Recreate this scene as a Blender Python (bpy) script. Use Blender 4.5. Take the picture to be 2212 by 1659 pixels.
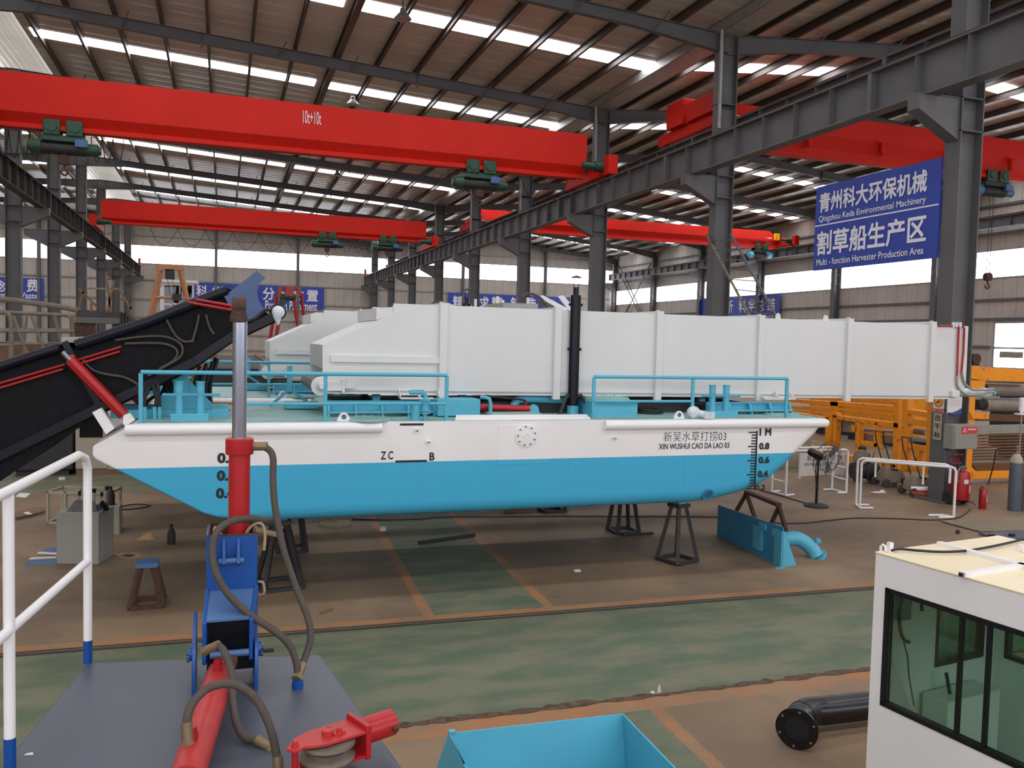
import bpy, bmesh, math, random
from mathutils import Vector, Matrix
random.seed(7)
for o in list(bpy.data.objects):
    bpy.data.objects.remove(o)
SC = bpy.context.scene
COL = SC.collection
# ---------------------------------------------------------------- camera
YAW, PITCH, ROLL, FPX, EYE = 0.329347, 0.05134822, 0.02436648, 1830.0, 3.2
IW, IH = 2212.0, 1659.0
_f = Vector((math.sin(YAW)*math.cos(PITCH), math.cos(YAW)*math.cos(PITCH), -math.sin(PITCH)))
_r0 = Vector((math.cos(YAW), -math.sin(YAW), 0)); _u0 = _r0.cross(_f)
_r = math.cos(ROLL)*_r0 + math.sin(ROLL)*_u0
_u = -math.sin(ROLL)*_r0 + math.cos(ROLL)*_u0
cam_data = bpy.data.cameras.new('camera'); cam = bpy.data.objects.new('camera', cam_data); COL.objects.link(cam)
cam_data.sensor_width = 36.0; cam_data.lens = 36.0*FPX/IW; cam_data.clip_end = 400; cam_data.clip_start = 0.05
M = Matrix.Identity(4)
for i in range(3):
    M[i][0], M[i][1], M[i][2] = _r[i], _u[i], -_f[i]
M[2][3] = EYE
cam.matrix_world = M
SC.camera = cam
# ---------------------------------------------------------------- exposure, sky
SC.view_settings.view_transform = 'Standard'; SC.view_settings.look = 'None'
SC.view_settings.gamma = 1.0; SC.view_settings.use_curve_mapping = False
SC.view_settings.exposure = -0.22
SKY_LIGHT, WIN_LIGHT = 13.0, 7.0     # brightness of the translucent roof sheets and the windows, both lit from outside
W = bpy.data.worlds.new('sky'); SC.world = W; W.use_nodes = True
bg = W.node_tree.nodes['Background']; bg.inputs[0].default_value = (0.80, 0.88, 1.0, 1); bg.inputs[1].default_value = 1.5

# ---------------------------------------------------------------- measuring helpers (a viewing ray met with a plane of the hall)
def _ray(x, y):
    return _f*FPX + _r*(x-IW/2) - _u*(y-IH/2)
def PY(x, y, Y):
    d = _ray(x, y); return Vector((0, 0, EYE)) + d*(Y/d.y)
def PX(x, y, X):
    d = _ray(x, y); return Vector((0, 0, EYE)) + d*(X/d.x)
def PZ(x, y, Z=0.0):
    d = _ray(x, y); return Vector((0, 0, EYE)) + d*((Z-EYE)/d.z)
V = lambda *a: Vector(a)

# ---------------------------------------------------------------- materials
def lin(h):
    h = h.lstrip('#'); c = [int(h[i:i+2], 16)/255 for i in (0, 2, 4)]
    return tuple(v/12.92 if v <= 0.04045 else ((v+0.055)/1.055)**2.4 for v in c) + (1,)
MATS = {}
def mat(name, col, rough=0.5, metal=0.0, var=0.12, scale=2.5, bump=0.0, bscale=60.0, spec=0.5, dirt=None, dirt_amt=0.0, emit=None, estr=0.0, coat=0.0):
    m = bpy.data.materials.new(name); m.use_nodes = True; nt = m.node_tree; N = nt.nodes; L = nt.links
    b = N['Principled BSDF']; c = lin(col) if isinstance(col, str) else tuple(col)+(1,)
    b.inputs['Roughness'].default_value = rough; b.inputs['Metallic'].default_value = metal
    b.inputs['Specular IOR Level'].default_value = spec; b.inputs['Coat Weight'].default_value = coat
    tc = N.new('ShaderNodeTexCoord')
    nz = N.new('ShaderNodeTexNoise'); nz.inputs['Scale'].default_value = scale; nz.inputs['Detail'].default_value = 5
    L.new(tc.outputs['Object'], nz.inputs['Vector'])
    rp = N.new('ShaderNodeValToRGB'); L.new(nz.outputs['Fac'], rp.inputs['Fac'])
    rp.color_ramp.elements[0].position = 0.3; rp.color_ramp.elements[1].position = 0.7
    rp.color_ramp.elements[0].color = tuple(v*(1-var) for v in c[:3])+(1,)
    rp.color_ramp.elements[1].color = tuple(min(1, v*(1+var*0.6)) for v in c[:3])+(1,)
    out = rp.outputs['Color']
    if dirt:
        n2 = N.new('ShaderNodeTexNoise'); n2.inputs['Scale'].default_value = scale*3.1; n2.inputs['Detail'].default_value = 8
        L.new(tc.outputs['Object'], n2.inputs['Vector'])
        r2 = N.new('ShaderNodeValToRGB'); L.new(n2.outputs['Fac'], r2.inputs['Fac'])
        r2.color_ramp.elements[0].position = 0.62-dirt_amt*0.3; r2.color_ramp.elements[1].position = 0.72
        mx = N.new('ShaderNodeMix'); mx.data_type = 'RGBA'; L.new(r2.outputs['Color'], mx.inputs['Factor'])
        L.new(out, mx.inputs['A']); mx.inputs['B'].default_value = lin(dirt); out = mx.outputs['Result']
    L.new(out, b.inputs['Base Color'])
    if bump > 0:
        n3 = N.new('ShaderNodeTexNoise'); n3.inputs['Scale'].default_value = bscale; n3.inputs['Detail'].default_value = 4
        L.new(tc.outputs['Object'], n3.inputs['Vector'])
        bp = N.new('ShaderNodeBump'); bp.inputs['Strength'].default_value = bump; bp.inputs['Distance'].default_value = 0.01
        L.new(n3.outputs['Fac'], bp.inputs['Height']); L.new(bp.outputs['Normal'], b.inputs['Normal'])
    if emit:
        b.inputs['Emission Color'].default_value = lin(emit); b.inputs['Emission Strength'].default_value = estr
    MATS[name] = m; return m
def nmath(nt, op, a, b=None, c=None):
    n = nt.nodes.new('ShaderNodeMath'); n.operation = op
    for i, v in enumerate((a, b, c)):
        if v is None: continue
        if isinstance(v, (int, float)): n.inputs[i].default_value = v
        else: nt.links.new(v, n.inputs[i])
    return n.outputs[0]
def corrugated(name, col, axis, pitch, rough=0.6, depth=0.6, var=0.1, line=0.75):
    """Ribbed sheet: a rib every `pitch` metres along the object's `axis`, in bump and as a slightly darker seam."""
    m = mat(name, col, rough, var=var, scale=0.6); nt = m.node_tree; N = nt.nodes; L = nt.links; b = N['Principled BSDF']
    tc = N.new('ShaderNodeTexCoord'); sp = N.new('ShaderNodeSeparateXYZ'); L.new(tc.outputs['Object'], sp.inputs[0])
    t = nmath(nt, 'FRACT', nmath(nt, 'DIVIDE', sp.outputs[axis], pitch))
    rib = nmath(nt, 'SMOOTH_MIN', nmath(nt, 'MULTIPLY', nmath(nt, 'ABSOLUTE', nmath(nt, 'SUBTRACT', t, 0.5)), 4.0), 1.0, 0.2)
    bp = N.new('ShaderNodeBump'); bp.inputs['Strength'].default_value = depth; bp.inputs['Distance'].default_value = 0.04
    L.new(rib, bp.inputs['Height']); L.new(bp.outputs['Normal'], b.inputs['Normal'])
    seam = nmath(nt, 'GREATER_THAN', t, 0.94)
    src = b.inputs['Base Color'].links[0].from_socket
    mx = N.new('ShaderNodeMix'); mx.data_type = 'RGBA'; mx.blend_type = 'MULTIPLY'; L.new(seam, mx.inputs['Factor'])
    L.new(src, mx.inputs['A']); mx.inputs['B'].default_value = (line, line, line, 1); L.new(mx.outputs['Result'], b.inputs['Base Color'])
    return m
def glow(name, col, strength):
    m = bpy.data.materials.new(name); m.use_nodes = True; N = m.node_tree.nodes
    b = N['Principled BSDF']; b.inputs['Base Color'].default_value = (0.8, 0.8, 0.8, 1)
    b.inputs['Emission Color'].default_value = lin(col); b.inputs['Emission Strength'].default_value = strength
    MATS[name] = m; return m

# ---------------------------------------------------------------- mesh helpers
def frame(d, up=None):
    d = d.normalized(); up = Vector(up) if up is not None else Vector((0, 0, 1))
    if abs(d.dot(up.normalized())) > 0.999: up = Vector((0, 1, 0)) if abs(d.y) < 0.9 else Vector((1, 0, 0))
    u = up.cross(d).normalized(); v = d.cross(u).normalized()
    return u, v
class MB:
    def __init__(s): s.v = []; s.f = []
    def poly(s, pts):
        n = len(s.v); s.v += [Vector(p) for p in pts]; s.f.append(tuple(range(n, n+len(pts)))); return s
    def loft(s, rings, cap=True, closed=True):
        base = len(s.v); k = len(rings[0])
        for r in rings: s.v += [Vector(p) for p in r]
        for i in range(len(rings)-1):
            for j in range(k if closed else k-1):
                a = base+i*k+j; b = base+i*k+(j+1) % k
                s.f.append((a, b, b+k, a+k))
        if cap and closed:
            s.f.append(tuple(reversed(range(base, base+k)))); s.f.append(tuple(range(base+(len(rings)-1)*k, base+len(rings)*k)))
        return s
    def prism(s, pts, vec):
        vec = Vector(vec); pts = [Vector(p) for p in pts]; return s.loft([pts, [p+vec for p in pts]])
    def box(s, lo, hi):
        x0, y0, z0 = lo; x1, y1, z1 = hi
        return s.prism([(x0, y0, z0), (x1, y0, z0), (x1, y1, z0), (x0, y1, z0)], (0, 0, z1-z0))
    def cbox(s, c, sz):
        c = Vector(c); h = Vector(sz)/2; return s.box(c-h, c+h)
    def bar(s, a, b, w, h, up=None, off=(0, 0)):
        a = Vector(a); b = Vector(b); u, v = frame(b-a, up)
        q = [(-w/2, -h/2), (w/2, -h/2), (w/2, h/2), (-w/2, h/2)]
        return s.loft([[p+u*(i+off[0])+v*(j+off[1]) for i, j in q] for p in (a, b)])
    def sect(s, poly2, a, b, up=None):
        a = Vector(a); b = Vector(b); u, v = frame(b-a, up)
        return s.loft([[p+u*i+v*j for i, j in poly2] for p in (a, b)])
    def ibeam(s, a, b, h, w, tf=0.02, tw=0.012, up=None):
        q = [(-w/2, -h/2), (w/2, -h/2), (w/2, -h/2+tf), (tw/2, -h/2+tf), (tw/2, h/2-tf), (w/2, h/2-tf), (w/2, h/2), (-w/2, h/2), (-w/2, h/2-tf), (-tw/2, h/2-tf), (-tw/2, -h/2+tf), (-w/2, -h/2+tf)]
        return s.sect(q, a, b, up)
    def cyl(s, a, b, r, r2=None, n=16, cap=True, up=None):
        a = Vector(a); b = Vector(b); r2 = r if r2 is None else r2; u, v = frame(b-a, up)
        cs = [(math.cos(2*math.pi*i/n), math.sin(2*math.pi*i/n)) for i in range(n)]
        return s.loft([[a+u*c*r+v*t*r for c, t in cs], [b+u*c*r2+v*t*r2 for c, t in cs]], cap)
    def pipe(s, a, b, r, ri, n=24):
        a = Vector(a); b = Vector(b); u, v = frame(b-a)
        cs = [(math.cos(2*math.pi*i/n), math.sin(2*math.pi*i/n)) for i in range(n)]
        R = lambda p, q: [p+u*c*q+v*t*q for c, t in cs]
        return s.loft([R(a, ri), R(a, r), R(b, r), R(b, ri), R(a, ri)], cap=False)
    def lathe(s, prof, c=(0, 0, 0), axis=(0, 0, 1), n=20):
        c = Vector(c); ax = Vector(axis).normalized(); u, v = frame(ax)
        cs = [(math.cos(2*math.pi*i/n), math.sin(2*math.pi*i/n)) for i in range(n)]
        return s.loft([[c+ax*z+u*x*max(r, 1e-4)+v*y*max(r, 1e-4) for x, y in cs] for r, z in prof], cap=True)
    def tube(s, pts, r, n=8, closed=False, smooth=0, sub=6):
        pts = [Vector(p) for p in pts]
        if smooth: pts = spline(pts, sub, closed)
        rs = r if isinstance(r, (list, tuple)) else [r]*len(pts)
        rings = []; u = None; m = len(pts)
        for i, p in enumerate(pts):
            if closed: d = (pts[(i+1) % m]-pts[i-1])
            else: d = (pts[min(i+1, m-1)]-pts[max(i-1, 0)])
            d = d.normalized() if d.length > 1e-9 else Vector((0, 0, 1))
            if u is None: u, v = frame(d)
            else:
                u = (u-d*u.dot(d)); u = u.normalized() if u.length > 1e-6 else frame(d)[0]; v = d.cross(u)
            rr = rs[i] if i < len(rs) else rs[-1]
            rings.append([p+(u*math.cos(2*math.pi*j/n)+v*math.sin(2*math.pi*j/n))*rr for j in range(n)])
        if closed: rings.append(rings[0]); return s.loft(rings, cap=False)
        return s.loft(rings)
    def ball(s, c, r, n=12, m=8, sc=(1, 1, 1)):
        c = Vector(c); rings = []
        for i in range(m+1):
            t = math.pi*i/m; z = -math.cos(t); q = max(math.sin(t), 1e-3)
            rings.append([c+Vector((math.cos(2*math.pi*j/n)*q*r*sc[0], math.sin(2*math.pi*j/n)*q*r*sc[1], z*r*sc[2])) for j in range(n)])
        return s.loft(rings)
    def add(s, o):
        n = len(s.v); s.v += o.v; s.f += [tuple(i+n for i in f) for f in o.f]; return s
    def xf(s, m):
        s.v = [m @ p for p in s.v]; return s
    def build(s, name, m, parent=None, bevel=0.0, sharp=35, keep=False):
        root = parent
        while root is not None and root.parent: root = root.parent
        if root is not None: org = Vector(root['_o'])
        elif keep or not s.v: org = Vector((0, 0, 0))
        else:
            lo = [min(p[i] for p in s.v) for i in range(3)]; hi = [max(p[i] for p in s.v) for i in range(3)]
            org = Vector(((lo[0]+hi[0])/2, (lo[1]+hi[1])/2, lo[2]))
        me = bpy.data.meshes.new(name); me.from_pydata([tuple(p-org) for p in s.v], [], s.f)
        bm = bmesh.new(); bm.from_mesh(me)
        bmesh.ops.remove_doubles(bm, verts=bm.verts, dist=1e-5)
        bmesh.ops.recalc_face_normals(bm, faces=bm.faces)
        bm.to_mesh(me); bm.free()
        for p in me.polygons: p.use_smooth = True
        me.set_sharp_from_angle(angle=math.radians(sharp))
        me.materials.append(MATS[m] if isinstance(m, str) else m)
        o = bpy.data.objects.new(name, me); COL.objects.link(o)
        if parent is not None: o.parent = parent
        else: o.location = org
        if parent is None: o['_o'] = tuple(org)
        if bevel:
            bv = o.modifiers.new('bevel', 'BEVEL'); bv.width = bevel; bv.segments = 2; bv.limit_method = 'ANGLE'; bv.angle_limit = math.radians(40)
        return o
def spline(pts, sub=6, closed=False):
    out = []; n = len(pts); rng = n if closed else n-1
    for i in range(rng):
        g = lambda k: pts[k % n] if closed else pts[max(0, min(n-1, k))]
        p0, p1, p2, p3 = g(i-1), g(i), g(i+1), g(i+2)
        for t in range(sub):
            t /= sub
            out.append(0.5*((2*p1)+(p2-p0)*t+(2*p0-5*p1+4*p2-p3)*t*t+(-p0+3*p1-3*p2+p3)*t*t*t))
    if not closed: out.append(pts[-1])
    return out
def tag(o, label, cat, group=None):
    o['label'] = label; o['category'] = cat
    if group: o['group'] = group
    return o
def struct(o):
    o['kind'] = 'structure'; return o
def thing(name, loc, label, cat, group=None):
    e = bpy.data.objects.new(name, None); COL.objects.link(e); e.location = loc; e['_o'] = tuple(loc); e.empty_display_size = 0.2
    return tag(e, label, cat, group)
def parts(name, m, parent, mbs, **k):
    return [b.build(name, m, parent, **k) for b in mbs]
def copy_tree(o, parent=None, skip=()):
    c = o.copy(); COL.objects.link(c)
    if parent is not None: c.parent = parent
    for ch in list(o.children):
        if ch.name.split('.')[0] not in skip: copy_tree(ch, c, skip)
    return c
def text_mb(body, origin, right, up, width, height, bold=0.0, lift=0.003):
    """Lettering laid flat on a surface: the text's box fills width x height from origin along right and up."""
    cu = bpy.data.curves.new('lettering', 'FONT'); cu.body = body; cu.size = 1; cu.offset = min(bold, 0.0); cu.resolution_u = 3
    ob = bpy.data.objects.new('lettering', cu); COL.objects.link(ob)
    dg = bpy.context.evaluated_depsgraph_get(); dg.update()
    me = bpy.data.meshes.new_from_object(ob.evaluated_get(dg))
    bpy.data.objects.remove(ob)
    mb = MB(); origin = Vector(origin); right = Vector(right).normalized(); up = Vector(up).normalized(); nrm = right.cross(up)
    if not me.vertices: return mb
    xs = [v.co.x for v in me.vertices]; ys = [v.co.y for v in me.vertices]
    sx = width/max(1e-6, max(xs)-min(xs)); sy = height/max(1e-6, max(ys)-min(ys))
    mb.v = [origin+right*((v.co.x-min(xs))*sx)+up*((v.co.y-min(ys))*sy)+nrm*lift for v in me.vertices]
    mb.f = [tuple(p.vertices) for p in me.polygons]
    if bold > 0:                                   # heavier strokes: the same outlines again, nudged around
        v0, f0 = list(mb.v), list(mb.f); n = len(v0)
        for k, (dx, dy) in enumerate(((1, 0), (-1, 0), (0, 1), (0, -1), (0.7, 0.7), (-0.7, 0.7), (0.7, -0.7), (-0.7, -0.7))):
            off = right*(dx*bold*sx)+up*(dy*bold*sy)+nrm*(0.0002*(k+1)); mb.v += [p+off for p in v0]; mb.f += [tuple(i+n*(k+1) for i in f) for f in f0]
    bpy.data.meshes.remove(me); bpy.data.curves.remove(cu)
    return mb
# ---------------------------------------------------------------- palette
mat('white_paint', '#e9e6e4', 0.35, var=0.04, scale=1.2)
mat('bin_white', '#d4d4d2', 0.4, var=0.05, scale=0.8)
mat('cream_paint', '#eedfba', 0.4, var=0.04)
mat('hull_blue', '#3fa9cf', 0.38, var=0.05, scale=1.5)
mat('deck_blue', '#52adc6', 0.4, var=0.08)
mat('deck_teal', '#86b5ae', 0.5, var=0.14, scale=3, dirt='#8d938a', dirt_amt=0.3)
mat('deep_blue', '#084791', 0.35, var=0.1, scale=6)
mat('sheave_steel', '#6b6155', 0.5, var=0.25, scale=12, metal=0.2)
mat('dusty_blue', '#43648f', 0.5, var=0.15, scale=6)
mat('grey_deck', '#4b525c', 0.4, var=0.06, scale=2)
mat('crane_red', '#c61d0c', 0.6, var=0.06, scale=1, spec=0.25)
mat('red_paint', '#a8171d', 0.35, var=0.1, scale=6)
mat('faded_red', '#b3302c', 0.4, var=0.12, scale=8)
mat('steel_grey', '#5d5c5d', 0.6, var=0.12, scale=1.5)
mat('steel_dark', '#3b3835', 0.65, var=0.2, scale=2)
mat('purlin', '#4a4038', 0.55, var=0.15, scale=2)
mat('rail_rust', '#5a3a2a', 0.7, var=0.25, scale=3)
mat('rust', '#4d3229', 0.8, var=0.3, scale=9, dirt='#2c211d', dirt_amt=0.3)
mat('dark_steel', '#2b2a2c', 0.6, var=0.25, scale=6)
mat('black_paint', '#0d0e11', 0.3, var=0.2, scale=4)
mat('navy_black', '#0d101c', 0.4, spec=0.3, var=0.25, scale=5)
mat('navy_sheet', '#3d5580', 0.45, var=0.12, scale=3)  # dark navy paint lightened for the light it reflects on the chute
mat('mesh_black', '#0f1014', 0.7, spec=0.2, var=0.4, scale=14, bump=0.5, bscale=90)
mat('chrome', '#b4bdd0', 0.22, metal=1.0, var=0.02)
mat('brushed', '#8d8f94', 0.35, metal=0.9, var=0.1, scale=10)
mat('brass', '#857356', 0.5, metal=0.4, var=0.2, scale=10)
mat('hose', '#4b433b', 0.75, var=0.15, scale=20)
mat('hose_black', '#1c1b1c', 0.6, var=0.2, scale=20)
mat('rope', '#a08a6c', 0.9, var=0.2, scale=60)
mat('green_motor', '#1f4a33', 0.5, var=0.25, scale=6, dirt='#2a2a22', dirt_amt=0.3)
mat('orange_machine', '#f2950f', 0.45, var=0.1, scale=2, dirt='#b06b1c', dirt_amt=0.1)
mat('orange_frame', '#b98159', 0.6, var=0.15)
mat('sign_blue', '#2b44a0', 0.5, var=0.04)
mat('sign_white', '#e4e4ea', 0.5, var=0.02)
mat('letter_black', '#15161a', 0.5, var=0.05)
mat('yellow', '#e8b80c', 0.5, var=0.05)
mat('sign_red', '#c9302c', 0.5, var=0.05)
mat('paper', '#d6d2cb', 0.7, var=0.05)
mat('box_grey', '#8a8880', 0.6, var=0.06, dirt='#77736a', dirt_amt=0.1)
mat('cabinet_grey', '#98978f', 0.6, var=0.06)
mat('cabinet_cream', '#a9a08c', 0.6, var=0.08)
mat('dusty', '#857762', 0.85, var=0.2, scale=8)
mat('dark_rubber', '#26241f', 0.8, var=0.2, scale=8)
mat('dusty_rubber', '#4c443a', 0.9, var=0.2, scale=10)
mat('cylinder_blue', '#565d68', 0.5, var=0.12, scale=4)
mat('galv', '#9a978f', 0.5, metal=0.3, var=0.15, scale=5)
mat('pipe_steel', '#8b8074', 0.5, metal=0.2, var=0.2, scale=5)
mat('brown_steel', '#6b4526', 0.6, var=0.25, scale=5)
mat('timber', '#7b5f46', 0.8, var=0.25, scale=7)
mat('cardboard', '#a8815b', 0.85, var=0.15, scale=8)
mat('plastic_film', '#cfd6dc', 0.25, var=0.2, scale=14, bump=0.6, bscale=30)
mat('cloth_grey', '#6f6a66', 0.9, var=0.2, scale=10)
mat('roller_grey', '#6d6560', 0.5, var=0.15, scale=10)
mat('sand_rail', '#7d7364', 0.7, var=0.2, scale=6)
mat('blue_plate', '#3587ab', 0.45, var=0.07, scale=2)
mat('ash_bin', '#33302d', 0.7, var=0.2)
glow('skylight_sheet', '#f6f7ff', SKY_LIGHT)
glow('window_sky', '#f4f6ff', WIN_LIGHT)
glow('window_front', '#f4f6ff', WIN_LIGHT*0.85)  # for the added fill strip in the unseen front wall
corrugated('wall_sheet', '#b5aca2', 0, 0.9, line=0.72)
corrugated('wall_sheet_side', '#b5aca2', 1, 0.9, line=0.72)
corrugated('roof_sheet', '#c0bbb1', 1, 0.82, rough=0.34, depth=0.35, line=0.8)
corrugated('vent_sheet', '#d8d4c8', 0, 0.25, depth=0.5, line=0.85)
mat('broken_edge', '#5f4c3a', 0.9, var=0.5, scale=14, dirt='#2c241d', dirt_amt=0.4, bump=0.6, bscale=40)
def glass_mat(name, col, alpha, rough=0.02):
    m = bpy.data.materials.new(name); m.use_nodes = True; nt = m.node_tree; N = nt.nodes; L = nt.links
    N.remove(N['Principled BSDF']); out = N['Material Output']
    tr = N.new('ShaderNodeBsdfTransparent'); tr.inputs[0].default_value = lin(col)
    gl = N.new('ShaderNodeBsdfGlossy'); gl.inputs['Roughness'].default_value = rough
    fr = N.new('ShaderNodeFresnel'); fr.inputs[0].default_value = 1.5
    mx = N.new('ShaderNodeMixShader'); L.new(nmath(nt, 'MULTIPLY', fr.outputs[0], alpha), mx.inputs[0]); L.new(tr.outputs[0], mx.inputs[1]); L.new(gl.outputs[0], mx.inputs[2])
    L.new(mx.outputs[0], out.inputs[0]); MATS[name] = m
glass_mat('cab_glass', '#cfe5da', 0.6)
glass_mat('dark_glass', '#41504f', 0.9)

# floor: worn brown screed, green painted lanes with orange edges, dust and dark scuffs
def floor_mat():
    m = bpy.data.materials.new('floor_paint'); m.use_nodes = True; nt = m.node_tree; N = nt.nodes; L = nt.links; b = N['Principled BSDF']
    geo = N.new('ShaderNodeNewGeometry'); sp = N.new('ShaderNodeSeparateXYZ'); L.new(geo.outputs['Position'], sp.inputs[0])
    X, Y = sp.outputs[0], sp.outputs[1]
    def noise(scale, detail=6, stretch=None, rough=0.55):
        n = N.new('ShaderNodeTexNoise'); n.inputs['Scale'].default_value = scale; n.inputs['Detail'].default_value = detail; n.inputs['Roughness'].default_value = rough
        if stretch:
            mp = N.new('ShaderNodeMapping'); mp.inputs['Scale'].default_value = stretch; L.new(geo.outputs['Position'], mp.inputs[0]); L.new(mp.outputs[0], n.inputs['Vector'])
        else: L.new(geo.outputs['Position'], n.inputs['Vector'])
        return n.outputs['Fac']
    wob = nmath(nt, 'MULTIPLY', nmath(nt, 'SUBTRACT', noise(9, 3), 0.5), 0.05)
    v = nmath(nt, 'ADD', nmath(nt, 'MULTIPLY_ADD', X, 0.025, Y), nmath(nt, 'SUBTRACT', wob, 0.13))   # far edge of the aisle at v = 9.07
    w = nmath(nt, 'ADD', nmath(nt, 'MULTIPLY_ADD', X, 0.009, Y), nmath(nt, 'SUBTRACT', wob, 0.04))   # near edge at w = 6.72
    u = nmath(nt, 'ADD', nmath(nt, 'MULTIPLY_ADD', Y, -0.045, X), nmath(nt, 'ADD', wob, 0.42))
    def between(s, a, c):
        return nmath(nt, 'MULTIPLY', nmath(nt, 'GREATER_THAN', s, a), nmath(nt, 'LESS_THAN', s, c))
    def mx(f, A, B, blend='MIX'):
        n = N.new('ShaderNodeMix'); n.data_type = 'RGBA'; n.blend_type = blend
        for k, q in (('Factor', f), ('A', A), ('B', B)):
            if hasattr(q, 'is_linked'): L.new(q, n.inputs[k])
            elif isinstance(q, (int, float)): n.inputs[k].default_value = q
            else: n.inputs[k].default_value = q
        return n.outputs['Result']
    def ramp(f, p0, p1):
        r = N.new('ShaderNodeMapRange'); L.new(f, r.inputs[0]); r.inputs[1].default_value = p0; r.inputs[2].default_value = p1; r.interpolation_type = 'SMOOTHSTEP'; return r.outputs[0]
    brown = mx(ramp(noise(0.7, 8), 0.35, 0.65), lin('#756350'), lin('#957c60'))
    brown = mx(nmath(nt, 'MULTIPLY', ramp(noise(0.35, 5), 0.45, 0.65), 0.7), brown, lin('#635341'))
    orange = mx(ramp(noise(3, 6), 0.35, 0.7), lin('#a96f45'), lin('#927857'))
    green = mx(ramp(noise(1.2, 8, (1, 2.2, 1)), 0.36, 0.64), lin('#56644e'), lin('#72715a'))
    green = mx(nmath(nt, 'MULTIPLY', ramp(noise(2.5, 9, (1, 3, 1), 0.7), 0.58, 0.72), 0.7), green, lin('#86755c'))
    aisle = nmath(nt, 'MULTIPLY', nmath(nt, 'GREATER_THAN', w, 6.72), nmath(nt, 'LESS_THAN', v, 9.07))
    beyond = nmath(nt, 'GREATER_THAN', v, 9.34); before = nmath(nt, 'LESS_THAN', w, 6.46)
    outer = nmath(nt, 'MAXIMUM', beyond, before)
    lane = nmath(nt, 'MULTIPLY', between(u, 2.33, 3.68), outer)
    edge = nmath(nt, 'MULTIPLY', between(u, 2.20, 3.81), outer)
    band = nmath(nt, 'MAXIMUM', between(v, 9.07, 9.34), between(w, 6.46, 6.72))
    faint = ramp(noise(1.6, 6), 0.30, 0.62)
    back = nmath(nt, 'MULTIPLY', between(v, 18.2, 20.8), 0.75)
    c = mx(nmath(nt, 'MULTIPLY', nmath(nt, 'MAXIMUM', band, edge), nmath(nt, 'MULTIPLY_ADD', faint, 0.6, 0.35)), brown, orange)
    c = mx(nmath(nt, 'MAXIMUM', aisle, nmath(nt, 'MAXIMUM', lane, back)), c, green)
    scuff = nmath(nt, 'MULTIPLY', ramp(noise(2.2, 10, (1, 4, 1), 0.75), 0.58, 0.75), 0.7)
    c = mx(scuff, c, lin('#332d28'))
    specks = nmath(nt, 'MULTIPLY', ramp(noise(26, 3), 0.70, 0.76), 0.6)
    c = mx(specks, c, lin('#3d342d'))
    dust = nmath(nt, 'MULTIPLY', ramp(noise(3.5, 9, (1, 5, 1), 0.75), 0.6, 0.75), 0.35)
    c = mx(dust, c, lin('#a39072'))
    L.new(c, b.inputs['Base Color']); b.inputs['Specular IOR Level'].default_value = 0.3
    rr = nmath(nt, 'MULTIPLY_ADD', noise(4), 0.3, 0.45); L.new(rr, b.inputs['Roughness'])
    bp = N.new('ShaderNodeBump'); bp.inputs['Strength'].default_value = 0.15; bp.inputs['Distance'].default_value = 0.01
    L.new(noise(30, 6), bp.inputs['Height']); L.new(bp.outputs['Normal'], b.inputs['Normal'])
    MATS['floor_paint'] = m
floor_mat()
# ================================================================ the hall
XL, XV, XR = -31.0, 14.65, 42.0           # left wall, valley column row, right wall
XC = -8.5                                  # left column row, under the ridge
YB, YF = 88.0, -13.7
FR = [13.8+9.15*k for k in range(-3, 9)]   # frames
def roof_z(x):
    if x < XC: return 14.45-0.0615*(XC-x)
    if x < XV: return 14.45-0.0615*(x-XC)
    zv = 14.45-0.0615*(XV-XC)
    if x < 28.3: return zv+0.088*(x-XV)
    return zv+0.088*(28.3-XV)-0.1*(x-28.3)
struct(MB().box((XL-0.5, YF-0.5, -0.2), (XR+0.5, YB+0.5, 0)).build('floor', 'floor_paint', keep=True))
# steel-edged joints of the floor beside the aisle
j = MB(); j.bar((-14, 9.07+0.13+0.025*14, 0.004), (30, 9.07+0.13-0.025*30, 0.004), 0.05, 0.012); j.bar((-14, 9.15+0.13+0.025*14, 0.003), (30, 9.15+0.13-0.025*30, 0.003), 0.02, 0.01)
struct(j.build('trim_1', 'steel_dark'))
j = MB(); random.seed(3); rows = [[], []]
for i in range(420):
    x = -12+i*0.08; y = 6.72+0.04-0.009*x
    rows[0].append(V(x, y-random.uniform(0.015, 0.06), 0.004)); rows[1].append(V(x, y+random.uniform(0.0, 0.06), random.uniform(0.004, 0.016)))
j.loft(rows, cap=False, closed=False)
struct(j.build('trim_2', 'broken_edge', keep=True))
# ceiling sheets, open under the ridge ventilator
def roof_piece(x0, x1, name):
    mb = MB(); z0, z1 = roof_z(x0), roof_z(x1)
    mb.prism([(x0, YF, z0), (x1, YF, z1), (x1, YF, z1+0.08), (x0, YF, z0+0.08)], (0, YB-YF, 0))
    return struct(mb.build(name, 'roof_sheet', keep=True))
roof_piece(XL, XC-1.4, 'ceiling'); roof_piece(XC+1.4, XV, 'ceiling'); roof_piece(XV, 28.3, 'ceiling'); roof_piece(28.3, XR, 'ceiling')
zr = roof_z(XC)
vt = MB(); vt.prism([(XC-1.9, YF, zr+0.55), (XC, YF, zr+0.75), (XC+1.9, YF, zr+0.55), (XC+1.9, YF, zr+0.62), (XC, YF, zr+0.82), (XC-1.9, YF, zr+0.62)], (0, YB-YF, 0))
struct(vt.build('ceiling', 'vent_sheet', keep=True))
for s in (-1, 1):
    e = MB(); e.box((XC+s*1.4-0.03, YF, roof_z(XC+1.4)), (XC+s*1.4+0.03, YB, roof_z(XC+1.4)+0.22)); struct(e.build('trim_3', 'galv', keep=True))
nwin = [0]
def window(mb, m='window_sky'):
    nwin[0] += 1; return struct(mb.build('window_%d' % nwin[0], m, keep=True))
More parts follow.
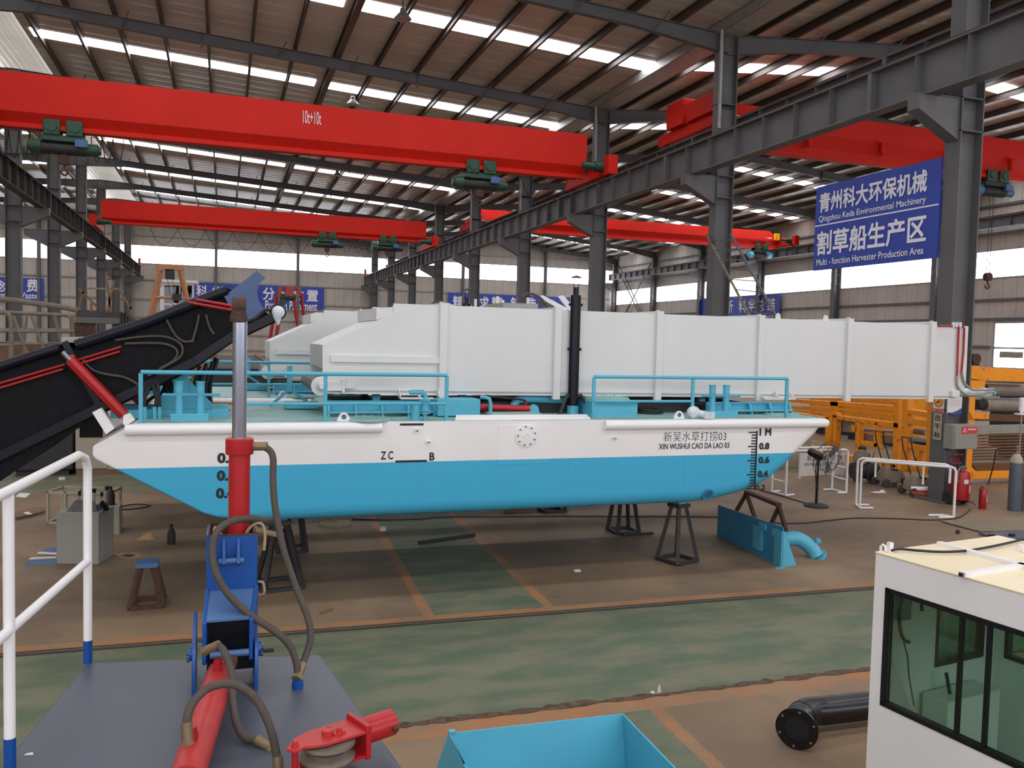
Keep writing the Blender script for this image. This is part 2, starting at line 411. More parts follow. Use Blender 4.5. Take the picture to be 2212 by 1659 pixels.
for s in (-1, 1):
    w = MB(); w.box((XC+s*1.88-0.02, YF, roof_z(XC+1.9)+0.12), (XC+s*1.88+0.02, YB, zr+0.55)); window(w)  # glowing strips added at both sides to light the vent sheet
# translucent roof sheets between the frames
def skylight(x0, x1, y, wd=0.95):
    mb = MB(); z0, z1 = roof_z(x0)-0.012, roof_z(x1)-0.012
    mb.poly([(x0, y-wd/2, z0), (x1, y-wd/2, z1), (x1, y+wd/2, z1), (x0, y+wd/2, z0)]); return window(mb, 'skylight_sheet')
for k in range(len(FR)-1):
    y = FR[k]+9.15/2
    skylight(XC+1.6, 3.55, y); skylight(3.95, XV-0.3, y)
    if y > 0:
        skylight(XV+0.6, 28.0, y-0.4); skylight(28.6, XR-0.6, y-0.4)
    skylight(XL+2, XC-2.0, y)
# purlins
px = [-6.58+1.5*k for k in range(14)]+[15.6+1.5*k for k in range(18)]+[-10.3-1.5*k for k in range(9)]
for x in px:
    mb = MB(); z = roof_z(x)-0.14; ridge = abs(x-3.92) < 0.1
    q = [(-0.045, -0.13), (0.045, -0.13), (0.045, -0.112), (-0.03, -0.112), (-0.03, 0.112), (0.045, 0.112), (0.045, 0.13), (-0.045, 0.13)]
    if ridge: q = [(a*2.6, b*1.0) for a, b in q]
    mb.sect(q, (x, 4 if x < XV else 12, z), (x, YB, z)); struct(mb.build('roof_purlin', 'purlin', keep=True))
# valley gutter above the right column row
g = MB(); zg = roof_z(XV)
g.box((XV-0.42, 8, zg-0.32), (XV+0.42, YB, zg-0.28)); g.box((XV-0.44, 8, zg-0.32), (XV-0.40, YB, zg-0.02)); g.box((XV+0.40, 8, zg-0.32), (XV+0.44, YB, zg-0.02))
struct(g.build('roof_gutter', 'galv', keep=True))
# rafters
def rafter(x0, x1, d0, dm, d1, y):
    def add_flanged(mb, top, bot):
        w = 0.1
        mb.prism([(p.x, y-0.006, p.z) for p in top]+[(p.x, y-0.006, p.z) for p in reversed(bot)], (0, 0.012, 0))
        for row, s in ((top, -1), (bot, 1)):
            for a, b in zip(row, row[1:]):
                mb.prism([(a.x, y-w, a.z), (b.x, y-w, b.z), (b.x, y-w, b.z+s*0.02), (a.x, y-w, a.z+s*0.02)], (0, 2*w, 0))
        for t in range(1, 9):
            f = t/9; x = x0+(x1-x0)*f; zt = roof_z(x)-0.272
            zb = None
            for a, b in zip(bot, bot[1:]):
                if a.x <= x <= b.x: zb = a.z+(b.z-a.z)*(x-a.x)/(b.x-a.x)
            if zb is None: continue
            if t % 3 == 0: mb.box((x-0.012, y-0.1, zb-0.03), (x+0.012, y+0.1, zt+0.02)); mb.box((x-0.03, y-0.11, zb-0.1), (x+0.03, y+0.11, zb))
            else: mb.bar((x, y-0.06, zb+0.02), (x+0.28, y-0.55, roof_z(x)-0.2), 0.03, 0.03)
    xs = sorted({x0, x1, x0+2.6, x1-3.2, 28.3 if x0 < 28.3 < x1 else x0, (x0+x1)/2})
    top = [V(x, 0, roof_z(x)-0.272) for x in xs]
    def dep(x):
        if x <= x0+2.6: return d0+(dm-d0)*(x-x0)/2.6
        if x >= x1-3.2: return d1+(dm-d1)*(x1-x)/3.2
        return dm
    bot = [V(x, 0, roof_z(x)-0.272-dep(x)) for x in xs]
    mb = MB(); add_flanged(mb, top, bot); return struct(mb.build('roof_rafter', 'steel_grey', keep=True))
for y in FR:
    if y < 4: continue
    rafter(XC, XV, 0.68, 0.37, 0.57, y+0.2)
    if y > 12: rafter(XV, XR, 0.62, 0.42, 0.7, y+0.2)
    if y > 30: rafter(XL, XC, 0.6, 0.42, 0.72, y+0.2)
# columns
def column(x0, x1, y, zt, fw=0.4, cap=None, bracket=()):
    mb = MB(); tf, tw = 0.03, 0.02
    mb.box((x0, y, 0), (x0+tf, y+fw, zt)); mb.box((x1-tf, y, 0), (x1, y+fw, zt)); mb.box((x0+tf, y+fw/2-tw/2, 0), (x1-tf, y+fw/2+tw/2, zt))
    mb.box((x0-0.12, y-0.1, 0), (x1+0.12, y+fw+0.1, 0.04))
    for z in (7.75, 8.42, 10.6):
        if z < zt: mb.box((x0, y, z), (x1, y+fw, z+0.02))
    for s, zc in bracket:
        xa = x0 if s < 0 else x1; xe = xa+s*1.05
        mb.prism([(xa, y+0.06, zc-0.85), (xa, y+0.06, zc), (xe, y+0.06, zc), (xe, y+0.06, zc-0.32)], (0, 0.02, 0))
        mb.prism([(xa, y+0.32, zc-0.85), (xa, y+0.32, zc), (xe, y+0.32, zc), (xe, y+0.32, zc-0.32)], (0, 0.02, 0))
        mb.prism([(xa, y+0.04, zc-0.85), (xe, y+0.04, zc-0.32), (xe, y+0.04, zc-0.345), (xa, y+0.04, zc-0.875)], (0, 0.32, 0))
        mb.box((min(xa, xe), y+0.04, zc-0.02), (max(xa, xe), y+0.36, zc))
        mb.box((min(xe, xe+s*0.02), y+0.04, zc-0.33), (max(xe, xe+s*0.02), y+0.36, zc))
    for z in (1.2, 2.6, 4.1, 5.5, 6.6): mb.box((x1-0.01, y+0.02, z), (x1+0.06, y+0.1, z+0.03))
    return struct(mb.build('steel_column', 'steel_grey', keep=True))
for y in FR:
    if y > 12: column(14.35, 14.95, y, roof_z(XV)-0.3, bracket=((-1, 8.42), (1, 9.62)))
    if y > 30: column(-8.8, -8.2, y, roof_z(XC)-0.3, bracket=((1, 8.42), (-1, 8.42)))
    if y > 30: column(41.5, 41.95, y, 12.2, bracket=((-1, 9.9),))
# side-wall cross bracing at the far end
br = MB()
for a, b in (((41.7, 78.5, 4.2), (41.7, 86.6, 11.6)), ((41.7, 86.6, 4.2), (41.7, 78.5, 11.6))):
    a = Vector(a); b = Vector(b); off = Vector((0, -0.35, 0.33))
    br.bar(a, b, 0.08, 0.08); br.bar(a+off, b+off, 0.08, 0.08)
    for i in range(14): p = a.lerp(b, (i+0.5)/14); br.bar(p, p+off, 0.05, 0.05)
struct(br.build('wall_bracing', 'steel_dark', keep=True))
# walls: sheet bands around the window strips
WB0, WB1, WR0, WR1 = 9.70, 11.35, 7.5, 9.02
w = MB(); w.box((XL, YB, 0), (XR, YB+0.15, WB0))
xs = [XL, XC-1.4, XC, XC+1.4, XV, 28.3, XR]
w.prism([(XL, YB, WB1), (XR, YB, WB1)]+[(x, YB, roof_z(x)+0.3) for x in reversed(xs)], (0, 0.15, 0))
struct(w.build('wall_back', 'wall_sheet', keep=True))
w = MB(); w.box((XR, YF, 0), (XR+0.15, YB, 2.3)); w.box((XR, YF, 2.3), (XR+0.15, 33.0, WR0)); w.box((XR, 37.3, 2.3), (XR+0.15, YB, WR0)); w.box((XR, 33.0, 4.9), (XR+0.15, 37.3, WR0)); w.box((XR, YF, WR1), (XR+0.15, YB, 13.4))
struct(w.build('wall_right', 'wall_sheet_side', keep=True))
w = MB(); w.box((XL-0.15, YF, 0), (XL, YB, 14)); struct(w.build('wall_left', 'wall_sheet_side', keep=True))
w = MB(); w.box((XL, YF-0.15, 0), (XR, YF, 5.0)); w.box((XL, YF-0.15, 9.0), (XR, YF, 15)); struct(w.build('wall_front', 'wall_sheet', keep=True))
for a, b in ((-31, -20), (-20, -8.5), (-8.5, 3), (3, 14.6), (14.6, 28), (28, 42)):
    w = MB(); w.poly([(a+0.2, YF-0.08, 5.0), (b-0.2, YF-0.08, 5.0), (b-0.2, YF-0.08, 9.0), (a+0.2, YF-0.08, 9.0)]); window(w, 'window_front')  # unseen glowing strip, added to light the boat's near side
# window strips, one window between each pair of posts
posts = [XL, -23.4, -16.0, -8.5, -0.7, 7.05, XV, 24.2, 33.6, XR]
for a, b in zip(posts, posts[1:]):
    p = MB(); p.poly([(a+0.12, YB+0.08, WB0), (b-0.12, YB+0.08, WB0), (b-0.12, YB+0.08, WB1), (a+0.12, YB+0.08, WB1)]); o = window(p)
    f = MB()
    for x in (a+0.08, b-0.08): f.box((x-0.05, YB-0.02, WB0-0.05), (x+0.05, YB+0.12, WB1+0.05))
    f.box((a, YB-0.03, WB0-0.09), (b, YB+0.12, WB0)); f.box((a, YB-0.03, WB1), (b, YB+0.12, WB1+0.06))
    f.box(((a+b)/2+1.2-0.02, YB+0.02, WB0), ((a+b)/2+1.2+0.02, YB+0.07, WB1)); f.build('window_frame', 'galv', o)
rp = [13.8, 22.95, 32.1, 41.25, 50.4, 59.55, 68.7, 77.85, 87.9]
for a, b in zip(rp, rp[1:]):
    p = MB(); p.poly([(XR+0.08, a+0.25, WR0), (XR+0.08, b-0.1, WR0), (XR+0.08, b-0.1, WR1), (XR+0.08, a+0.25, WR1)]); o = window(p)
    f = MB(); f.box((XR-0.03, a, WR0-0.08), (XR+0.12, b, WR0)); f.box((XR-0.03, a, WR1), (XR+0.12, b, WR1+0.06))
    f.box((XR-0.03, a, WR0), (XR+0.12, a+0.25, WR1)); f.box((XR-0.03, b-0.1, WR0), (XR+0.12, b, WR1)); f.build('window_frame', 'galv', o)
p = MB(); p.poly([(XR+0.08, 33.0, 2.3), (XR+0.08, 37.3, 2.3), (XR+0.08, 37.3, 4.9), (XR+0.08, 33.0, 4.9)]); o = window(p)
f = MB()
for y in (33.0, 35.15, 37.3): f.box((XR-0.02, y-0.05, 2.3), (XR+0.1, y+0.05, 4.9))
for z in (2.3, 3.45, 4.9): f.box((XR-0.02, 33.0, z-0.05), (XR+0.1, 37.3, z+0.05))
f.box((XR+0.02, 35.4, 2.9), (XR+0.06, 36.9, 3.25)); f.build('window_frame', 'galv', o)
# girts and wind posts
n = 4
for z in (1.6, 3.1, 4.6, 6.3, 8.15, 12.3):
    g = MB(); g.bar((XL, YB-0.06, z), (XR, YB-0.06, z), 0.12, 0.14); struct(g.build('trim_%d' % n, 'galv', keep=True)); n += 1
for z in (1.6, 3.5, 5.1, 6.2, 10.0, 11.6):
    g = MB()
    if 2.3 < z < 4.9: g.bar((XR-0.06, 37.5, z), (XR-0.06, YB, z), 0.12, 0.14)
    else: g.bar((XR-0.06, 12, z), (XR-0.06, YB, z), 0.12, 0.14)
    struct(g.build('trim_%d' % n, 'steel_grey', keep=True)); n += 1
for x in posts[2:-1]:
    g = MB(); g.ibeam((x, YB-0.25, 0), (x, YB-0.25, roof_z(x)), 0.3, 0.25, up=(0, 1, 0)); struct(g.build('wind_post', 'steel_grey', keep=True))

# ================================================================ crane runways
def runway(x, y0, y1, ztop, dep, label, name='crane_runway_girder', m='steel_grey', rail='rail_rust', step=1.31):
    t = thing(name, (x, y0, ztop-dep), label, 'crane runway girder')
    mb = MB(); mb.ibeam((x, y0, ztop-dep/2), (x, y1, ztop-dep/2), dep, 0.36, 0.03, 0.02); mb.build('girder_beam', m, t)
    y = y0+0.3; k = 0
    while y < y1:
        wd = 0.016 if k % 7 else 0.12
        if k < 95: MB().box((x-0.17, y-wd/2, ztop-dep+0.03), (x+0.17, y+wd/2, ztop-0.03)).build('stiffening_rib', m, t)
        y += step; k += 1
    r = MB(); r.box((x-0.05, y0, ztop), (x+0.05, y1, ztop+0.02)); r.box((x-0.015, y0, ztop+0.02), (x+0.015, y1, ztop+0.07)); r.box((x-0.035, y0, ztop+0.07), (x+0.035, y1, ztop+0.1)); r.build('crane_rail', rail, t)
    return t
RZ = 9.29
t = runway(13.6, 6.0, 86.9, RZ, 0.9, 'long grey crane runway girder rising along the right column row, rail on top')
b = MB(); b.box((13.5, 86.6, RZ+0.1), (13.7, 86.9, RZ+0.75)); b.build('end_stop', 'red_paint', t)
t = runway(-7.45, 24.0, 86.9, RZ, 0.9, 'dark ribbed crane runway girder along the left column row', m='steel_dark')
b = MB(); b.box((-7.55, 86.6, RZ+0.1), (-7.35, 86.9, RZ+0.75)); b.build('end_stop', 'red_paint', t)
runway(15.75, 8.0, 86.9, 10.5, 0.85, 'upper crane runway girder just behind the long right one')
runway(40.9, 30.0, 86.9, 10.75, 0.6, 'far grey crane runway girder along the right wall above the windows')

# rainwater pipes dropping from the valley gutter beside the columns
for y in FR:
    if y > 20:
        d = MB(); d.tube([(14.2, y-0.2, zg-0.3), (14.2, y-0.2, zg-0.75), (14.28, y-0.1, zg-1.0), (14.3, y-0.08, zg-3.2)], 0.055, 10); struct(d.build('roof_downpipe', 'galv', keep=True))
# ================================================================ overhead cranes
def bridge(xa, xb, y, zt, zb, zr, z0, label, rail=(9.39, 9.39), hw=0.26, ends=(True, True), taper=(0, 0), truck_len=4.3):
    t = thing('overhead_crane', ((xa+xb)/2, y, z0), label, 'overhead crane', 'red overhead cranes')
    q = [(-hw, zt), (hw, zt), (hw, zb), (0.07, zr), (0.07, z0+0.03), (-0.07, z0+0.03), (-0.07, zr), (-hw, zb)]
    mb = MB(); rings = []
    for x, k in ((xa, taper[0]), (xa+0.7, 0), (xb-0.9, 0), (xb, taper[1])):
        rings.append([(x, y+a, max(b-k, z0+0.1) if b > zb else b) for a, b in q])
    mb.loft(rings); mb.build('bridge_girder', 'crane_red', t, sharp=20)
    mb = MB(); mb.box((xa+0.3, y-0.19, z0), (xb-0.3, y+0.19, z0+0.15)); mb.build('lower_flange', 'crane_red', t, bevel=0.01)
    for s, x, rz, on in ((-1, xa-0.25, rail[0], ends[0]), (1, xb+0.25, rail[1], ends[1])):
        if not on: continue
        mb = MB(); mb.box((x-0.15, y-truck_len/2, rz+0.08), (x+0.15, y+truck_len/2, rz+0.5)); mb.box((x-0.2, y-0.7, rz+0.5), (x+0.2, y+0.7, z0+0.35 if z0 > rz+0.3 else rz+0.75))
        mb.box((x-0.19, y-truck_len/2-0.02, rz+0.05), (x+0.19, y-truck_len/2+0.4, rz+0.75))
        o = mb.build('end_carriage', 'crane_red', t, bevel=0.015)
        for yy in (y-truck_len/2+0.5, y+truck_len/2-0.5):
            MB().cyl((x-0.06, yy, rz+0.15), (x+0.06, yy, rz+0.15), 0.15, n=18).build('wheel', 'dark_steel', o)
        yy = y-truck_len/2+0.55
        mb = MB(); mb.cyl((x-s*0.95, yy, rz+0.38), (x-s*0.3, yy, rz+0.38), 0.14, n=14); mb.cyl((x-s*0.5, yy, rz+0.38), (x-s*0.16, yy, rz+0.38), 0.19, n=14); mb.cyl((x-s*1.0, yy, rz+0.38), (x-s*0.95, yy, rz+0.38), 0.11, n=14)
        mb.build('drive_motor', 'green_motor', o)
    return t
c1 = bridge(-7.2, 13.35, 31.0, 11.26, 10.04, 9.74, 9.56, 'nearest red overhead crane, lettered 10t+10t, crossing high above the white boat')
text_mb('10t+10t', (2.58, 31-0.27, 10.58), (1, 0, 0), (0, 0, 1), 0.62, 0.44, 0.008).build('lettering', 'paper', c1)
c2 = bridge(-7.2, 13.35, 58.6, 11.3, 10.2, 9.98, 9.86, 'farther red overhead crane of the main bay, low in front of the back wall windows')
c4 = bridge(16.1, 40.6, 27.2, 11.95, 11.2, 10.75, 10.35, 'red overhead crane of the right bay behind the big blue sign', rail=(10.6, 10.85), hw=0.3)
c3 = bridge(16.1, 40.5, 56.0, 12.05, 11.35, 11.05, 10.72, 'far red overhead crane of the right bay carrying a small yellow plate', rail=(10.6, 10.85), hw=0.3, taper=(0, 0.55))
mb = MB(); a = PY(1672, 518, 55.69); b = PY(1684, 505, 55.69); mb.box((a.x, 55.69, a.z), (b.x, 55.70, b.z)); pl = mb.build('rating_plate', 'yellow', c3)
m2 = MB(); cx, cz = (a.x+b.x)/2, (a.z+b.z)/2+0.05; m2.tube([(cx+0.12*math.cos(k*math.pi/8)*(1-k*0.02), 55.68, cz+0.12*math.sin(k*math.pi/8)) for k in range(15)], 0.025, 6); m2.box((cx-0.15, 55.685, a.z+0.05), (cx+0.15, 55.69, a.z+0.09)); m2.build('plate_mark', 'crane_red', pl)
def row(n, xs, z, h): return [(x, z, h) for x in xs]
tm = MB(); a = PY(1655, 515, 55.69)
for k in range(6):
    if k != 1: tm.box((a.x+k*0.09, 55.69, a.z), (a.x+k*0.09+0.06, 55.695, a.z+0.09))
tm.build('small_lettering', 'paper', c3)
# platform boxes on the near right-bay crane end
e = MB(); e.box((15.55, 25.3, 11.1), (15.95, 27.0, 11.75)); e.box((15.5, 27.2, 11.1), (16.0, 28.4, 12.0)); e.build('end_cabinet', 'crane_red', c4, bevel=0.02)
e = MB()
for x in (20.6, 24.0, 27.4, 30.6): e.box((x, 26.75, 10.7), (x+0.12, 26.95, 11.2)); e.box((x-0.2, 26.85, 11.17), (x+0.4, 26.95, 11.27))
e.build('cable_hanger', 'crane_red', c4)

def hoist(x, y, z, label, m='green_motor', s=1.0, hook=1.0, body='green_motor'):
    """Electric hoist hung under a girder flange whose bottom is z."""
    t = thing('electric_hoist', (x, y, z-0.8*s), label, 'hoist', 'electric hoists under the cranes')
    P = lambda a, b, c: (x+a*s, y+b*s, z+c*s)
    for a in (-0.33, 0.33):
        for b0, b1 in ((-0.30, -0.2), (0.2, 0.3)): MB().box(P(a-0.25, b0, -0.17), P(a+0.25, b1, 0.34)).build('trolley_housing', m, t, bevel=0.045*s)
        MB().cyl(P(a, -0.34, 0.12), P(a, -0.3, 0.12), 0.17*s, n=16).build('trolley_cap', m, t)
    mb = MB(); mb.box(P(-0.62, -0.25, -0.34), P(0.62, 0.25, -0.14)); mb.build('frame', 'dark_steel' if body != 'green_motor' else 'green_motor', t, bevel=0.02*s)
    mb = MB(); mb.cyl(P(-0.65, 0, -0.52), P(0.62, 0, -0.52), 0.2*s, n=20)
    for k in range(9): mb.cyl(P(-0.55+k*0.13, 0, -0.52), P(-0.5+k*0.13, 0, -0.52), 0.212*s, n=20)
    mb.build('rope_drum', 'dark_steel', t)
    mb = MB(); mb.cyl(P(-0.98, 0, -0.5), P(-0.65, 0, -0.5), 0.235*s, n=18); mb.cyl(P(-1.06, 0, -0.5), P(-0.98, 0, -0.5), 0.16*s, n=18); mb.build('gear_case', body, t)
    mb = MB(); mb.cyl(P(0.62, 0, -0.5), P(1.0, 0, -0.5), 0.2*s, n=18); mb.cyl(P(1.0, 0, -0.5), P(1.08, 0, -0.5), 0.14*s, n=18); mb.build('hoist_motor', body, t)
    mb = MB(); mb.box(P(0.35, -0.38, -0.5), P(0.72, -0.22, -0.25)); mb.build('control_box', 'dusty_blue', t, bevel=0.02*s)
    mb = MB()
    for a in (-0.08, 0.08): mb.cyl(P(a, 0, -0.55), P(a, 0, -0.6-hook), 0.012*s, n=6)
    mb.build('wire_rope', 'dark_steel', t)
    mb = MB(); h = -0.6-hook; mb.box(P(-0.16, -0.07, h-0.28), P(0.16, 0.07, h)); mb.cyl(P(0, -0.1, h-0.12), P(0, 0.1, h-0.12), 0.17*s, n=16)
    mb.tube([P(0, 0, h-0.28), P(0, 0, h-0.4), P(0.1, 0, h-0.5), P(0.02, 0, h-0.62), P(-0.1, 0, h-0.55), P(-0.11, 0, h-0.48)], 0.032*s, 8, smooth=1); mb.build('hook_block', 'rust', t)
    return t
hoist(-4.9, 31.0, 9.56, 'dark green electric hoist at the left end of the nearest red crane', hook=0.15)
hoist(9.1, 31.0, 9.56, 'dark green electric hoist near the right end of the nearest red crane', hook=0.1)
hoist(6.6, 58.6, 9.86, 'small dark hoist under the farther red crane, left of the girder end', hook=0.1)
hoist(10.7, 58.6, 9.86, 'small dark hoist hanging next to the right end of the farther red crane', hook=0.1)
hoist(39.0, 56.0, 10.72, 'pale blue hoist under the far right-bay crane with a hook below the rail', hook=2.2, body='deck_blue')
a = PY(2145, 385, 27.2)
hoist(a.x, 27.2, 10.35, 'blue grey hoist under the right-bay crane, at the right edge beside the column', hook=3.3, body='dusty_blue')
# festoon cables looping under the cranes
def festoon(par, x0, x1, y, z, n, sag, r=0.016):
    for k in range(n):
        a = x0+(x1-x0)*k/n; b = x0+(x1-x0)*(k+1)/n
        MB().tube([(a+(b-a)*i/8, y, z-sag*(1-(i/4-1)**2)) for i in range(9)], r, 5).build('festoon_cable', 'hose_black', par)
    MB().cyl((x0, y, z), (x1, y, z), 0.012, n=6).build('festoon_wire', 'dark_steel', par)
festoon(c1, -6.9, -5.7, 31.55, 9.6, 4, 0.9); festoon(c1, -4.2, -3.2, 31.55, 9.6, 3, 0.8); festoon(c1, 8.0, 12.9, 31.55, 9.6, 5, 0.8)
festoon(c2, -4.5, 5.6, 59.15, 9.9, 6, 1.1); festoon(c2, 7.6, 12.4, 59.15, 9.9, 6, 0.9)
# pendant lamps
for x, y, lab in ((5.05, 36.2, 'small round ceiling lamp hanging before the second skylight strip, left of the girder text'), (5.1, 26.0, 'small round ceiling lamp just under the roof at the top centre'), (6.4, 52.0, 'small round lamp hanging under the farther skylights')):
    z = roof_z(x)-0.75
    t = thing('pendant_lamp', (x, y, z), lab, 'lamp', 'round lamps under the roof')
    MB().cyl((x, y, z+0.3), (x, y, roof_z(x)-0.02), 0.012, n=6).build('stem', 'dark_steel', t)
    MB().lathe([(0.05, 0.34), (0.09, 0.3), (0.1, 0.2), (0.26, 0.02), (0.27, 0.0), (0.24, 0.015)], (x, y, z)).build('lamp_shade', 'galv', t)

# ================================================================ signs
S_ = 'sign_white'
def board(pts, vec, label, name='wall_sign', m='sign_blue', cat='sign', group=None):
    mb = MB().prism(pts, vec); lo = min(mb.v, key=lambda p: p.z)
    t = thing(name, tuple(sum((p for p in mb.v), Vector())/len(mb.v)), label, cat, group); mb.build('panel', m, t); return t
# large hanging sign beside the nearest column
sy0, sy1, sz0, sz1, sx = 18.2, 14.22, 5.17, 7.28, 14.3
t = board([(sx, sy0, sz0), (sx, sy1, sz0), (sx, sy1, sz1), (sx, sy0, sz1)], (0.05, 0, 0), 'large blue hanging sign with two rows of white characters beside the nearest column', 'hanging_sign')
W_, H_ = sy0-sy1, sz1-sz0; R_ = (0, -1, 0); U_ = (0, 0, 1)
def sline(s, f0, f1, t0, t1, b): return text_mb(s, (sx, sy0-W_*f0, sz1-H_*t1), R_, U_, W_*(f1-f0), H_*(t1-t0), b, 0.012)
sline('青州科大环保机械', 0.04, 0.91, 0.09, 0.31, 0.025).build('lettering', S_, t)
sline('Qingzhou Keda Environmental Machinery', 0.04, 0.91, 0.355, 0.445, 0.012).build('lettering', S_, t)
sline('割草船生产区', 0.035, 0.92, 0.545, 0.82, 0.025).build('lettering', S_, t)
sline('Multi - function Harvester Production Area', 0.035, 0.91, 0.87, 0.945, 0.012).build('lettering', S_, t)
MB().box((sx-0.012, sy1+0.02, sz1-H_*0.475), (sx, sy0-0.02, sz1-H_*0.46)).build('divider_line', S_, t)
mb = MB()
for z in (5.3, 7.15): mb.bar((14.37, 14.1, z), (14.37, 18.1, z), 0.04, 0.04)
mb.build('support_rail', 'steel_grey', t)
# back-wall signs
YS = YB-0.30
def wall_board(xa, xb, z0, z1, label): return board([(xa, YS, z0), (xb, YS, z0), (xb, YS, z1), (xa, YS, z1)], (0, 0.06, 0), label, group='blue slogan signs on the walls')
def chars(t, items, y0, y1, wd=None, b=0.02):
    for c, x0, x1, ya, yb in items:
        a = PY(x0, yb, YS); e = PY(x1, ya, YS)
        text_mb(c, (a.x, YS, a.z), (1, 0, 0), U_, e.x-a.x, abs(e.z-a.z), b, 0.02).build('lettering', S_, t)
t = wall_board(-24.5, -15.6, 5.79, 7.8, 'blue wall sign at the left edge of the hall, behind the left columns')
chars(t, [('念', -12, 14, 606, 629), ('费', 58, 83, 604, 630), ('ion', -8, 14, 632, 643), ('Waste', 36, 82, 633, 644)], 0, 0)
t = wall_board(-2.75, 9.65, 5.86, 8.06, 'blue wall sign on the back wall, partly hidden by the raised black conveyor')
chars(t, [('科', 424, 448, 617, 641), ('学', 459, 483, 619, 643), ('分', 568, 593, 622, 647), ('区', 602, 625, 624, 648), ('放', 632, 656, 626, 650), ('置', 663, 687, 628, 650), ('Position Placement', 573, 685, 653, 668)], 0, 0)
t = wall_board(22.6, 36.6, 5.9, 8.12, 'blue wall sign on the back wall showing above the white bin, behind the exhaust')
chars(t, [('精', 978, 1003, 640, 667), ('益', 1010, 1034, 641, 668), ('求', 1036, 1056, 642, 668), ('精', 1062, 1085, 642, 668), ('铸', 1103, 1128, 643, 670), ('造', 1136, 1158, 644, 671)], 0, 0)
t = board([(41.75, 69.3, 5.3), (41.75, 57.0, 5.3), (41.75, 57.0, 7.42), (41.75, 69.3, 7.42)], (0.06, 0, 0), 'blue wall sign on the right wall behind the ladder and column', group='blue slogan signs on the walls')
for c, x0, x1, ya, yb in (('分', 1540, 1556, 651, 678), ('析', 1570, 1584, 648, 676), ('科', 1596, 1612, 647, 675), ('学', 1617, 1631, 646, 674), ('总', 1636, 1651, 645, 673), ('结', 1658, 1675, 643, 672), ('Summary', 1622, 1673, 680, 689)):
    a = PX(x0, yb, 41.75); e = PX(x1, ya, 41.75)
    text_mb(c, (41.75, a.y, a.z), R_, U_, a.y-e.y, abs(e.z-a.z), 0.02, 0.02).build('lettering', S_, t)
# ladder leaning on the second column
t = thing('ladder', (14.2, 21.6, 0), 'grey steel ladder leaning against the second column of the right row', 'ladder')
a0, a1 = PX(1660, 760, 14.1), PX(1527, 508, 14.3); b0, b1 = PX(1730, 780, 13.9), PX(1578, 505, 14.3)
mb = MB(); mb.bar(a0, a1, 0.06, 0.05); mb.build('side_rail', 'sand_rail', t); mb = MB(); mb.bar(b0, b1, 0.06, 0.05); mb.build('side_rail', 'steel_grey', t)
for k in range(11):
    f = (k+0.6)/11.2; MB().bar(a0.lerp(a1, f), b0.lerp(b1, f), 0.03, 0.03).build('rung', 'steel_grey', t)
# ================================================================ weed harvester boats
def hull_paint():
    m = mat('hull_two_tone', '#e9e6e4', 0.36, var=0.04, scale=1.2); nt = m.node_tree; N = nt.nodes; L = nt.links; b = N['Principled BSDF']
    g = N.new('ShaderNodeNewGeometry'); sp = N.new('ShaderNodeSeparateXYZ'); L.new(g.outputs['Position'], sp.inputs[0])
    f = nmath(nt, 'LESS_THAN', sp.outputs[2], 1.685)
    src = b.inputs['Base Color'].links[0].from_socket
    mx = N.new('ShaderNodeMix'); mx.data_type = 'RGBA'; L.new(f, mx.inputs['Factor']); L.new(src, mx.inputs['A']); mx.inputs['B'].default_value = lin('#3fa9cf'); L.new(mx.outputs['Result'], b.inputs['Base Color'])
hull_paint()
HY, HF, DZ = 10.15, 13.05, 2.18
bt = thing('harvester_boat', (3.5, 11.6, 1.0), 'nearest weed harvester boat, white over blue hull lettered 03, on steel stands', 'boat')
# ---- hull
st = [(-1.335, 1.925, 1.83), (-1.31, 1.945, 1.79), (-1.1, 2.055, 1.668), (-0.95, 2.14, 1.582), (-0.9, 2.18, 1.553), (-0.2, 2.18, 1.148), (-0.05, 2.18, 1.09), (0.2, 2.18, 1.04), (0.6, 2.18, 1.01), (6.2, 2.18, 1.005), (6.5, 2.18, 1.03), (6.95, 2.18, 1.11), (7.2, 2.18, 1.18), (7.4, 2.18, 1.27), (7.65, 2.18, 1.45), (7.92, 2.18, 1.69), (8.1, 2.18, 1.88), (8.22, 2.18, 2.04), (8.27, 2.18, 2.12)]
def ring(x, zt, zb, r=0.2):
    r = min(r, (zt-zb)*0.45, max(0.03, (x+0.3)*0.2) if x < 0.7 else 0.2); p = [(x, HY, zt)]
    for k in range(7):
        a = math.pi/2*k/6; p.append((x, HY+r-r*math.cos(a), zb+r-r*math.sin(a)))
    for k in range(7):
        a = math.pi/2*(1-k/6); p.append((x, HF-r+r*math.cos(a), zb+r-r*math.sin(a)))
    p.append((x, HF, zt)); return p
hm = MB(); hm.loft([ring(*s) for s in st]); hull = hm.build('hull', 'hull_two_tone', bt, sharp=30)
for x, z0 in ((-0.33, 1.3), (2.27, 1.05), (4.28, 1.05), (6.0, 1.05)): MB().box((x-0.004, HY-0.003, z0+0.15), (x+0.004, HY, 2.05)).build('weld_seam', 'hull_two_tone', hull)
a = PY(1075, 1004, HY); b = PY(1190, 916, HY)
MB().box((a.x, HY-0.006, a.z), (b.x, HY, b.z)).build('doubler_plate', 'hull_two_tone', hull)
MB().box((-0.88, HY+0.01, DZ-0.005), (8.25, HF-0.01, DZ+0.008)).build('deck', 'deck_teal', bt)
for xa, xb in ((PY(271, 930, HY).x, PY(823, 930, HY).x), (PY(1304, 925, HY).x, 8.27)):
    for yy in (HY-0.03, HF+0.03):
        mb = MB(); mb.cyl((xa, yy, 2.115), (xb, yy, 2.115), 0.064, n=20)
        if xb > 8: mb.ball((xb, yy, 2.115), 0.064, 16, 10)
        mb.build('fender_tube', 'white_paint', bt)
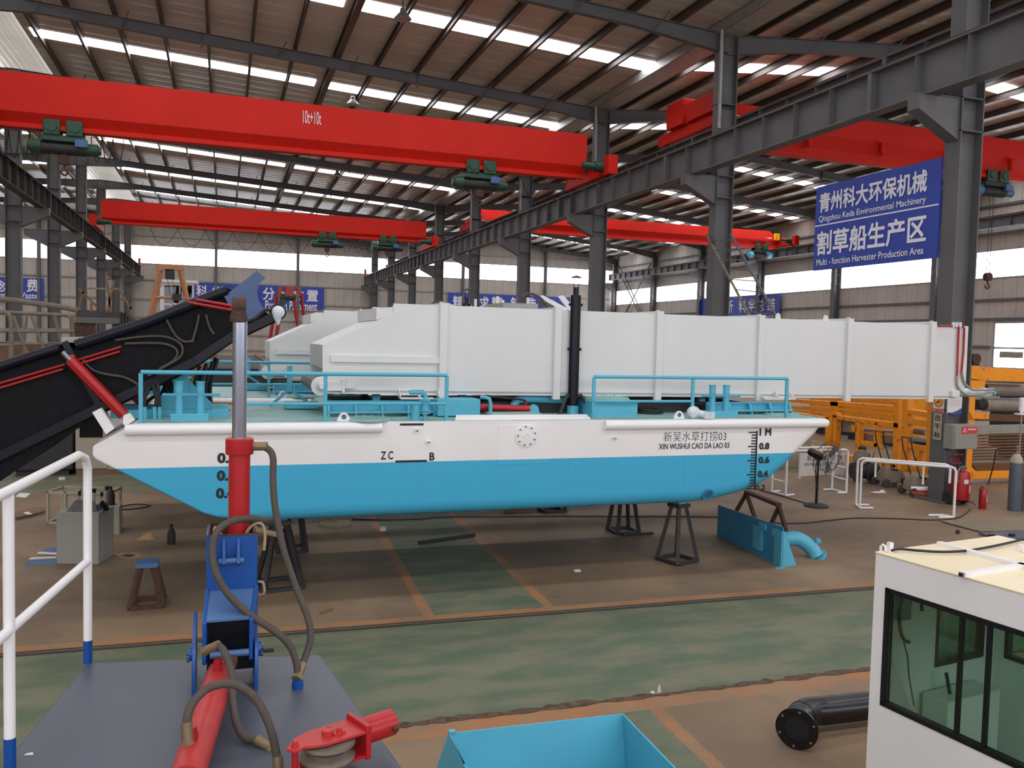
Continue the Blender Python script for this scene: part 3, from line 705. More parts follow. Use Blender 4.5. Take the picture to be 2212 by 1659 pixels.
MB().cyl((8.27, HY-0.03, 2.115), (8.27, HF+0.03, 2.115), 0.064, n=20).build('fender_tube', 'white_paint', bt)
xa, xb = PY(983, 911, HY).x, PY(1280, 905, HY).x
MB().prism([(xa, HY-0.004, 2.17), (xb, HY-0.004, 2.17), (xb-0.01, HY+0.16, 2.232), (xa+0.06, HY+0.16, 2.232)], (0, 0.015, 0.01)).build('coaming_plate', 'white_paint', bt)
# bow: sloping fore deck edge, brackets
MB().prism([(-1.33, HY-0.004, 1.91), (-0.9, HY-0.004, 2.16), (-0.9, HF+0.004, 2.16), (-1.33, HF+0.004, 1.91)], (0, 0, 0.03)).build('bow_plate', 'white_paint', bt)
for yy in (HY+0.08, HF-0.2):
    q = [PY(199, 891, HY+0.08), PY(217, 882, HY+0.08), PY(247, 926, HY+0.08), PY(229, 938, HY+0.08)]
    MB().prism([(p.x, yy, p.z) for p in q], (0, 0.12, 0)).build('bow_bracket', 'white_paint', bt)
    q = [PY(266, 898, HY+0.1), PY(280, 893, HY+0.1), PY(291, 908, HY+0.1), PY(272, 920, HY+0.1), PY(265, 917, HY+0.1)]
    MB().prism([(p.x, yy+0.05, p.z) for p in q], (0, 0.06, 0)).build('cylinder_bracket', 'white_paint', bt)
# ---- writing on the hull
def hull_text(s, x0, x1, ya, yb, bold=0.0, m='letter_black', name='lettering'):
    a = PY(x0, yb, HY); b = PY(x1, ya, HY)
    return text_mb(s, (a.x, HY, (a.z+PY(x1, yb, HY).z)/2), (1, 0, 0), (0, 0, 1), b.x-a.x, ((PY(x0, ya, HY).z-a.z)+(b.z-PY(x1, yb, HY).z))/2, bold, 0.006).build(name, m, hull)
hull_text('新吴水草打捞03', 1433, 1569, 932, 953, -0.012, name='boat_name')
hull_text('XIN WUSHUI CAO DA LAO 03', 1423, 1575, 957, 969, 0.006, name='boat_name')
for s, x0, x1, ya, yb in (('1 M', 1641, 1665, 926, 940), ('0.8', 1640, 1661, 957, 970), ('0.6', 1639, 1661, 987, 1000), ('0.4', 1637, 1658, 1017, 1030), ('0.2', 1631, 1652, 1047, 1058)):
    hull_text(s, x0, x1, ya, yb, 0.05, name='draft_number')
for s, x0, x1, ya, yb in (('0.8', 471, 510, 979, 999), ('0.6', 470, 509, 1017, 1037), ('0.4', 468, 507, 1055, 1075)):
    hull_text(s, x0, x1, ya, yb, 0.05, name='draft_number')
hull_text('Z C', 823, 849, 975, 992, 0.02, name='class_mark'); hull_text('B', 928, 938, 978, 994, 0.03, name='class_mark')
for x0, x1, y0 in ((864, 915, 917), (854, 922, 997)):
    a = PY(x0, y0, HY); b = PY(x1, y0, HY); MB().box((a.x, HY-0.006, a.z-0.013), (b.x, HY-0.001, a.z+0.013)).build('load_line', 'letter_black', hull)
mb = MB(); p = PY(1635, 930, HY); xs = p.x
mb.box((xs-0.012, HY-0.006, 1.17), (xs+0.012, HY-0.001, 2.01))
for k in range(41):
    z = 1.19+0.8*k/40*1.0
    if k % 2 == 0:
        l = 0.135 if k % 10 == 0 else 0.085; mb.box((xs-l, HY-0.006, z-0.009), (xs, HY-0.001, z+0.009))
mb.build('draft_scale', 'letter_black', hull)
# round bolted flange, drain nozzles, grating
c = PY(1136, 941, HY); mb = MB(); mb.lathe([(0.148, 0), (0.148, 0.02), (0.1, 0.024), (0, 0.024)], (c.x, HY, c.z), (0, -1, 0), 32); mb.pipe((c.x, HY-0.024, c.z), (c.x, HY-0.034, c.z), 0.036, 0.028)
fl = mb.build('inspection_flange', 'white_paint', bt)
for k in range(9):
    a = 2*math.pi*k/9+0.3; MB().cyl((c.x+0.118*math.cos(a), HY-0.02, c.z+0.118*math.sin(a)), (c.x+0.118*math.cos(a), HY-0.045, c.z+0.118*math.sin(a)), 0.011, n=6).build('bolt', 'brushed', fl)
for x, y in ((901, 928), (926, 953), (1327, 945)):
    c = PY(x, y, HY); MB().pipe((c.x, HY+0.01, c.z), (c.x-0.01, HY-0.06, c.z-0.01), 0.02, 0.013).build('drain_nozzle', 'white_paint', bt)
n_ = V(0, -0.93, -0.37).normalized(); c = V(PY(1529, 1066, HY+0.01).x, HY+0.2-0.186, 1.205-0.074); u, v = frame(n_)
gr = MB().lathe([(0.085, -0.04), (0.086, 0.016), (0.076, 0.017), (0.075, 0.010), (0, 0.010)], c, n_, 28).build('intake_grating', 'blue_plate', bt)
hd_ = MB()
for i in range(-4, 5):
    for k in range(-4, 5):
        if (i*i+k*k) < 17: p = c+u*(i+0.5*(k % 2))*0.016+v*k*0.015; hd_.cyl(p+n_*0.010, p+n_*0.0115, 0.0055, n=6)
hd_.build('grating_dot', 'black_paint', gr)
for x in (743, 1468):
    c = PY(x, 906, HY+0.02); mb = MB(); q = [(-0.085, 0), (0.085, 0), (0.07, 0.05), (0.035, 0.105), (0, 0.115), (-0.035, 0.105), (-0.07, 0.05)]
    mb.prism([(c.x+a, HY+0.03, DZ+b) for a, b in q], (0, 0.02, 0)); lg = mb.build('lifting_lug', 'white_paint', bt)
    MB().cyl((c.x, HY+0.028, DZ+0.06), (c.x, HY+0.052, DZ+0.06), 0.03, n=16).build('lug_hole', 'dusty_blue', lg)
# ---- guard rails
def rail(xs, ztop, mids, y=HY+0.06):
    mb = MB(); mb.cyl((xs[0], y, ztop), (xs[-1], y, ztop), 0.024, n=12); r = mb.build('guard_rail', 'deck_blue', bt)
    for x in xs:
        mb = MB(); mb.box((x-0.022, y-0.006, DZ), (x+0.022, y+0.022, ztop-0.01)); mb.box((x-0.018, y-0.02, DZ), (x+0.018, y-0.006, DZ+0.1)); mb.build('rail_post', 'deck_blue', r)
    for a, b, z in mids: MB().cyl((a, y, z), (b, y, z), 0.018, n=10).build('mid_rail', 'deck_blue', r)
X_ = lambda x: PY(x, 850, HY+0.06).x
zt = 2.75
rail([X_(304), X_(703), X_(965)], zt, [(X_(530), X_(965), 2.395)])
rail([X_(1283), X_(1497), X_(1700)], zt, [(X_(1283), X_(1497), 2.425)])
# ---- bollards
def bollard(x0, x1, xb0, xb1, ytop, y=10.5):
    a = PY(xb0, 905, y); b = PY(xb1, 905, y)
    mb = MB(); mb.box((a.x, y-0.09, DZ), (b.x, y+0.09, DZ+0.085)); bo = mb.build('bollard', 'deck_blue', bt, bevel=0.006)
    zt = DZ+0.085+0.36
    for xx in (x0, x1):
        p = PY(xx, 870, y); mb = MB(); mb.cyl((p.x, y, DZ+0.08), (p.x, y, zt), 0.047, n=18); mb.cyl((p.x, y, zt), (p.x, y, zt+0.012), 0.055, n=18); mb.build('bollard_post', 'deck_blue', bo)
    p0, p1 = PY(x0, 870, y), PY(x1, 870, y); MB().cyl((p0.x-0.18, y-0.02, DZ+0.3), (p1.x+0.22, y-0.02, DZ+0.3), 0.018, n=10).build('cross_pin', 'deck_blue', bo)
bollard(387, 433, 369, 451, 840); bollard(1538, 1568, 1524, 1586, 842)
# ---- white storage conveyor bin
CY, CF = 11.0, 12.66
def bp(x, y): return PY(x, y, CY)
prof = [bp(697, 848), bp(697, 745), bp(850, 676), bp(850, 658), bp(2092, 706), bp(2086, 836), bp(2062, 862)]
prof = [V(p.x, CY, p.z) for p in prof]
zb_ = lambda x: 2.462-0.006*(x-1.2)
zt_ = lambda x: 3.645
prof[0].z = zb_(prof[0].x); prof[3].z = 3.645; prof[4].z = 3.625; prof[6].z = zb_(prof[6].x)
bn = MB(); bn.prism(prof, (0, 0.03, 0)); bn.prism([p+V(0, CF-CY-0.03, 0) for p in prof], (0, 0.03, 0))
lo = [V(prof[0].x, CY, prof[0].z+0.02), V(prof[6].x, CY, prof[6].z+0.02)]
bn.prism([lo[0], lo[1], lo[1]+V(0, 0, 0.03), lo[0]+V(0, 0, 0.03)], (0, CF-CY, 0))
binp = bn.build('storage_conveyor', 'bin_white', bt)
MB().prism([prof[1]+V(0.01, 0.03, -0.3), prof[1]+V(0.01, 0.03, 0), prof[2]+V(0, 0.03, 0.0), prof[2]+V(0.02, 0.03, 0), prof[1]+V(0.03, 0.03, -0.3)], (0, CF-CY-0.06, 0)).build('front_hood', 'bin_white', binp)
MB().prism([prof[2]+V(-0.22, 0.02, -0.1), prof[2]+V(0.05, 0.02, 0.02), prof[2]+V(0.05, 0.02, 0.08), prof[2]+V(-0.22, 0.02, 0.06)], (0, CF-CY-0.04, 0)).build('hood_plate', 'bin_white', binp)
for x in (957, 1203, 1422, 1641, 1832, 2011):
    p = bp(x, 760).x; zl = zb_(p)-0.05; mb = MB(); mb.box((p-0.045, CY-0.055, zl), (p+0.045, CY, zt_(p)+0.03)); mb.box((p-0.06, CY-0.06, zl), (p-0.035, CY+0.01, zt_(p)+0.045))
    mb.box((p-0.045, CY, zt_(p)-0.01), (p+0.045, CF, zt_(p)+0.03)); mb.box((p-0.045, CF, zl), (p+0.045, CF+0.055, zt_(p)+0.03)); mb.build('stiffening_rib', 'bin_white', binp, bevel=0.004)
a = bp(714, 782); b = bp(950, 782); MB().box((a.x, CY-0.045, 2.87), (b.x, CY, 2.955)).build('side_ledge', 'bin_white', binp)
MB().box((bp(1210, 700).x, CY+0.03, 3.45), (bp(2010, 700).x, CF-0.03, 3.47)).build('inner_floor', 'bin_white', binp)
for x in (1683, 1786):
    p = bp(x, 690); mb = MB(); mb.prism([(p.x-0.05, CY+0.02, 3.62), (p.x+0.05, CY+0.02, 3.62), (p.x+0.035, CY+0.02, 3.7), (p.x, CY+0.02, 3.72), (p.x-0.035, CY+0.02, 3.7)], (0, 0.02, 0)); lg = mb.build('lifting_lug', 'bin_white', binp)
for x, w, h in ((903, 84, 0.0), (1672, 66, 0.0)):
    a = bp(x-w/2, 850); b = bp(x+w/2, 850); z = 2.40; mb = MB(); mb.box((a.x, CY-0.16, z), (b.x, CY, z+0.02))
    for f in (0, 0.5, 1):
        xx = a.x+(b.x-a.x)*f; mb.prism([(xx-0.006, CY-0.15, z+0.02), (xx-0.006, CY, z+0.02), (xx-0.006, CY, z+0.14)], (0.012, 0, 0))
    mb.build('support_foot', 'bin_white', binp)
# roller at the front of the bin
c = bp(693, 834); ro = MB()
ro.lathe([(0.115, 0), (0.115, 1.6)], (c.x, CY+0.03, c.z), (0, 1, 0), 10); rl = ro.build('roller_drum', 'roller_grey', bt, sharp=20)
mb = MB(); mb.lathe([(0.125, 0), (0.125, 0.035), (0.11, 0.04)], (c.x, CY+0.02, c.z), (0, -1, 0), 12); mb.lathe([(0.06, 0), (0.06, 0.06), (0.035, 0.09), (0.03, 0.12)], (c.x, CY-0.02, c.z), (0, -1, 0), 18); mb.build('end_disc', 'bin_white', rl)
mb = MB(); mb.box((c.x+0.06, CY-0.05, c.z-0.06), (c.x+0.3, CY, c.z+0.06)); mb.box((c.x+0.3, CY-0.04, c.z-0.03), (c.x+0.42, CY, c.z+0.03)); mb.box((c.x+0.26, CY-0.06, c.z-0.085), (c.x+0.3, CY, c.z+0.085)); mb.build('bearing_arm', 'bin_white', rl, bevel=0.006)
# bin contents showing over its top edge
for x, y0, y1 in ((1027, 646, 662), (1074, 640, 664), (1086, 648, 662), (1140, 643, 662)):
    a = PY(x, y1, 11.9); b = PY(x, y0, 11.9); MB().cyl((a.x, 11.9, 3.48), (a.x, 11.9, b.z), 0.022, n=10).build('top_pin', 'bin_white', binp)
a = PY(1073, 660, 11.7); b = PY(1147, 660, 11.7); MB().box((a.x, 11.4, 3.6), (b.x, 12.2, 3.73)).build('top_tray', 'galv', binp)
for x0, y0, x1, y1, yy in ((1160, 640, 1215, 668, 12.2), (1205, 640, 1232, 672, 12.75)):
    a = PY(x0, y0, yy); b = PY(x1, y1, yy); mb = MB(); mb.prism([(a.x, yy, a.z), (a.x+0.1, yy, a.z+0.02), (b.x+0.12, yy, b.z), (b.x, yy, b.z-0.02)], (0, 0.03, 0)); mb.build('chain_guide', 'bin_white', binp)
a = PY(1176, 646, 12.3); b = PY(1222, 672, 12.3); mb = MB(); mb.prism([(a.x, 12.3, a.z), (a.x+0.16, 12.3, a.z), (b.x+0.02, 12.3, b.z-0.05), (b.x-0.16, 12.3, b.z-0.05)], (0, 0.35, 0)); mb.build('belt_slats', 'roller_grey', binp)
a = PY(1127, 642, 12.1); mb = MB(); mb.tube([a, a+V(0.12, 0, 0.06), a+V(0.3, 0, 0.0), a+V(0.5, 0, -0.22)], 0.02, 8, smooth=1); mb.build('hydraulic_hose', 'hose', binp)
# right end: pipes, hoses and wrapped motor
pr = lambda x, y, d=0.03: V(bp(x, y).x, CY-d, bp(x, y).z)
for a in ([pr(2024, 704), pr(2058, 704)], [pr(2063, 701), pr(2068, 708), pr(2066, 760), pr(2064, 812)], [pr(2074, 701), pr(2080, 709), pr(2078, 760), pr(2074, 803)]):
    MB().tube(a, 0.016, 8).build('hydraulic_pipe', 'red_paint', binp)
mb = MB()
for x in (2056, 2063, 2071): p = pr(x, 700); mb.cyl(p+V(0, 0, -0.05), p+V(0, 0, 0.03), 0.025, n=10)
mb.build('pipe_clamp', 'bin_white', binp)
E1 = PY(2140, 846, 11.5)
for a in ([pr(2064, 812), pr(2066, 836), pr(2084, 852), pr(2108, 852), V(E1.x-0.05, 11.4, E1.z+0.01)], [pr(2074, 803), pr(2080, 826), pr(2094, 840), pr(2112, 842), V(E1.x-0.05, 11.4, E1.z+0.05)]):
    MB().tube(a, 0.019, 8, smooth=1).build('hydraulic_hose', 'galv', binp)
a = pr(2051, 858); b = pr(2068, 843); MB().box((a.x, CY-0.06, a.z), (b.x, CY, b.z)).build('bearing_block', 'bin_white', binp, bevel=0.01)
mb = MB(); m0 = V(prof[5].x, 11.55, 2.5); mb.cyl(m0, (E1.x-0.08, 11.5, E1.z-0.03), 0.075, n=14); mb.cyl((E1.x-0.2, 11.5, E1.z-0.02), (E1.x, 11.5, E1.z-0.02), 0.1, 0.07, n=10); mb.build('wrapped_motor', 'plastic_film', binp)
mb = MB(); mb.cyl((E1.x-0.02, 11.46, E1.z-0.02), (E1.x+0.05, 11.45, E1.z-0.03), 0.06, 0.03, n=10); mb.build('motor_cap', 'deck_blue', binp)
# ---- frame under the bin
def rib_panel(x0, x1, y, z0, z1, n, depth=0.1):
    mb = MB(); mb.box((x0, y, z0+0.06), (x1, y+0.02, z1)); mb.box((x0, y-depth, z0+0.05), (x1, y+0.02, z0+0.075)); mb.box((x0, y-depth*0.4, z1-0.015), (x1, y+0.02, z1))
    for k in range(n+1):
        x = x0+(x1-x0)*k/n; mb.prism([(x-0.012, y-depth, z0), (x-0.012, y, z0), (x-0.012, y, z1), (x-0.012, y-depth*0.35, z1)], (0.024, 0, 0))
    mb.build('ribbed_coaming', 'deck_blue', bt)
rib_panel(PY(709, 880, 10.85).x, PY(935, 880, 10.85).x, 10.85, DZ, 2.385, 4)
rib_panel(PY(1526, 880, 10.9).x, PY(1700, 880, 10.9).x, 10.9, DZ, 2.36, 4, 0.14)
mb = MB(); mb.box((1.4, 11.2, DZ), (7.6, 12.5, 2.34)); mb.build('machinery_well', 'dark_steel', bt)
mb = MB()
for x in (1.9, 3.1, 5.3, 6.9): mb.box((x, 11.3, 2.3), (x+0.1, 11.4, 2.46)); mb.box((x, 12.3, 2.3), (x+0.1, 12.4, 2.46))
mb.build('bin_support', 'deck_blue', bt)
def disc_cover(x, y, label, r=0.3):
    mb = MB(); mb.cyl((x, y, DZ), (x, y, DZ+0.03), r, n=28); o = mb.build('manhole_cover', 'deck_teal', bt, bevel=0.004)
    for k in range(16):
        a = 2*math.pi*k/16; MB().cyl((x+r*0.86*math.cos(a), y+r*0.86*math.sin(a), DZ+0.03), (x+r*0.86*math.cos(a), y+r*0.86*math.sin(a), DZ+0.042), 0.012, n=6).build('bolt', 'deck_teal', o)
p = PZ(792, 908, DZ); disc_cover(p.x, p.y, ''); p = PZ(1690, 896, DZ); disc_cover(p.x, p.y+0.05, '', 0.28)
# valve group
p = PZ(897, 909, DZ); MB().cyl((p.x, p.y, DZ), (p.x, p.y, DZ+0.2), 0.06, n=18).build('vent_stub', 'deck_blue', bt)
p = PZ(921, 909, DZ); vx, vy = p.x, p.y; mb = MB()
mb.tube([(vx-0.02, vy, DZ), (vx-0.02, vy, 2.4), (vx-0.02, vy, 2.5), (vx-0.05, vy, 2.535), (vx-0.2, vy-0.01, 2.535), (vx-0.22, vy-0.01, 2.53)], 0.03, 12); va = mb.build('filler_pipe', 'deck_blue', bt)
mb = MB()
for z in (2.27, 2.3, 2.4, 2.43): mb.cyl((vx-0.02, vy, z), (vx-0.02, vy, z+0.018), 0.07, n=16)
mb.cyl((vx-0.02, vy, 2.3), (vx-0.02, vy, 2.41), 0.05, n=14); mb.build('valve_flange', 'deck_blue', va)
# pump box, elbow, ram
a = PY(945, 900, 10.62); b = PY(1037, 900, 10.62); MB().box((a.x, 10.62, DZ+0.02), (b.x, 11.0, DZ+0.24)).build('pump_box', 'deck_blue', bt, bevel=0.006)
p = PZ(1056, 900, DZ); mb = MB(); mb.tube([(p.x+0.02, p.y, DZ), (p.x+0.02, p.y, 2.36), (p.x, p.y, 2.42), (p.x-0.05, p.y, 2.435), (p.x-0.1, p.y+0.05, 2.435)], 0.026, 10); mb.build('elbow_pipe', 'deck_blue', bt)
a = PY(1037, 884, 10.85); b = PY(1143, 884, 10.85); mb = MB(); mb.cyl((a.x-0.1, 10.85, 2.30), (b.x, 10.85, 2.275), 0.045, n=16); mb.cyl((b.x-0.05, 10.85, 2.28), (b.x-0.05, 10.85, 2.37), 0.014, n=8); rm = mb.build('hydraulic_ram', 'red_paint', bt)
MB().tube([(b.x-0.05, 10.85, 2.37), (b.x-0.12, 10.85, 2.4), (b.x-0.4, 10.95, 2.42), (b.x-0.7, 11.05, 2.46)], 0.015, 8, smooth=1).build('ram_hose', 'hose_black', rm)
c = b+V(0.06, 0, 0); mb = MB(); mb.prism([(b.x, 10.83, DZ), (b.x+0.16, 10.83, DZ), (b.x+0.12, 10.83, 2.31), (b.x+0.06, 10.83, 2.34), (b.x+0.01, 10.83, 2.31)], (0, 0.03, 0)); mb.build('ram_lug', 'deck_blue', bt)
a = PY(1108, 880, 11.15); b = PY(1218, 868, 11.15); mb = MB(); mb.tube([(a.x, 11.15, DZ+0.1), (a.x+0.03, 11.15, 2.33), (a.x+0.15, 11.15, 2.385), (b.x, 11.15, 2.375)], 0.055, 14, smooth=1); mb.build('exhaust_pipe', 'deck_blue', bt)
a = PZ(1090, 899, DZ+0.05); MB().box((a.x-0.1, 10.45, DZ+0.03), (a.x+0.6, 10.8, DZ+0.06)).build('deck_hatch', 'deck_teal', bt, bevel=0.008)
# exhaust stack
p = PZ(1237, 895, DZ); sx_, sy_ = PY(1237, 893, 10.95).x, 10.95
es = MB(); es.cyl((sx_, sy_, DZ+0.12), (sx_, sy_, 3.85), 0.077, n=8); es.cyl((sx_, sy_, DZ), (sx_, sy_, DZ+0.12), 0.08, n=8); stk = es.build('exhaust_stack', 'navy_black', bt, sharp=25)
mb = MB(); mb.cyl((sx_, sy_, 3.85), (sx_, sy_, 3.96), 0.04, n=14)
for s in (-1, 1): mb.cyl((sx_+s*0.035, sy_, 3.94), (sx_+s*0.035, sy_, 4.1), 0.006, n=6)
mb.build('stack_tip', 'navy_black', stk)
MB().lathe([(0.08, 0), (0.08, 0.006), (0.0, 0.035)], (sx_, sy_, 4.095), n=20).build('rain_cap', 'rust', stk)
mb = MB()
for z in (3.1, 3.72): mb.cyl((sx_-0.1, sy_, z), (sx_+0.1, sy_, z), 0.02, n=8)
mb.build('clamp_bolt', 'navy_black', stk)
for s in (-1, 1):
    mb = MB(); mb.tube([(sx_+s*0.07, sy_-0.02, 2.43), (sx_+s*0.1, sy_-0.03, 2.46), (sx_+s*0.13, sy_-0.05, 2.42), (sx_+s*0.25, sy_-0.12, DZ)], 0.026, 8); mb.build('stack_brace', 'dark_steel', stk)
MB().cyl((sx_, sy_, DZ+0.01), (sx_, sy_, DZ+0.13), 0.083, n=8).build('stack_base', 'deck_blue', stk)
# lidded tank, coiled hose, wrapped winch
a = PY(1272, 900, 10.72); b = PY(1365, 900, 10.72); cx = (a.x+b.x)/2; r = (b.x-a.x)/2
mb = MB(); mb.box((a.x, 10.55, DZ), (b.x, 10.55+2*r, 2.395)); tk = mb.build('fuel_tank', 'deck_blue', bt, bevel=0.01)
mb = MB(); mb.cyl((cx, 10.55+r, 2.395), (cx, 10.55+r, 2.42), r*1.0, n=28); mb.cyl((cx, 10.55+r, 2.42), (cx, 10.55+r, 2.435), r*0.95, n=28); mb.tube([(cx-0.1, 10.6+r*0.6, 2.43), (cx-0.08, 10.6+r*0.6, 2.475), (cx+0.08, 10.6+r*0.6, 2.48), (cx+0.1, 10.6+r*0.6, 2.43)], 0.01, 6); mb.build('tank_lid', 'deck_teal', tk)
p = PZ(1412, 893, DZ+0.02); mb = MB()
for k in range(3): mb.tube([(p.x+(0.2-0.02*k)*math.cos(2*math.pi*i/24), p.y+0.15+(0.2-0.02*k)*math.sin(2*math.pi*i/24), DZ+0.025+0.022*k) for i in range(24)], 0.014, 6, closed=True)
mb.build('coiled_hose', 'hose_black', bt)
p = PZ(1500, 905, DZ); mb = MB(); mb.ball((p.x-0.02, p.y, DZ+0.09), 0.1, 12, 8, (1.0, 0.8, 0.9)); mb.cyl((p.x, p.y, DZ+0.1), (p.x+0.16, p.y-0.06, DZ+0.05), 0.05, n=10); mb.box((p.x+0.1, p.y-0.1, DZ+0.01), (p.x+0.26, p.y+0.02, DZ+0.1)); mb.build('wrapped_valve', 'plastic_film', bt)
# ---- deck gear at the bow: box mast, feet, Y-frame, tray
a = PY(378, 860, 11.1); b = PY(404, 860, 11.1); cx = (a.x+b.x)/2
mb = MB(); mb.box((cx-0.085, 11.02, DZ), (cx+0.085, 11.19, 2.72)); mb.box((cx-0.1, 11.0, 2.68), (cx+0.1, 11.21, 2.72)); ms = mb.build('box_mast', 'deck_blue', bt, bevel=0.006)
MB().prism([(cx-0.4, 11.0, DZ), (cx+0.4, 11.0, DZ), (cx+0.2, 11.0, 2.46), (cx-0.2, 11.0, 2.46)], (0, 0.02, 0)).build('mast_gusset', 'deck_blue', ms)
MB().prism([(cx+0.09, 11.1, DZ), (cx+0.5, 11.1, DZ), (cx+0.09, 11.1, 2.62)], (0, 0.02, 0)).build('mast_gusset', 'deck_blue', ms)
MB().box((cx-0.75, 11.3, DZ), (cx+0.55, 11.42, DZ+0.12)).build('cross_beam', 'deck_blue', ms)
MB().box((cx-0.75, 10.8, DZ), (cx+0.55, 10.9, DZ+0.1)).build('cross_beam', 'deck_blue', ms)
q = PY(626, 790, 12.3); e1 = PZ(582, 875, DZ+0.02); e2 = PZ(672, 873, DZ+0.02); md = PY(625, 846, 12.3)
mb = MB(); mb.bar(q, md, 0.07, 0.07); yf = mb.build('lift_frame', 'deck_blue', bt)
for e in (e1, e2): MB().bar(md+V(0, 0, 0.03), (e.x, 12.3, DZ+0.02), 0.05, 0.04).build('frame_leg', 'deck_blue', yf)
p = PZ(652, 886, DZ); MB().prism([(p.x-0.22, p.y, DZ+0.02), (p.x+0.2, p.y, DZ+0.02), (p.x+0.24, p.y, DZ+0.1), (p.x-0.22, p.y, DZ+0.1)], (0, 0.3, 0)).build('deck_tray', 'deck_blue', bt)
random.seed(5)
for x, y0 in ((313, 905), (334, 905), (345, 905)):
    p = PY(x, y0, 10.6); MB().tube([(p.x, 10.6, DZ), (p.x, 10.6, DZ+0.15)], 0.022, 8).build('hose_stub', 'deck_blue', bt)
for (x0, y0), (x1, y1), (x2, y2), yy in (((313, 890), (312, 862), (322, 838), 10.62), ((334, 890), (338, 860), (330, 830), 10.62), ((345, 890), (343, 860), (340, 828), 10.62), ((420, 878), (421, 830), (432, 790), 11.3), ((434, 876), (434, 830), (446, 785), 11.35), ((444, 876), (446, 830), (460, 780), 11.4), ((456, 876), (455, 830), (470, 775), 11.45), ((352, 880), (360, 850), (352, 825), 11.3), ((362, 880), (370, 855), (360, 822), 11.35), ((300, 900), (318, 868), (345, 850), 11.1), ((370, 882), (376, 850), (366, 815), 11.5), ((340, 880), (352, 845), (372, 805), 11.6), ((326, 885), (300, 870), (318, 845), 11.5), ((428, 874), (424, 835), (440, 800), 11.7), ((450, 870), (452, 820), (466, 772), 11.7)):
    a, b, c = PY(x0, y0, yy), PY(x1, y1, yy), PY(x2, y2, yy); a.z = min(a.z, DZ+0.12)
    MB().tube([(a.x, yy, DZ), a, b, c], 0.022, 8, smooth=1).build('hydraulic_hose', 'hose_black', bt)

# ---- second boat behind: the same build, without bow conveyor
b2 = copy_tree(bt, skip=())
b2.location = Vector(b2.location)+V(-0.45, 4.0, 0)
b2['label'] = 'second weed harvester boat, mostly hidden behind the nearest one, its white bin showing at left'
for o in (bt, b2): o['group'] = 'weed harvester boats side by side'

# ---- raised black bow conveyor of the first boat
KY, KF = 10.75, 12.4
K = lambda x, y, Y=KY: PY(x, y, Y)
bc = []
top = [K(-160, 842), K(0, 786), K(110, 752), K(142, 740), K(165, 740), K(320, 690), K(440, 641), K(490, 622), K(530, 640)]
bot = [K(600, 694), K(500, 742), K(420, 797), K(330, 842), K(215, 897), K(130, 950), K(60, 1000), K(0, 1040), K(-160, 1130)]
def side(y): return [V(p.x, y, p.z) for p in top+bot]
fc = MB().prism(side(KY), (0, 0.025, 0)).build('bow_conveyor', 'mesh_black', bt)
MB().prism(side(KF), (0, 0.025, 0)).build('side_panel', 'mesh_black', fc)
for y in (KY-0.04, KF+0.04):
    mb = MB(); mb.tube([V(p.x, y, p.z-0.03) for p in (K(-160, 842), K(0, 786), K(130, 745))], 0.055, 12); mb.build('top_tube', 'navy_black', fc)
    mb = MB(); mb.tube([V(p.x, y, p.z-0.03) for p in (K(165, 740), K(320, 690), K(440, 641), K(490, 622))], 0.06, 12); mb.build('top_tube', 'navy_black', fc)
    mb = MB(); pts = [V(p.x, y, p.z) for p in (K(-160, 1075), K(0, 985), K(215, 880), K(330, 826), K(420, 781), K(500, 727), K(596, 682))]
    for a, b in zip(pts, pts[1:]): mb.bar(a, b, 0.05, 0.1)
    mb.build('bottom_chord', 'navy_black', fc)
MB().prism([V(p.x, KY+0.03, p.z) for p in (K(-160, 950), K(200, 820), K(560, 672), K(562, 676), K(200, 826), K(-160, 956))], (0, KF-KY-0.04, 0)).build('carrier_belt', 'mesh_black', fc)
mb = MB()
a, b = K(140, 738), K(245, 930)
mb.bar((a.x, KY-0.03, a.z), (b.x, KY-0.03, b.z), 0.03, 0.07); mb.build('side_stay', 'navy_black', fc)
MB().box((K(132, 740).x, KY, K(132, 740).z-0.06), (K(170, 740).x, KF, K(132, 740).z+0.06)).build('joint_plate', 'galv', fc)
# flared chute and drive
Q = [K(484, 640), K(500, 628), K(554, 586), K(573, 601), K(560, 613), K(555, 630), K(558, 650), K(570, 668), K(545, 690), K(513, 697)]
MB().prism([V(p.x, KY-0.06, p.z) for p in Q], (0, 0.02, 0)).build('chute_plate', 'navy_sheet', fc)
MB().prism([V(p.x, KF+0.06, p.z) for p in Q], (0, 0.02, 0)).build('chute_plate', 'navy_sheet', fc)
c = K(600, 674); mb = MB(); mb.lathe([(0.1, 0), (0.1, 0.03), (0.07, 0.05)], (c.x, KY-0.02, c.z), (0, -1, 0), 20); dm = mb.build('drive_hub', 'black_paint', fc)
mb = MB(); mb.ball((c.x, KY-0.1, c.z-0.005), 0.078, 12, 8, (1, 0.8, 1)); mb.cyl((c.x-0.01, KY-0.1, c.z-0.05), (c.x+0.0, KY-0.1, c.z-0.16), 0.06, 0.012, n=10); mb.build('plastic_wrap', 'plastic_film', fc)
MB().tube([V(c.x-0.08, KY-0.1, c.z+0.02), V(c.x-0.16, KY-0.1, c.z+0.01), V(c.x-0.25, KY-0.1, c.z-0.08), V(c.x-0.34, KY-0.08, c.z-0.12), V(c.x-0.5, KY-0.05, c.z-0.14)], 0.018, 8, smooth=1).build('hydraulic_hose', 'hose_black', fc)
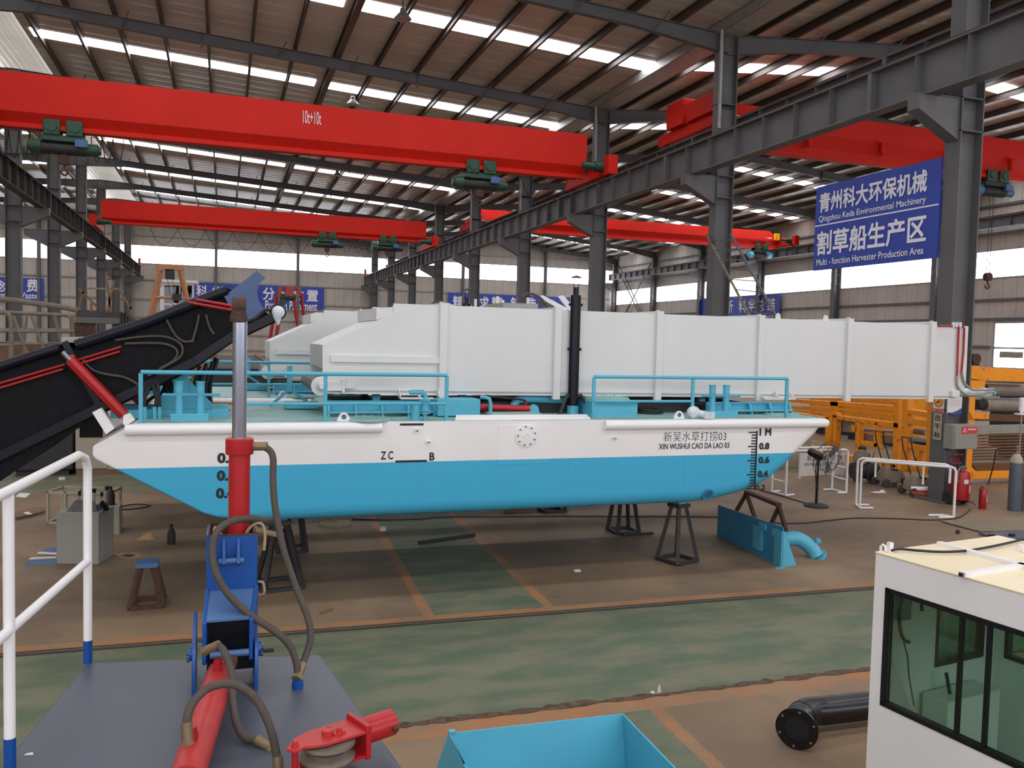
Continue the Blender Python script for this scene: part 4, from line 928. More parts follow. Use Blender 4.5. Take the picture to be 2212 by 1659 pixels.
# red hydraulic pipes on the conveyor side
kz = lambda x, y, d=0.05: V(K(x, y).x, KY-d, K(x, y).z)
for a in ([kz(-160, 882), kz(0, 828), kz(142, 787)], [kz(-160, 892), kz(0, 838), kz(138, 797)], [kz(160, 780), kz(263, 749)], [kz(168, 787), kz(260, 759)]):
    MB().tube(a, 0.014, 8).build('hydraulic_pipe', 'red_paint', fc)
for a in ([kz(408, 654, 0.1), kz(500, 672, 0.5)], [kz(424, 648, 0.1), kz(502, 664, 0.5)]):
    MB().tube(a, 0.017, 8).build('hydraulic_pipe', 'red_paint', fc)
for pts in ([(180, 776), (200, 798), (230, 808), (270, 815), (300, 832), (312, 850)], [(250, 735), (310, 727), (360, 728), (392, 745), (390, 770), (360, 790), (320, 812)], [(430, 680), (425, 705), (415, 740)], [(360, 690), (380, 725), (400, 738), (420, 735)], [(445, 680), (452, 705), (462, 722)], [(270, 742), (350, 742), (382, 756), (376, 778), (345, 796)]):
    MB().tube([kz(x, y, 0.04) for x, y in pts], 0.014, 8, smooth=1).build('hydraulic_hose', 'hose', fc)
for yy, d in ((KY-0.16, 0), (KF+0.16, 0)):
    a, b = PY(152, 778, KY-0.16), PY(268, 897, KY-0.16); u_ = (b-a).normalized()
    mb = MB(); mb.cyl((a.x, yy, a.z), (b.x, yy, b.z), 0.064, n=8); mb.box((a.x-0.04, yy, a.z-0.02), (a.x+0.04, yy+0.14, a.z+0.06)); rr = mb.build('lift_cylinder', 'red_paint', bt, sharp=20)
    mb = MB(); mb.cyl((a.x-u_.x*0.12, yy, a.z-u_.z*0.12), (a.x, yy, a.z), 0.03, n=10); mb.build('piston_rod', 'brushed', rr)
# ================================================================ foreground: the vessel the picture is taken from
FZ = 1.69
dk = thing('work_platform', (0, 2.2, 0), 'grey painted work platform in the foreground, tapering towards the boat, with railing posts', 'platform')
pts = [(-0.575, 4.19), (0.445, 4.02), (0.607, 2.862), (0.93, 0.55), (0.93, -1.2), (-1.2, -1.2), (-1.13, 0.55), (-0.70, 3.37)]
MB().prism([(x, y, FZ-0.62) for x, y in pts], (0, 0, 0.62)).build('deck_plate', 'grey_deck', dk, bevel=0.008)
for x, y in ((-0.35, 3.6), (0.3, 3.5), (-0.8, -0.8), (0.6, -0.8)):
    mb = MB(); mb.box((x-0.15, y-0.15, 0), (x+0.15, y+0.15, 0.04)); mb.cyl((x, y, 0.04), (x, y, FZ-0.62), 0.08, n=12); mb.build('support_leg', 'dark_steel', dk)
# railing
q1 = [PY(22, 1640, 3.24), PY(190, 1434, 4.19)]
mb = MB()
T1 = PY(187, 985, 4.19); T2 = PY(20, 1068, 3.24); D_ = (T2-T1)
R1 = V(-0.573, 4.19, FZ)
top = [V(R1.x, R1.y, 1.79), V(R1.x, R1.y, 2.52), V(R1.x, R1.y, 2.58), R1*0+V(R1.x-0.005, R1.y-0.035, 2.63), V(R1.x-0.02, R1.y-0.11, 2.655), T2+V(0, 0, 0.012), T2+D_*1.4+V(0, 0, 0.01)]
mb.tube(top, 0.0185, 14); rl_ = mb.build('hand_rail', 'white_paint', dk)
R2 = V(T2.x-0.003, 3.24, FZ)
MB().tube([V(R2.x, R2.y, 1.79), V(R2.x, R2.y, T2.z)], 0.0185, 14).build('rail_post', 'white_paint', rl_)
m1 = V(R1.x, R1.y, PY(190, 1212, 4.19).z); m2 = V(R2.x, R2.y, PY(22, 1362, 3.24).z)
MB().tube([m1, m2, m2+(m2-m1)*1.4], 0.0175, 14).build('mid_rail', 'white_paint', rl_)
for R in (R1, R2): MB().cyl(R, R+V(0, 0, 0.105), 0.0195, n=16).build('post_sleeve', 'deep_blue', rl_)
p = PZ(60, 1632, FZ); MB().poly([p+V(-0.01, 0, 0.004), p+V(0.02, -0.006, 0.004), p+V(0.024, 0.012, 0.006), p+V(0.0, 0.014, 0.004)]).prism([p+V(-0.01, 0, 0.002), p+V(0.015, 0, 0.002), p+V(0.012, 0.014, 0.002)], (0, 0, 0.004))
tag(MB().prism([p+V(-0.012, 0, 0.001), p+V(0.018, -0.004, 0.001), p+V(0.014, 0.014, 0.001), p+V(-0.004, 0.01, 0.001)], (0, 0, 0.003)).build('paper_scrap', 'paper'), 'tiny white paper scrap on the grey platform near the left rail post', 'paper')
# ---- folding boom standing on the platform: blue box boom, red cylinder with chrome rod
bm_ = thing('folding_boom', (0.045, 3.9, FZ), 'upright blue steel boom on the grey platform holding a red ram with chrome rod', 'boom')
BX0, BX1, BY0, BY1 = -0.062, 0.150, 3.86, 4.10
zb0, zb1 = 1.86, 2.318
w_ = 0.008
mb = MB(); mb.box((BX0, BY0, zb0), (BX1, BY0+w_, zb1)); mb.box((BX0, BY1-w_, zb0), (BX1, BY1, zb1)); mb.box((BX0, BY0+w_, zb0), (BX0+w_, BY1-w_, zb1)); mb.box((BX1-w_, BY0+w_, zb0), (BX1, BY1-w_, zb1)); mb.box((BX0, BY0, zb0), (BX1, BY1, zb0+w_))
bx = mb.build('boom_box', 'deep_blue', bm_, bevel=0.002)
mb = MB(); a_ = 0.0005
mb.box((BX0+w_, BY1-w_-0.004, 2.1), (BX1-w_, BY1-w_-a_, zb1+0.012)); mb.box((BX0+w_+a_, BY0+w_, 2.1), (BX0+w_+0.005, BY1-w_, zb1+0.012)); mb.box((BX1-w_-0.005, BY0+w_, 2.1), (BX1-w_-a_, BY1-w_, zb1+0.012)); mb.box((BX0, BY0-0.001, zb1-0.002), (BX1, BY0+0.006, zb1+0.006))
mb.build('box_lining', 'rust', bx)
# pin bracket on the box front
for x in (0.002, 0.062):
    mb = MB(); mb.prism([(x, BY0-0.055, 2.205), (x, BY0-0.05, 2.225), (x, BY0, 2.31), (x, BY0, 2.195), (x, BY0-0.03, 2.19)], (0.014, 0, 0)); mb.build('pin_lug', 'deep_blue', bx, bevel=0.002)
MB().cyl((-0.012, BY0-0.035, 2.215), (0.092, BY0-0.035, 2.215), 0.013, n=14).build('hinge_pin', 'dusty_blue', bx)
# lower jib: two cheek plates, lid, near-black box painting the shade inside the mouth
YJ = BY0-0.17
zA, zB, zC, zP = PY(490, 1274, BY0).z, PY(490, 1337, YJ+0.01).z, PY(437, 1347, YJ).z, PY(505, 1413, YJ).z
xl, xr = PY(437, 1347, YJ).x, PY(547, 1347, YJ).x
for x, xb in ((xl, BX0-0.004), (xr-0.016, BX1-0.012)):
    q = [(BY0, zA+0.012, xb), (YJ, zC, x), (YJ, zP-0.03, x), (YJ+0.04, zP-0.05, x), (BY0, 1.80, xb)]
    MB().prism([(c, a, b) for a, b, c in q], (0.016, 0, 0)).build('jib_cheek', 'deep_blue', bm_, bevel=0.002)
MB().prism([(BX0+0.012, BY0-0.001, zA), (BX1-0.012, BY0-0.001, zA), (xr-0.016, YJ+0.01, zB), (xl+0.016, YJ+0.01, zB)], (0, 0, -0.01)).build('jib_lid', 'dusty_blue', bm_)
MB().box((BX0+0.004, BY0-0.03, 1.73), (BX1-0.004, BY0-0.005, zA-0.02)).build('jib_back', 'navy_black', bm_)  # shade of the open mouth, put in as a near-black box
MB().cyl((xl+0.03, YJ+0.01, zP), (xr-0.016, YJ+0.01, zP), 0.015, n=14).build('hinge_pin', 'dusty_blue', bm_)
for x0, x1 in ((415, 430), (549, 566)):
    x = PY(x0, 1420, YJ+0.04).x; ze = PY(x0, 1392, YJ).z
    q = [(x, YJ-0.005, FZ), (x, YJ, ze-0.03), (x, YJ+0.02, ze), (x, YJ+0.09, ze+0.01), (x, BY0+0.02, ze+0.08), (x, BY0+0.06, FZ)]
    hp = MB().prism(q, (0.016, 0, 0)).build('hinge_plate', 'deep_blue', bm_, bevel=0.002)
    xo = x-0.012 if x < 0 else x+0.016
    MB().cyl((xo, YJ+0.05, zP), (xo+0.012, YJ+0.05, zP), 0.03, n=18).build('boss', 'deep_blue', hp)
    for dy, dz in ((0.05, 0.0), (0.08, -0.04)): MB().cyl((xo, YJ+dy, zP+dz), (xo+(0.024 if x > 0 else -0.01), YJ+dy, zP+dz), 0.008, n=6).build('bolt', 'deep_blue', hp)
MB().cyl((0.16, BY0+0.03, 1.78), (0.225, BY0+0.03, 1.78), 0.009, n=10).build('pivot_bolt', 'rust', bm_)
MB().cyl((-0.145, BY0+0.03, 1.775), (-0.1, BY0+0.03, 1.775), 0.006, n=8).build('pivot_bolt', 'dark_steel', bm_)
# upright ram
CXr, CYr = 0.073, 3.965
mb = MB(); mb.lathe([(0.0465, 0), (0.0465, 0.62), (0.059, 0.622), (0.061, 0.63), (0.061, 0.69), (0.055, 0.695), (0.034, 0.697)], (CXr, CYr, 2.04), n=28); ram = mb.build('ram_barrel', 'red_paint', bm_, sharp=30)
MB().lathe([(0.031, 0), (0.031, 0.55)], (CXr-0.002, CYr, 2.735), n=24).build('ram_rod', 'chrome', ram)
mb = MB(); mb.lathe([(0.036, 0), (0.038, 0.01), (0.038, 0.03), (0.033, 0.045)], (CXr-0.008, CYr, 3.25), n=18)
mb.cyl((CXr-0.008-0.03, CYr, 3.325), (CXr-0.008+0.03, CYr, 3.325), 0.037, n=20); mb.box((CXr-0.038, CYr-0.03, 3.26), (CXr+0.022, CYr+0.03, 3.32)); mb.build('rod_eye', 'rust', ram, bevel=0.003)
mb = MB(); mb.cyl((CXr+0.05, CYr-0.01, 2.70), (CXr+0.085, CYr-0.01, 2.70), 0.014, n=12); mb.build('ram_port', 'brass', ram)
# lashing rope round the ram foot
mb = MB(); mb.tube([(BX0+0.03, BY0+0.02, 2.325), (BX0+0.035, BY0+0.03, 2.35), (BX0+0.06, BY0+0.05, 2.31), (BX0+0.07, BY0+0.07, 2.26)], 0.007, 8, smooth=1)
mb.build('lashing_rope', 'rope', bm_); mb = MB(); mb.tube([(BX1-0.05, BY0+0.07, 2.25), (BX1-0.045, BY0+0.04, 2.32), (BX1-0.01, BY0+0.03, 2.36), (BX1+0.02, BY0+0.03, 2.355), (BX1+0.032, BY0+0.03, 2.31), (BX1+0.028, BY0+0.02, 2.24)], 0.007, 8, smooth=1)
mb.tube([(BX1-0.06, BY0+0.03, 2.28), (BX1-0.03, BY0+0.025, 2.27), (BX1-0.045, BY0+0.03, 2.29), (BX1-0.07, BY0+0.03, 2.275)], 0.01, 8, smooth=1)
mb.build('lashing_rope', 'rope', bm_)
mb = MB(); mb.tube([(BX1+0.004, BY0+0.02, 2.10), (BX1+0.025, BY0+0.015, 2.095), (BX1+0.03, BY0+0.012, 2.05), (BX1+0.006, BY0+0.02, 2.04)], 0.006, 8, smooth=1); mb.build('rope_loop', 'rope', bm_)
# ---- hoses
def hose(pts, r=0.0155, name='hydraulic_hose', m='hose', parent=None, ends=(True, True)):
    P = [PY(x, y, Y) if not isinstance(z_ := Y, tuple) else V(*Y) for x, y, Y in pts]
    o = MB().tube(P, r, 12, smooth=1, sub=8).build(name, m, parent)
    sp = spline(P, 8)
    for on, a, b in ((ends[0], sp[0], sp[3]), (ends[1], sp[-1], sp[-4])):
        if on:
            d = (b-a).normalized(); mb = MB(); mb.cyl(a-d*0.012, a+d*0.05, r*1.28, n=14); mb.cyl(a-d*0.028, a-d*0.012, r*1.45, n=6); mb.build('hose_fitting', 'brass', o)
    return o
hose([(553, 964, 3.96), (572, 966, 3.95), (589, 985, 3.94), (590, 1040, 3.92), (595, 1100, 3.9), (612, 1185, 3.87), (640, 1270, 3.84), (665, 1335, 3.8), (671, 1380, 3.78), (657, 1425, 3.74), (645, 1455, 3.69)], parent=bm_)
hose([(607, 1142, 3.97), (585, 1128, 3.93), (545, 1120, 3.88), (500, 1126, 3.82), (468, 1150, 3.78), (459, 1195, 3.76), (470, 1245, 3.73), (500, 1292, 3.72), (545, 1332, 3.72), (598, 1366, 3.71), (628, 1398, 3.7), (641, 1435, 3.69), (642, 1456, 3.685)], parent=bm_, ends=(False, False))
MB().tube([PY(540, 1146, 3.9)+V(0.02, 0.02, 0), PY(575, 1150, 3.94), PY(610, 1157, 3.97)], 0.013, 10, smooth=1).build('hydraulic_hose', 'rope', bm_)
p = PZ(643, 1486, FZ); mb = MB(); mb.cyl((p.x, p.y, FZ), (p.x, p.y, FZ+0.03), 0.024, n=14); mb.build('deck_coupling', 'deep_blue', dk)
# ---- slewing ram lying on the platform
sl = thing('slewing_ram', tuple(PZ(440, 1560, FZ)), 'red hydraulic ram lying on the grey platform at the foot of the blue boom', 'hydraulic ram')
A = V(0.0, 3.62, 1.80); B = PZ(400, 1690, 1.775); d = (B-A).normalized()
mb = MB(); mb.cyl(A, B, 0.056, n=28); mb.cyl(A-d*0.012, A, 0.05, 0.056, n=28); sb = mb.build('ram_barrel', 'faded_red', sl, sharp=30)
m_ = A+d*0.03; mb = MB(); mb.pipe(m_, m_+d*0.004, 0.0575, 0.055, 28); mb.build('weld_ring', 'dark_steel', sb)
mb = MB(); mb.prism([A+V(-0.01, 0.02, -0.03), A+V(0.055, 0.02, -0.02), A+V(0.07, 0.05, 0.035), A+V(0.03, 0.06, 0.055), A+V(-0.02, 0.05, 0.04)], (0.0, 0.05, 0.01)); mb.build('ram_eye', 'rust', sl, bevel=0.01)
for f, dx in ((0.12, 0.0), (0.8, -0.005)):
    q = A+d*((B-A).length*f); mb = MB(); mb.cyl(q+V(dx, 0, 0.05), q+V(dx, 0, 0.085), 0.018, n=12); mb.cyl(q+V(dx, 0, 0.085), q+V(dx, 0, 0.1), 0.015, n=6); mb.build('ram_port', 'red_paint', sb)
hose([(452, 1402, 3.58), (474, 1396, 3.55), (490, 1420, 3.5), (502, 1465, 3.42), (503, 1515, 3.35), (512, 1565, 3.25), (530, 1594, 3.2), (556, 1600, 3.17), (578, 1612, 3.14)], 0.0145, parent=sl)
hose([(405, 1592, 2.95), (404, 1556, 2.96), (417, 1518, 2.98), (455, 1484, 3.02), (508, 1479, 3.03), (552, 1510, 3.02), (583, 1570, 3.0), (598, 1632, 2.99), (602, 1665, 2.98)], 0.0145, parent=sl)
# ---- red sheave block on the platform corner
sv = thing('sheave_block', tuple(PZ(715, 1625, FZ)), 'red pulley block lying on the right corner of the grey platform', 'pulley block')
U = (PZ(812, 1560, 1.82)-PZ(620, 1625, 1.82)); U.z = 0; U.normalize(); Wd = V(-U.y, U.x, 0)
o_ = PZ(622, 1627, 1.82)
L2 = lambda u, w, z=0.0: V(o_.x, o_.y, 1.82)+U*u+Wd*w+V(0, 0, z)
plate = [(0.0, 0.012), (0.012, -0.012), (0.03, -0.018), (0.055, -0.012), (0.085, -0.03), (0.12, -0.042), (0.285, -0.05), (0.285, 0.075), (0.12, 0.08), (0.055, 0.062), (0.02, 0.03)]
MB().prism([L2(a, b) for a, b in plate], (0, 0, 0.011)).build('top_plate', 'faded_red', sv, bevel=0.0015)
MB().prism([L2(a, b, -0.085) for a, b in plate], (0, 0, 0.011)).build('bottom_plate', 'red_paint', sv)
mb = MB(); c_ = L2(0.155, 0.012, -0.074); mb.lathe([(0.02, 0), (0.092, 0.002), (0.095, 0.012), (0.074, 0.028), (0.074, 0.04), (0.095, 0.058), (0.092, 0.068), (0.02, 0.07)], c_, n=36); mb.build('sheave_wheel', 'sheave_steel', sv)
mb = MB(); mb.prism([L2(0.27, -0.055, -0.09), L2(0.29, -0.055, -0.09), L2(0.29, 0.08, -0.09), L2(0.27, 0.08, -0.09)], (0, 0, 0.12)); mb.build('end_plate', 'red_paint', sv, bevel=0.002)
mb = MB(); mb.cyl(L2(0.29, 0.015, -0.022), L2(0.42, 0.015, -0.022), 0.047, n=28); tb = mb.build('socket_tube', 'red_paint', sv, sharp=30)
MB().cyl(L2(0.40, -0.03, -0.02), L2(0.402, -0.05, -0.025), 0.009, n=8).build('set_screw', 'rust', tb)
MB().cyl(L2(0.155, 0.012, 0.011), L2(0.155, 0.012, 0.03), 0.02, n=18).build('axle_head', 'faded_red', sv)
MB().prism([L2(0.165, -0.012, 0.011), L2(0.21, -0.016, 0.011), L2(0.213, 0.006, 0.011), L2(0.168, 0.01, 0.011)], (0, 0, 0.008)).build('keeper_plate', 'faded_red', sv)
for a, b in ((0.172, 0.03), (0.19, -0.006), (0.028, 0.004)):
    mb = MB(); mb.cyl(L2(a, b, 0.011), L2(a, b, 0.022), 0.012, n=14); mb.cyl(L2(a, b, 0.022), L2(a, b, 0.032), 0.009, n=6); mb.build('bolt', 'faded_red', sv)
MB().cyl(L2(0.028, 0.004, -0.12), L2(0.028, 0.004, 0), 0.011, n=12).build('spacer_bolt', 'red_paint', sv)
MB().box((min(L2(0.05, 0).x, L2(0.2, 0).x), L2(0.15, 0).y-0.05, FZ), (max(L2(0.05, 0).x, L2(0.2, 0).x), L2(0.15, 0).y+0.05, 1.735)).build('packing_block', 'dark_steel', sv)
# ---- light blue hopper in front
HZ = 1.05
h0, h1, h2 = PZ(969, 1583, HZ), PZ(1346, 1541, HZ), PZ(1462, 1661, HZ); h3 = h0+(h2-h1)*1.6; h2 = h1+(h2-h1)*1.6
hp = thing('feed_hopper', tuple(V((h0.x+h2.x)/2, (h0.y+h2.y)/2, 0)), 'open light blue steel hopper at the bottom of the picture between platform and cabin', 'hopper')
low = [V(h0.x-0.22, h0.y+0.02, 0.45), V(h1.x+0.0, h1.y-0.03, 0.45), V(h2.x+0.0, h2.y, 0.45), V(h3.x-0.22, h3.y, 0.45)]
rim = [h0, h1, h2, h3]; t_ = 0.008
def wall(a, b, la, lb, name, inn):
    n_ = inn; MB().loft([[a, b, b+n_*t_, a+n_*t_], [la, lb, lb+n_*t_, la+n_*t_]]).build(name, 'deck_blue', hp)
wall(h0, h1, V(h0.x, h0.y-0.12, 0.45), V(h1.x, h1.y-0.12, 0.45), 'far_wall', V(0, -1, 0))
wall(h1, h2, V(h1.x, h1.y-0.12, 0.45), V(h2.x, h2.y, 0.45), 'right_wall', V(-1, 0, 0))
wall(h0, h3, V(h0.x, h0.y-0.12, 0.45), V(h3.x, h3.y, 0.45), 'left_wall', V(1, 0, 0))
wall(h3, h2, V(h3.x, h3.y, 0.45), V(h2.x, h2.y, 0.45), 'near_wall', V(0, 1, 0))
MB().loft([[h0, h0+V(0.008, 0, 0), h3+V(0.008, 0, 0), h3], [V(h0.x-0.24, h0.y+0.04, 0.3), V(h0.x-0.23, h0.y+0.04, 0.3), V(h3.x-0.23, h3.y, 0.3), V(h3.x-0.24, h3.y, 0.3)]]).build('outer_chute', 'deck_blue', hp)
MB().box((h0.x, h3.y, 0.43), (h1.x, h0.y-0.12, 0.45)).build('hopper_floor', 'deck_blue', hp)
MB().box((h0.x, h0.y-0.02, HZ), (h0.x+0.035, h0.y+0.012, HZ+0.012)).build('rim_tab', 'deck_blue', hp)
for x in (h0.x+0.08, h1.x-0.08):
    for y in (h3.y+0.1, h0.y-0.2): MB().box((x-0.03, y-0.03, 0), (x+0.03, y+0.03, 0.44)).build('leg', 'deck_blue', hp)
# ---- white cabin at right
CZ = 1.85
c0, c1 = PZ(1892, 1195, CZ), PZ(2212, 1285, CZ); cd = PZ(2105, 1149, CZ)
e1 = (c1-c0).normalized(); e2 = V(-e1.y, e1.x, 0); e2 = e2 if e2.dot(cd-c0) > 0 else -e2
LN, WD = 1.9, 1.28
cb = thing('boat_cabin', tuple(c0+e1*LN/2+e2*WD/2+V(0, 0, -CZ)), 'white wheelhouse cabin with black-framed tinted windows, standing on the floor at lower right', 'cabin')
C = lambda a, b, z: V(c0.x, c0.y, 0)+e1*a+e2*b+V(0, 0, z)
def on_face(x, y):                                   # a point of the near side face, as (a, z)
    dr = _ray(x, y); n = e2; t = (V(c0.x, c0.y, 0)-V(0, 0, EYE)).dot(n)/dr.dot(n); p = V(0, 0, EYE)+dr*t
    return (p-V(c0.x, c0.y, 0)).dot(e1), p.z
wa0, wz1 = on_face(1912, 1268); wa1, wz0 = on_face(1903, 1523); wa0 = (wa0+wa1)/2
wae = 1.75; T = 0.04
def slab(a0, a1, b0, b1, z0, z1): return MB().loft([[C(a0, b0, z0), C(a1, b0, z0), C(a1, b1, z0), C(a0, b1, z0)], [C(a0, b0, z1), C(a1, b0, z1), C(a1, b1, z1), C(a0, b1, z1)]])
FL = 0.12
def pierced(face, holes, name):
    """A wall with window openings: face maps (along, z, depth) to a box; holes are (a0, a1, z0, z1) along one row."""
    mb = MB(); L_, hs = face['len'], sorted(holes)
    z0 = min(h[2] for h in hs); z1 = max(h[3] for h in hs)
    mb.add(face['f'](0, L_, FL, z0)); mb.add(face['f'](0, L_, z1, CZ)); a = 0
    for h in hs: mb.add(face['f'](a, h[0], z0, z1)); a = h[1]
    mb.add(face['f'](a, L_, z0, z1)); return mb.build(name, 'white_paint', cb)
near = {'len': LN, 'f': lambda a, b, z0, z1: slab(a, b, 0, T, z0, z1)}
farw = {'len': LN, 'f': lambda a, b, z0, z1: slab(a, b, WD-T, WD, z0, z1)}
endw = {'len': WD-2*T, 'f': lambda a, b, z0, z1: slab(0, T, T+a, T+b, z0, z1)}
nw = pierced(near, [(wa0, wae, wz0, wz1)], 'near_wall')
ew = pierced(endw, [(0.55, 1.08, 1.0, 1.68)], 'end_wall')
fw = pierced(farw, [(0.12, 0.42, 1.0, 1.68), (0.62, 1.4, 1.0, 1.68)], 'far_wall')
rear = {'len': WD-2*T, 'f': lambda a, b, z0, z1: slab(LN-T, LN, T+a, T+b, z0, z1)}
pierced(rear, [(0.1, 1.1, 0.6, 1.7)], 'rear_wall'); slab(0, LN, 0, WD, 0.06, FL).build('cabin_floor', 'white_paint', cb)  # rear opening added to let light into the cabin
for a in (0.15, LN-0.15):
    slab(a-0.05, a+0.05, 0.02, WD-0.02, 0, 0.06).build('skid', 'dark_steel', cb)
rf = slab(-0.005, LN+0.01, -0.005, WD+0.01, CZ, CZ+0.012).build('roof', 'cream_paint', cb, bevel=0.004)
fr = MB(); g_ = 0.032
for a0, a1, z0, z1 in ((wa0, wae, wz0, wz0+g_), (wa0, wae, wz1-g_, wz1), (wa0, wa0+g_, wz0, wz1), (wae-g_, wae, wz0, wz1)): fr.add(slab(a0, a1, -0.006, T+0.004, z0, z1))
fo = fr.build('window_frame', 'black_paint', cb)
for x in (2072, 2133):
    a, _ = on_face(x, 1400); slab(a-0.012, a+0.012, 0.005, 0.03, wz0, wz1).build('mullion', 'black_paint', fo)
slab(wa0+g_, wae-g_, 0.014, 0.019, wz0+g_, wz1-g_).build('window_pane', 'cab_glass', fo)
def small_win(f, a0, a1, z0, z1):
    mb = MB()
    for q in ((a0, a1, z0, z0+0.03), (a0, a1, z1-0.03, z1), (a0, a0+0.03, z0, z1), (a1-0.03, a1, z0, z1)): mb.add(f(*q))
    o = mb.build('window_frame', 'black_paint', cb); pn = f(a0+0.03, a1-0.03, z0+0.03, z1-0.03); pn.build('window_pane', 'cab_glass', o)
small_win(lambda a, b, z0, z1: slab(-0.005, T+0.005, T+a, T+b, z0, z1), 0.55, 1.08, 1.0, 1.68)
small_win(lambda a, b, z0, z1: slab(a, b, WD-T-0.005, WD+0.005, z0, z1), 0.12, 0.42, 1.0, 1.68)
small_win(lambda a, b, z0, z1: slab(a, b, WD-T-0.005, WD+0.005, z0, z1), 0.62, 1.4, 1.0, 1.68)
# inside: cable loop on the wall, control panel, console lever
q = [C(T+0.06, 0.24+0.11*math.cos(t), 1.45+0.2*math.sin(t)) for t in [2*math.pi*i/16 for i in range(13)]]
MB().tube(q, 0.012, 8, smooth=1, sub=4).build('cable_loop', 'hose_black', cb)
MB().tube([C(T+0.05, 0.2, 1.25), C(T+0.06, 0.23, 1.15), C(T+0.05, 0.27, 1.0), C(T+0.06, 0.32, 0.8)], 0.005, 6, smooth=1).build('thin_wire', 'hose_black', cb)
slab(T, T+0.05, 0.16, 0.26, 1.4, 1.55).build('junction_box', 'box_grey', cb)
mb = slab(0.06, 0.26, 0.45, 1.0, FL, 0.86); co = mb.build('control_console', 'white_paint', cb, bevel=0.01)
MB().cyl(C(0.16, 0.6, 0.86), C(0.14, 0.58, 1.0), 0.012, n=8).build('lever', 'hose_black', co)
slab(0.34, 0.40, WD-T-0.03, WD-T, 0.78, 0.9).build('switch_box', 'black_paint', cb)
slab(0.50, 0.53, WD-T-0.06, WD-T, 1.45, 1.56).build('door_closer', 'black_paint', cb)
# roof ribs, hinges, cable
def on_roof(x, y, z=CZ+0.012):
    p = PZ(x, y, z)-V(c0.x, c0.y, 0); return p.dot(e1), p.dot(e2)
a0, b0 = on_roof(2030, 1178); a1, b1 = on_roof(2195, 1222)
for (x0, y0), (x1, y1) in (((2028, 1178), (2240, 1236)), ((2078, 1246), (2240, 1222))):
    a0, b0 = on_roof(x0, y0); a1, b1 = on_roof(x1, y1)
    r_ = MB(); r_.bar(C(a0, b0, CZ+0.026), C(a1, b1, CZ+0.026), 0.045, 0.028); r_.build('roof_channel', 'white_paint', rf)
a0, b0 = on_roof(2078, 1246); MB().cbox(C(a0, b0, CZ+0.026), (0.035, 0.02, 0.02)).build('channel_end', 'black_paint', rf)
for x, y in ((1912, 1192), (2208, 1192)):
    a0, b0 = on_roof(x, y); mb = MB()
    mb.tube([C(a0-0.035, b0, CZ+0.012), C(a0-0.035, b0, CZ+0.04), C(a0-0.02, b0, CZ+0.055), C(a0, b0, CZ+0.05), C(a0+0.005, b0, CZ+0.015)], 0.009, 8); mb.cbox(C(a0+0.02, b0+0.02, CZ+0.045), (0.03, 0.03, 0.065)); mb.build('lifting_eye', 'white_paint', rf)
cs = [(1927, 1189), (1945, 1186), (1980, 1189), (2030, 1192), (2085, 1190), (2140, 1181), (2190, 1170), (2212, 1164)]
pts_ = []
for i, (x, y) in enumerate(cs):
    p = PZ(x, y, CZ+0.03); pts_.append(p)
MB().tube(pts_, 0.009, 8, smooth=1).build('roof_cable', 'hose_black', rf)
# ---- black elbow pipe on the floor
bp_ = thing('elbow_pipe', (4.5, 5.55, 0), 'black flanged elbow pipe lying on the floor left of the white cabin', 'pipe')
r_ = 0.115; fc_ = PZ(1722, 1573, 0.17); zc = 0.135
n_ = V(-0.75, -0.66, 0.0).normalized()
p0 = V(fc_.x, fc_.y, zc+0.035)
far = PZ(1900, 1545, zc)
axis = V(1, -0.05, 0).normalized()
path = [p0, p0-n_*0.08, p0-n_*0.08+V(0.08, 0.10, 0), p0+V(0.30, 0.235, -0.005), p0+V(0.46, 0.25, -0.02)]
path = spline(path, 6); path.append(path[-1]+axis*1.3)
MB().tube(path, r_, 28).build('pipe_body', 'black_paint', bp_)
mb = MB(); mb.pipe(p0+n_*0.0, p0+n_*0.022, 0.165, 0.1, 36); fl = mb.build('pipe_flange', 'black_paint', bp_)
u, v = frame(n_)
for k in range(6):
    a = 2*math.pi*k/6+0.4; c = p0+n_*0.022+(u*math.cos(a)+v*math.sin(a))*0.14; MB().cyl(c, c+n_*0.003, 0.011, n=8).build('bolt_hole', 'chrome', fl)
MB().cyl(p0+n_*0.012, p0+n_*0.014, 0.1, n=28).build('pipe_bore', 'letter_black', fl)  # flat black disc painting the shade inside the open pipe
mb = MB(); q = path[14]; mb.pipe(q, q+(path[15]-path[14]).normalized()*0.008, r_+0.003, r_-0.01, 28); mb.build('weld_ring', 'black_paint', bp_)
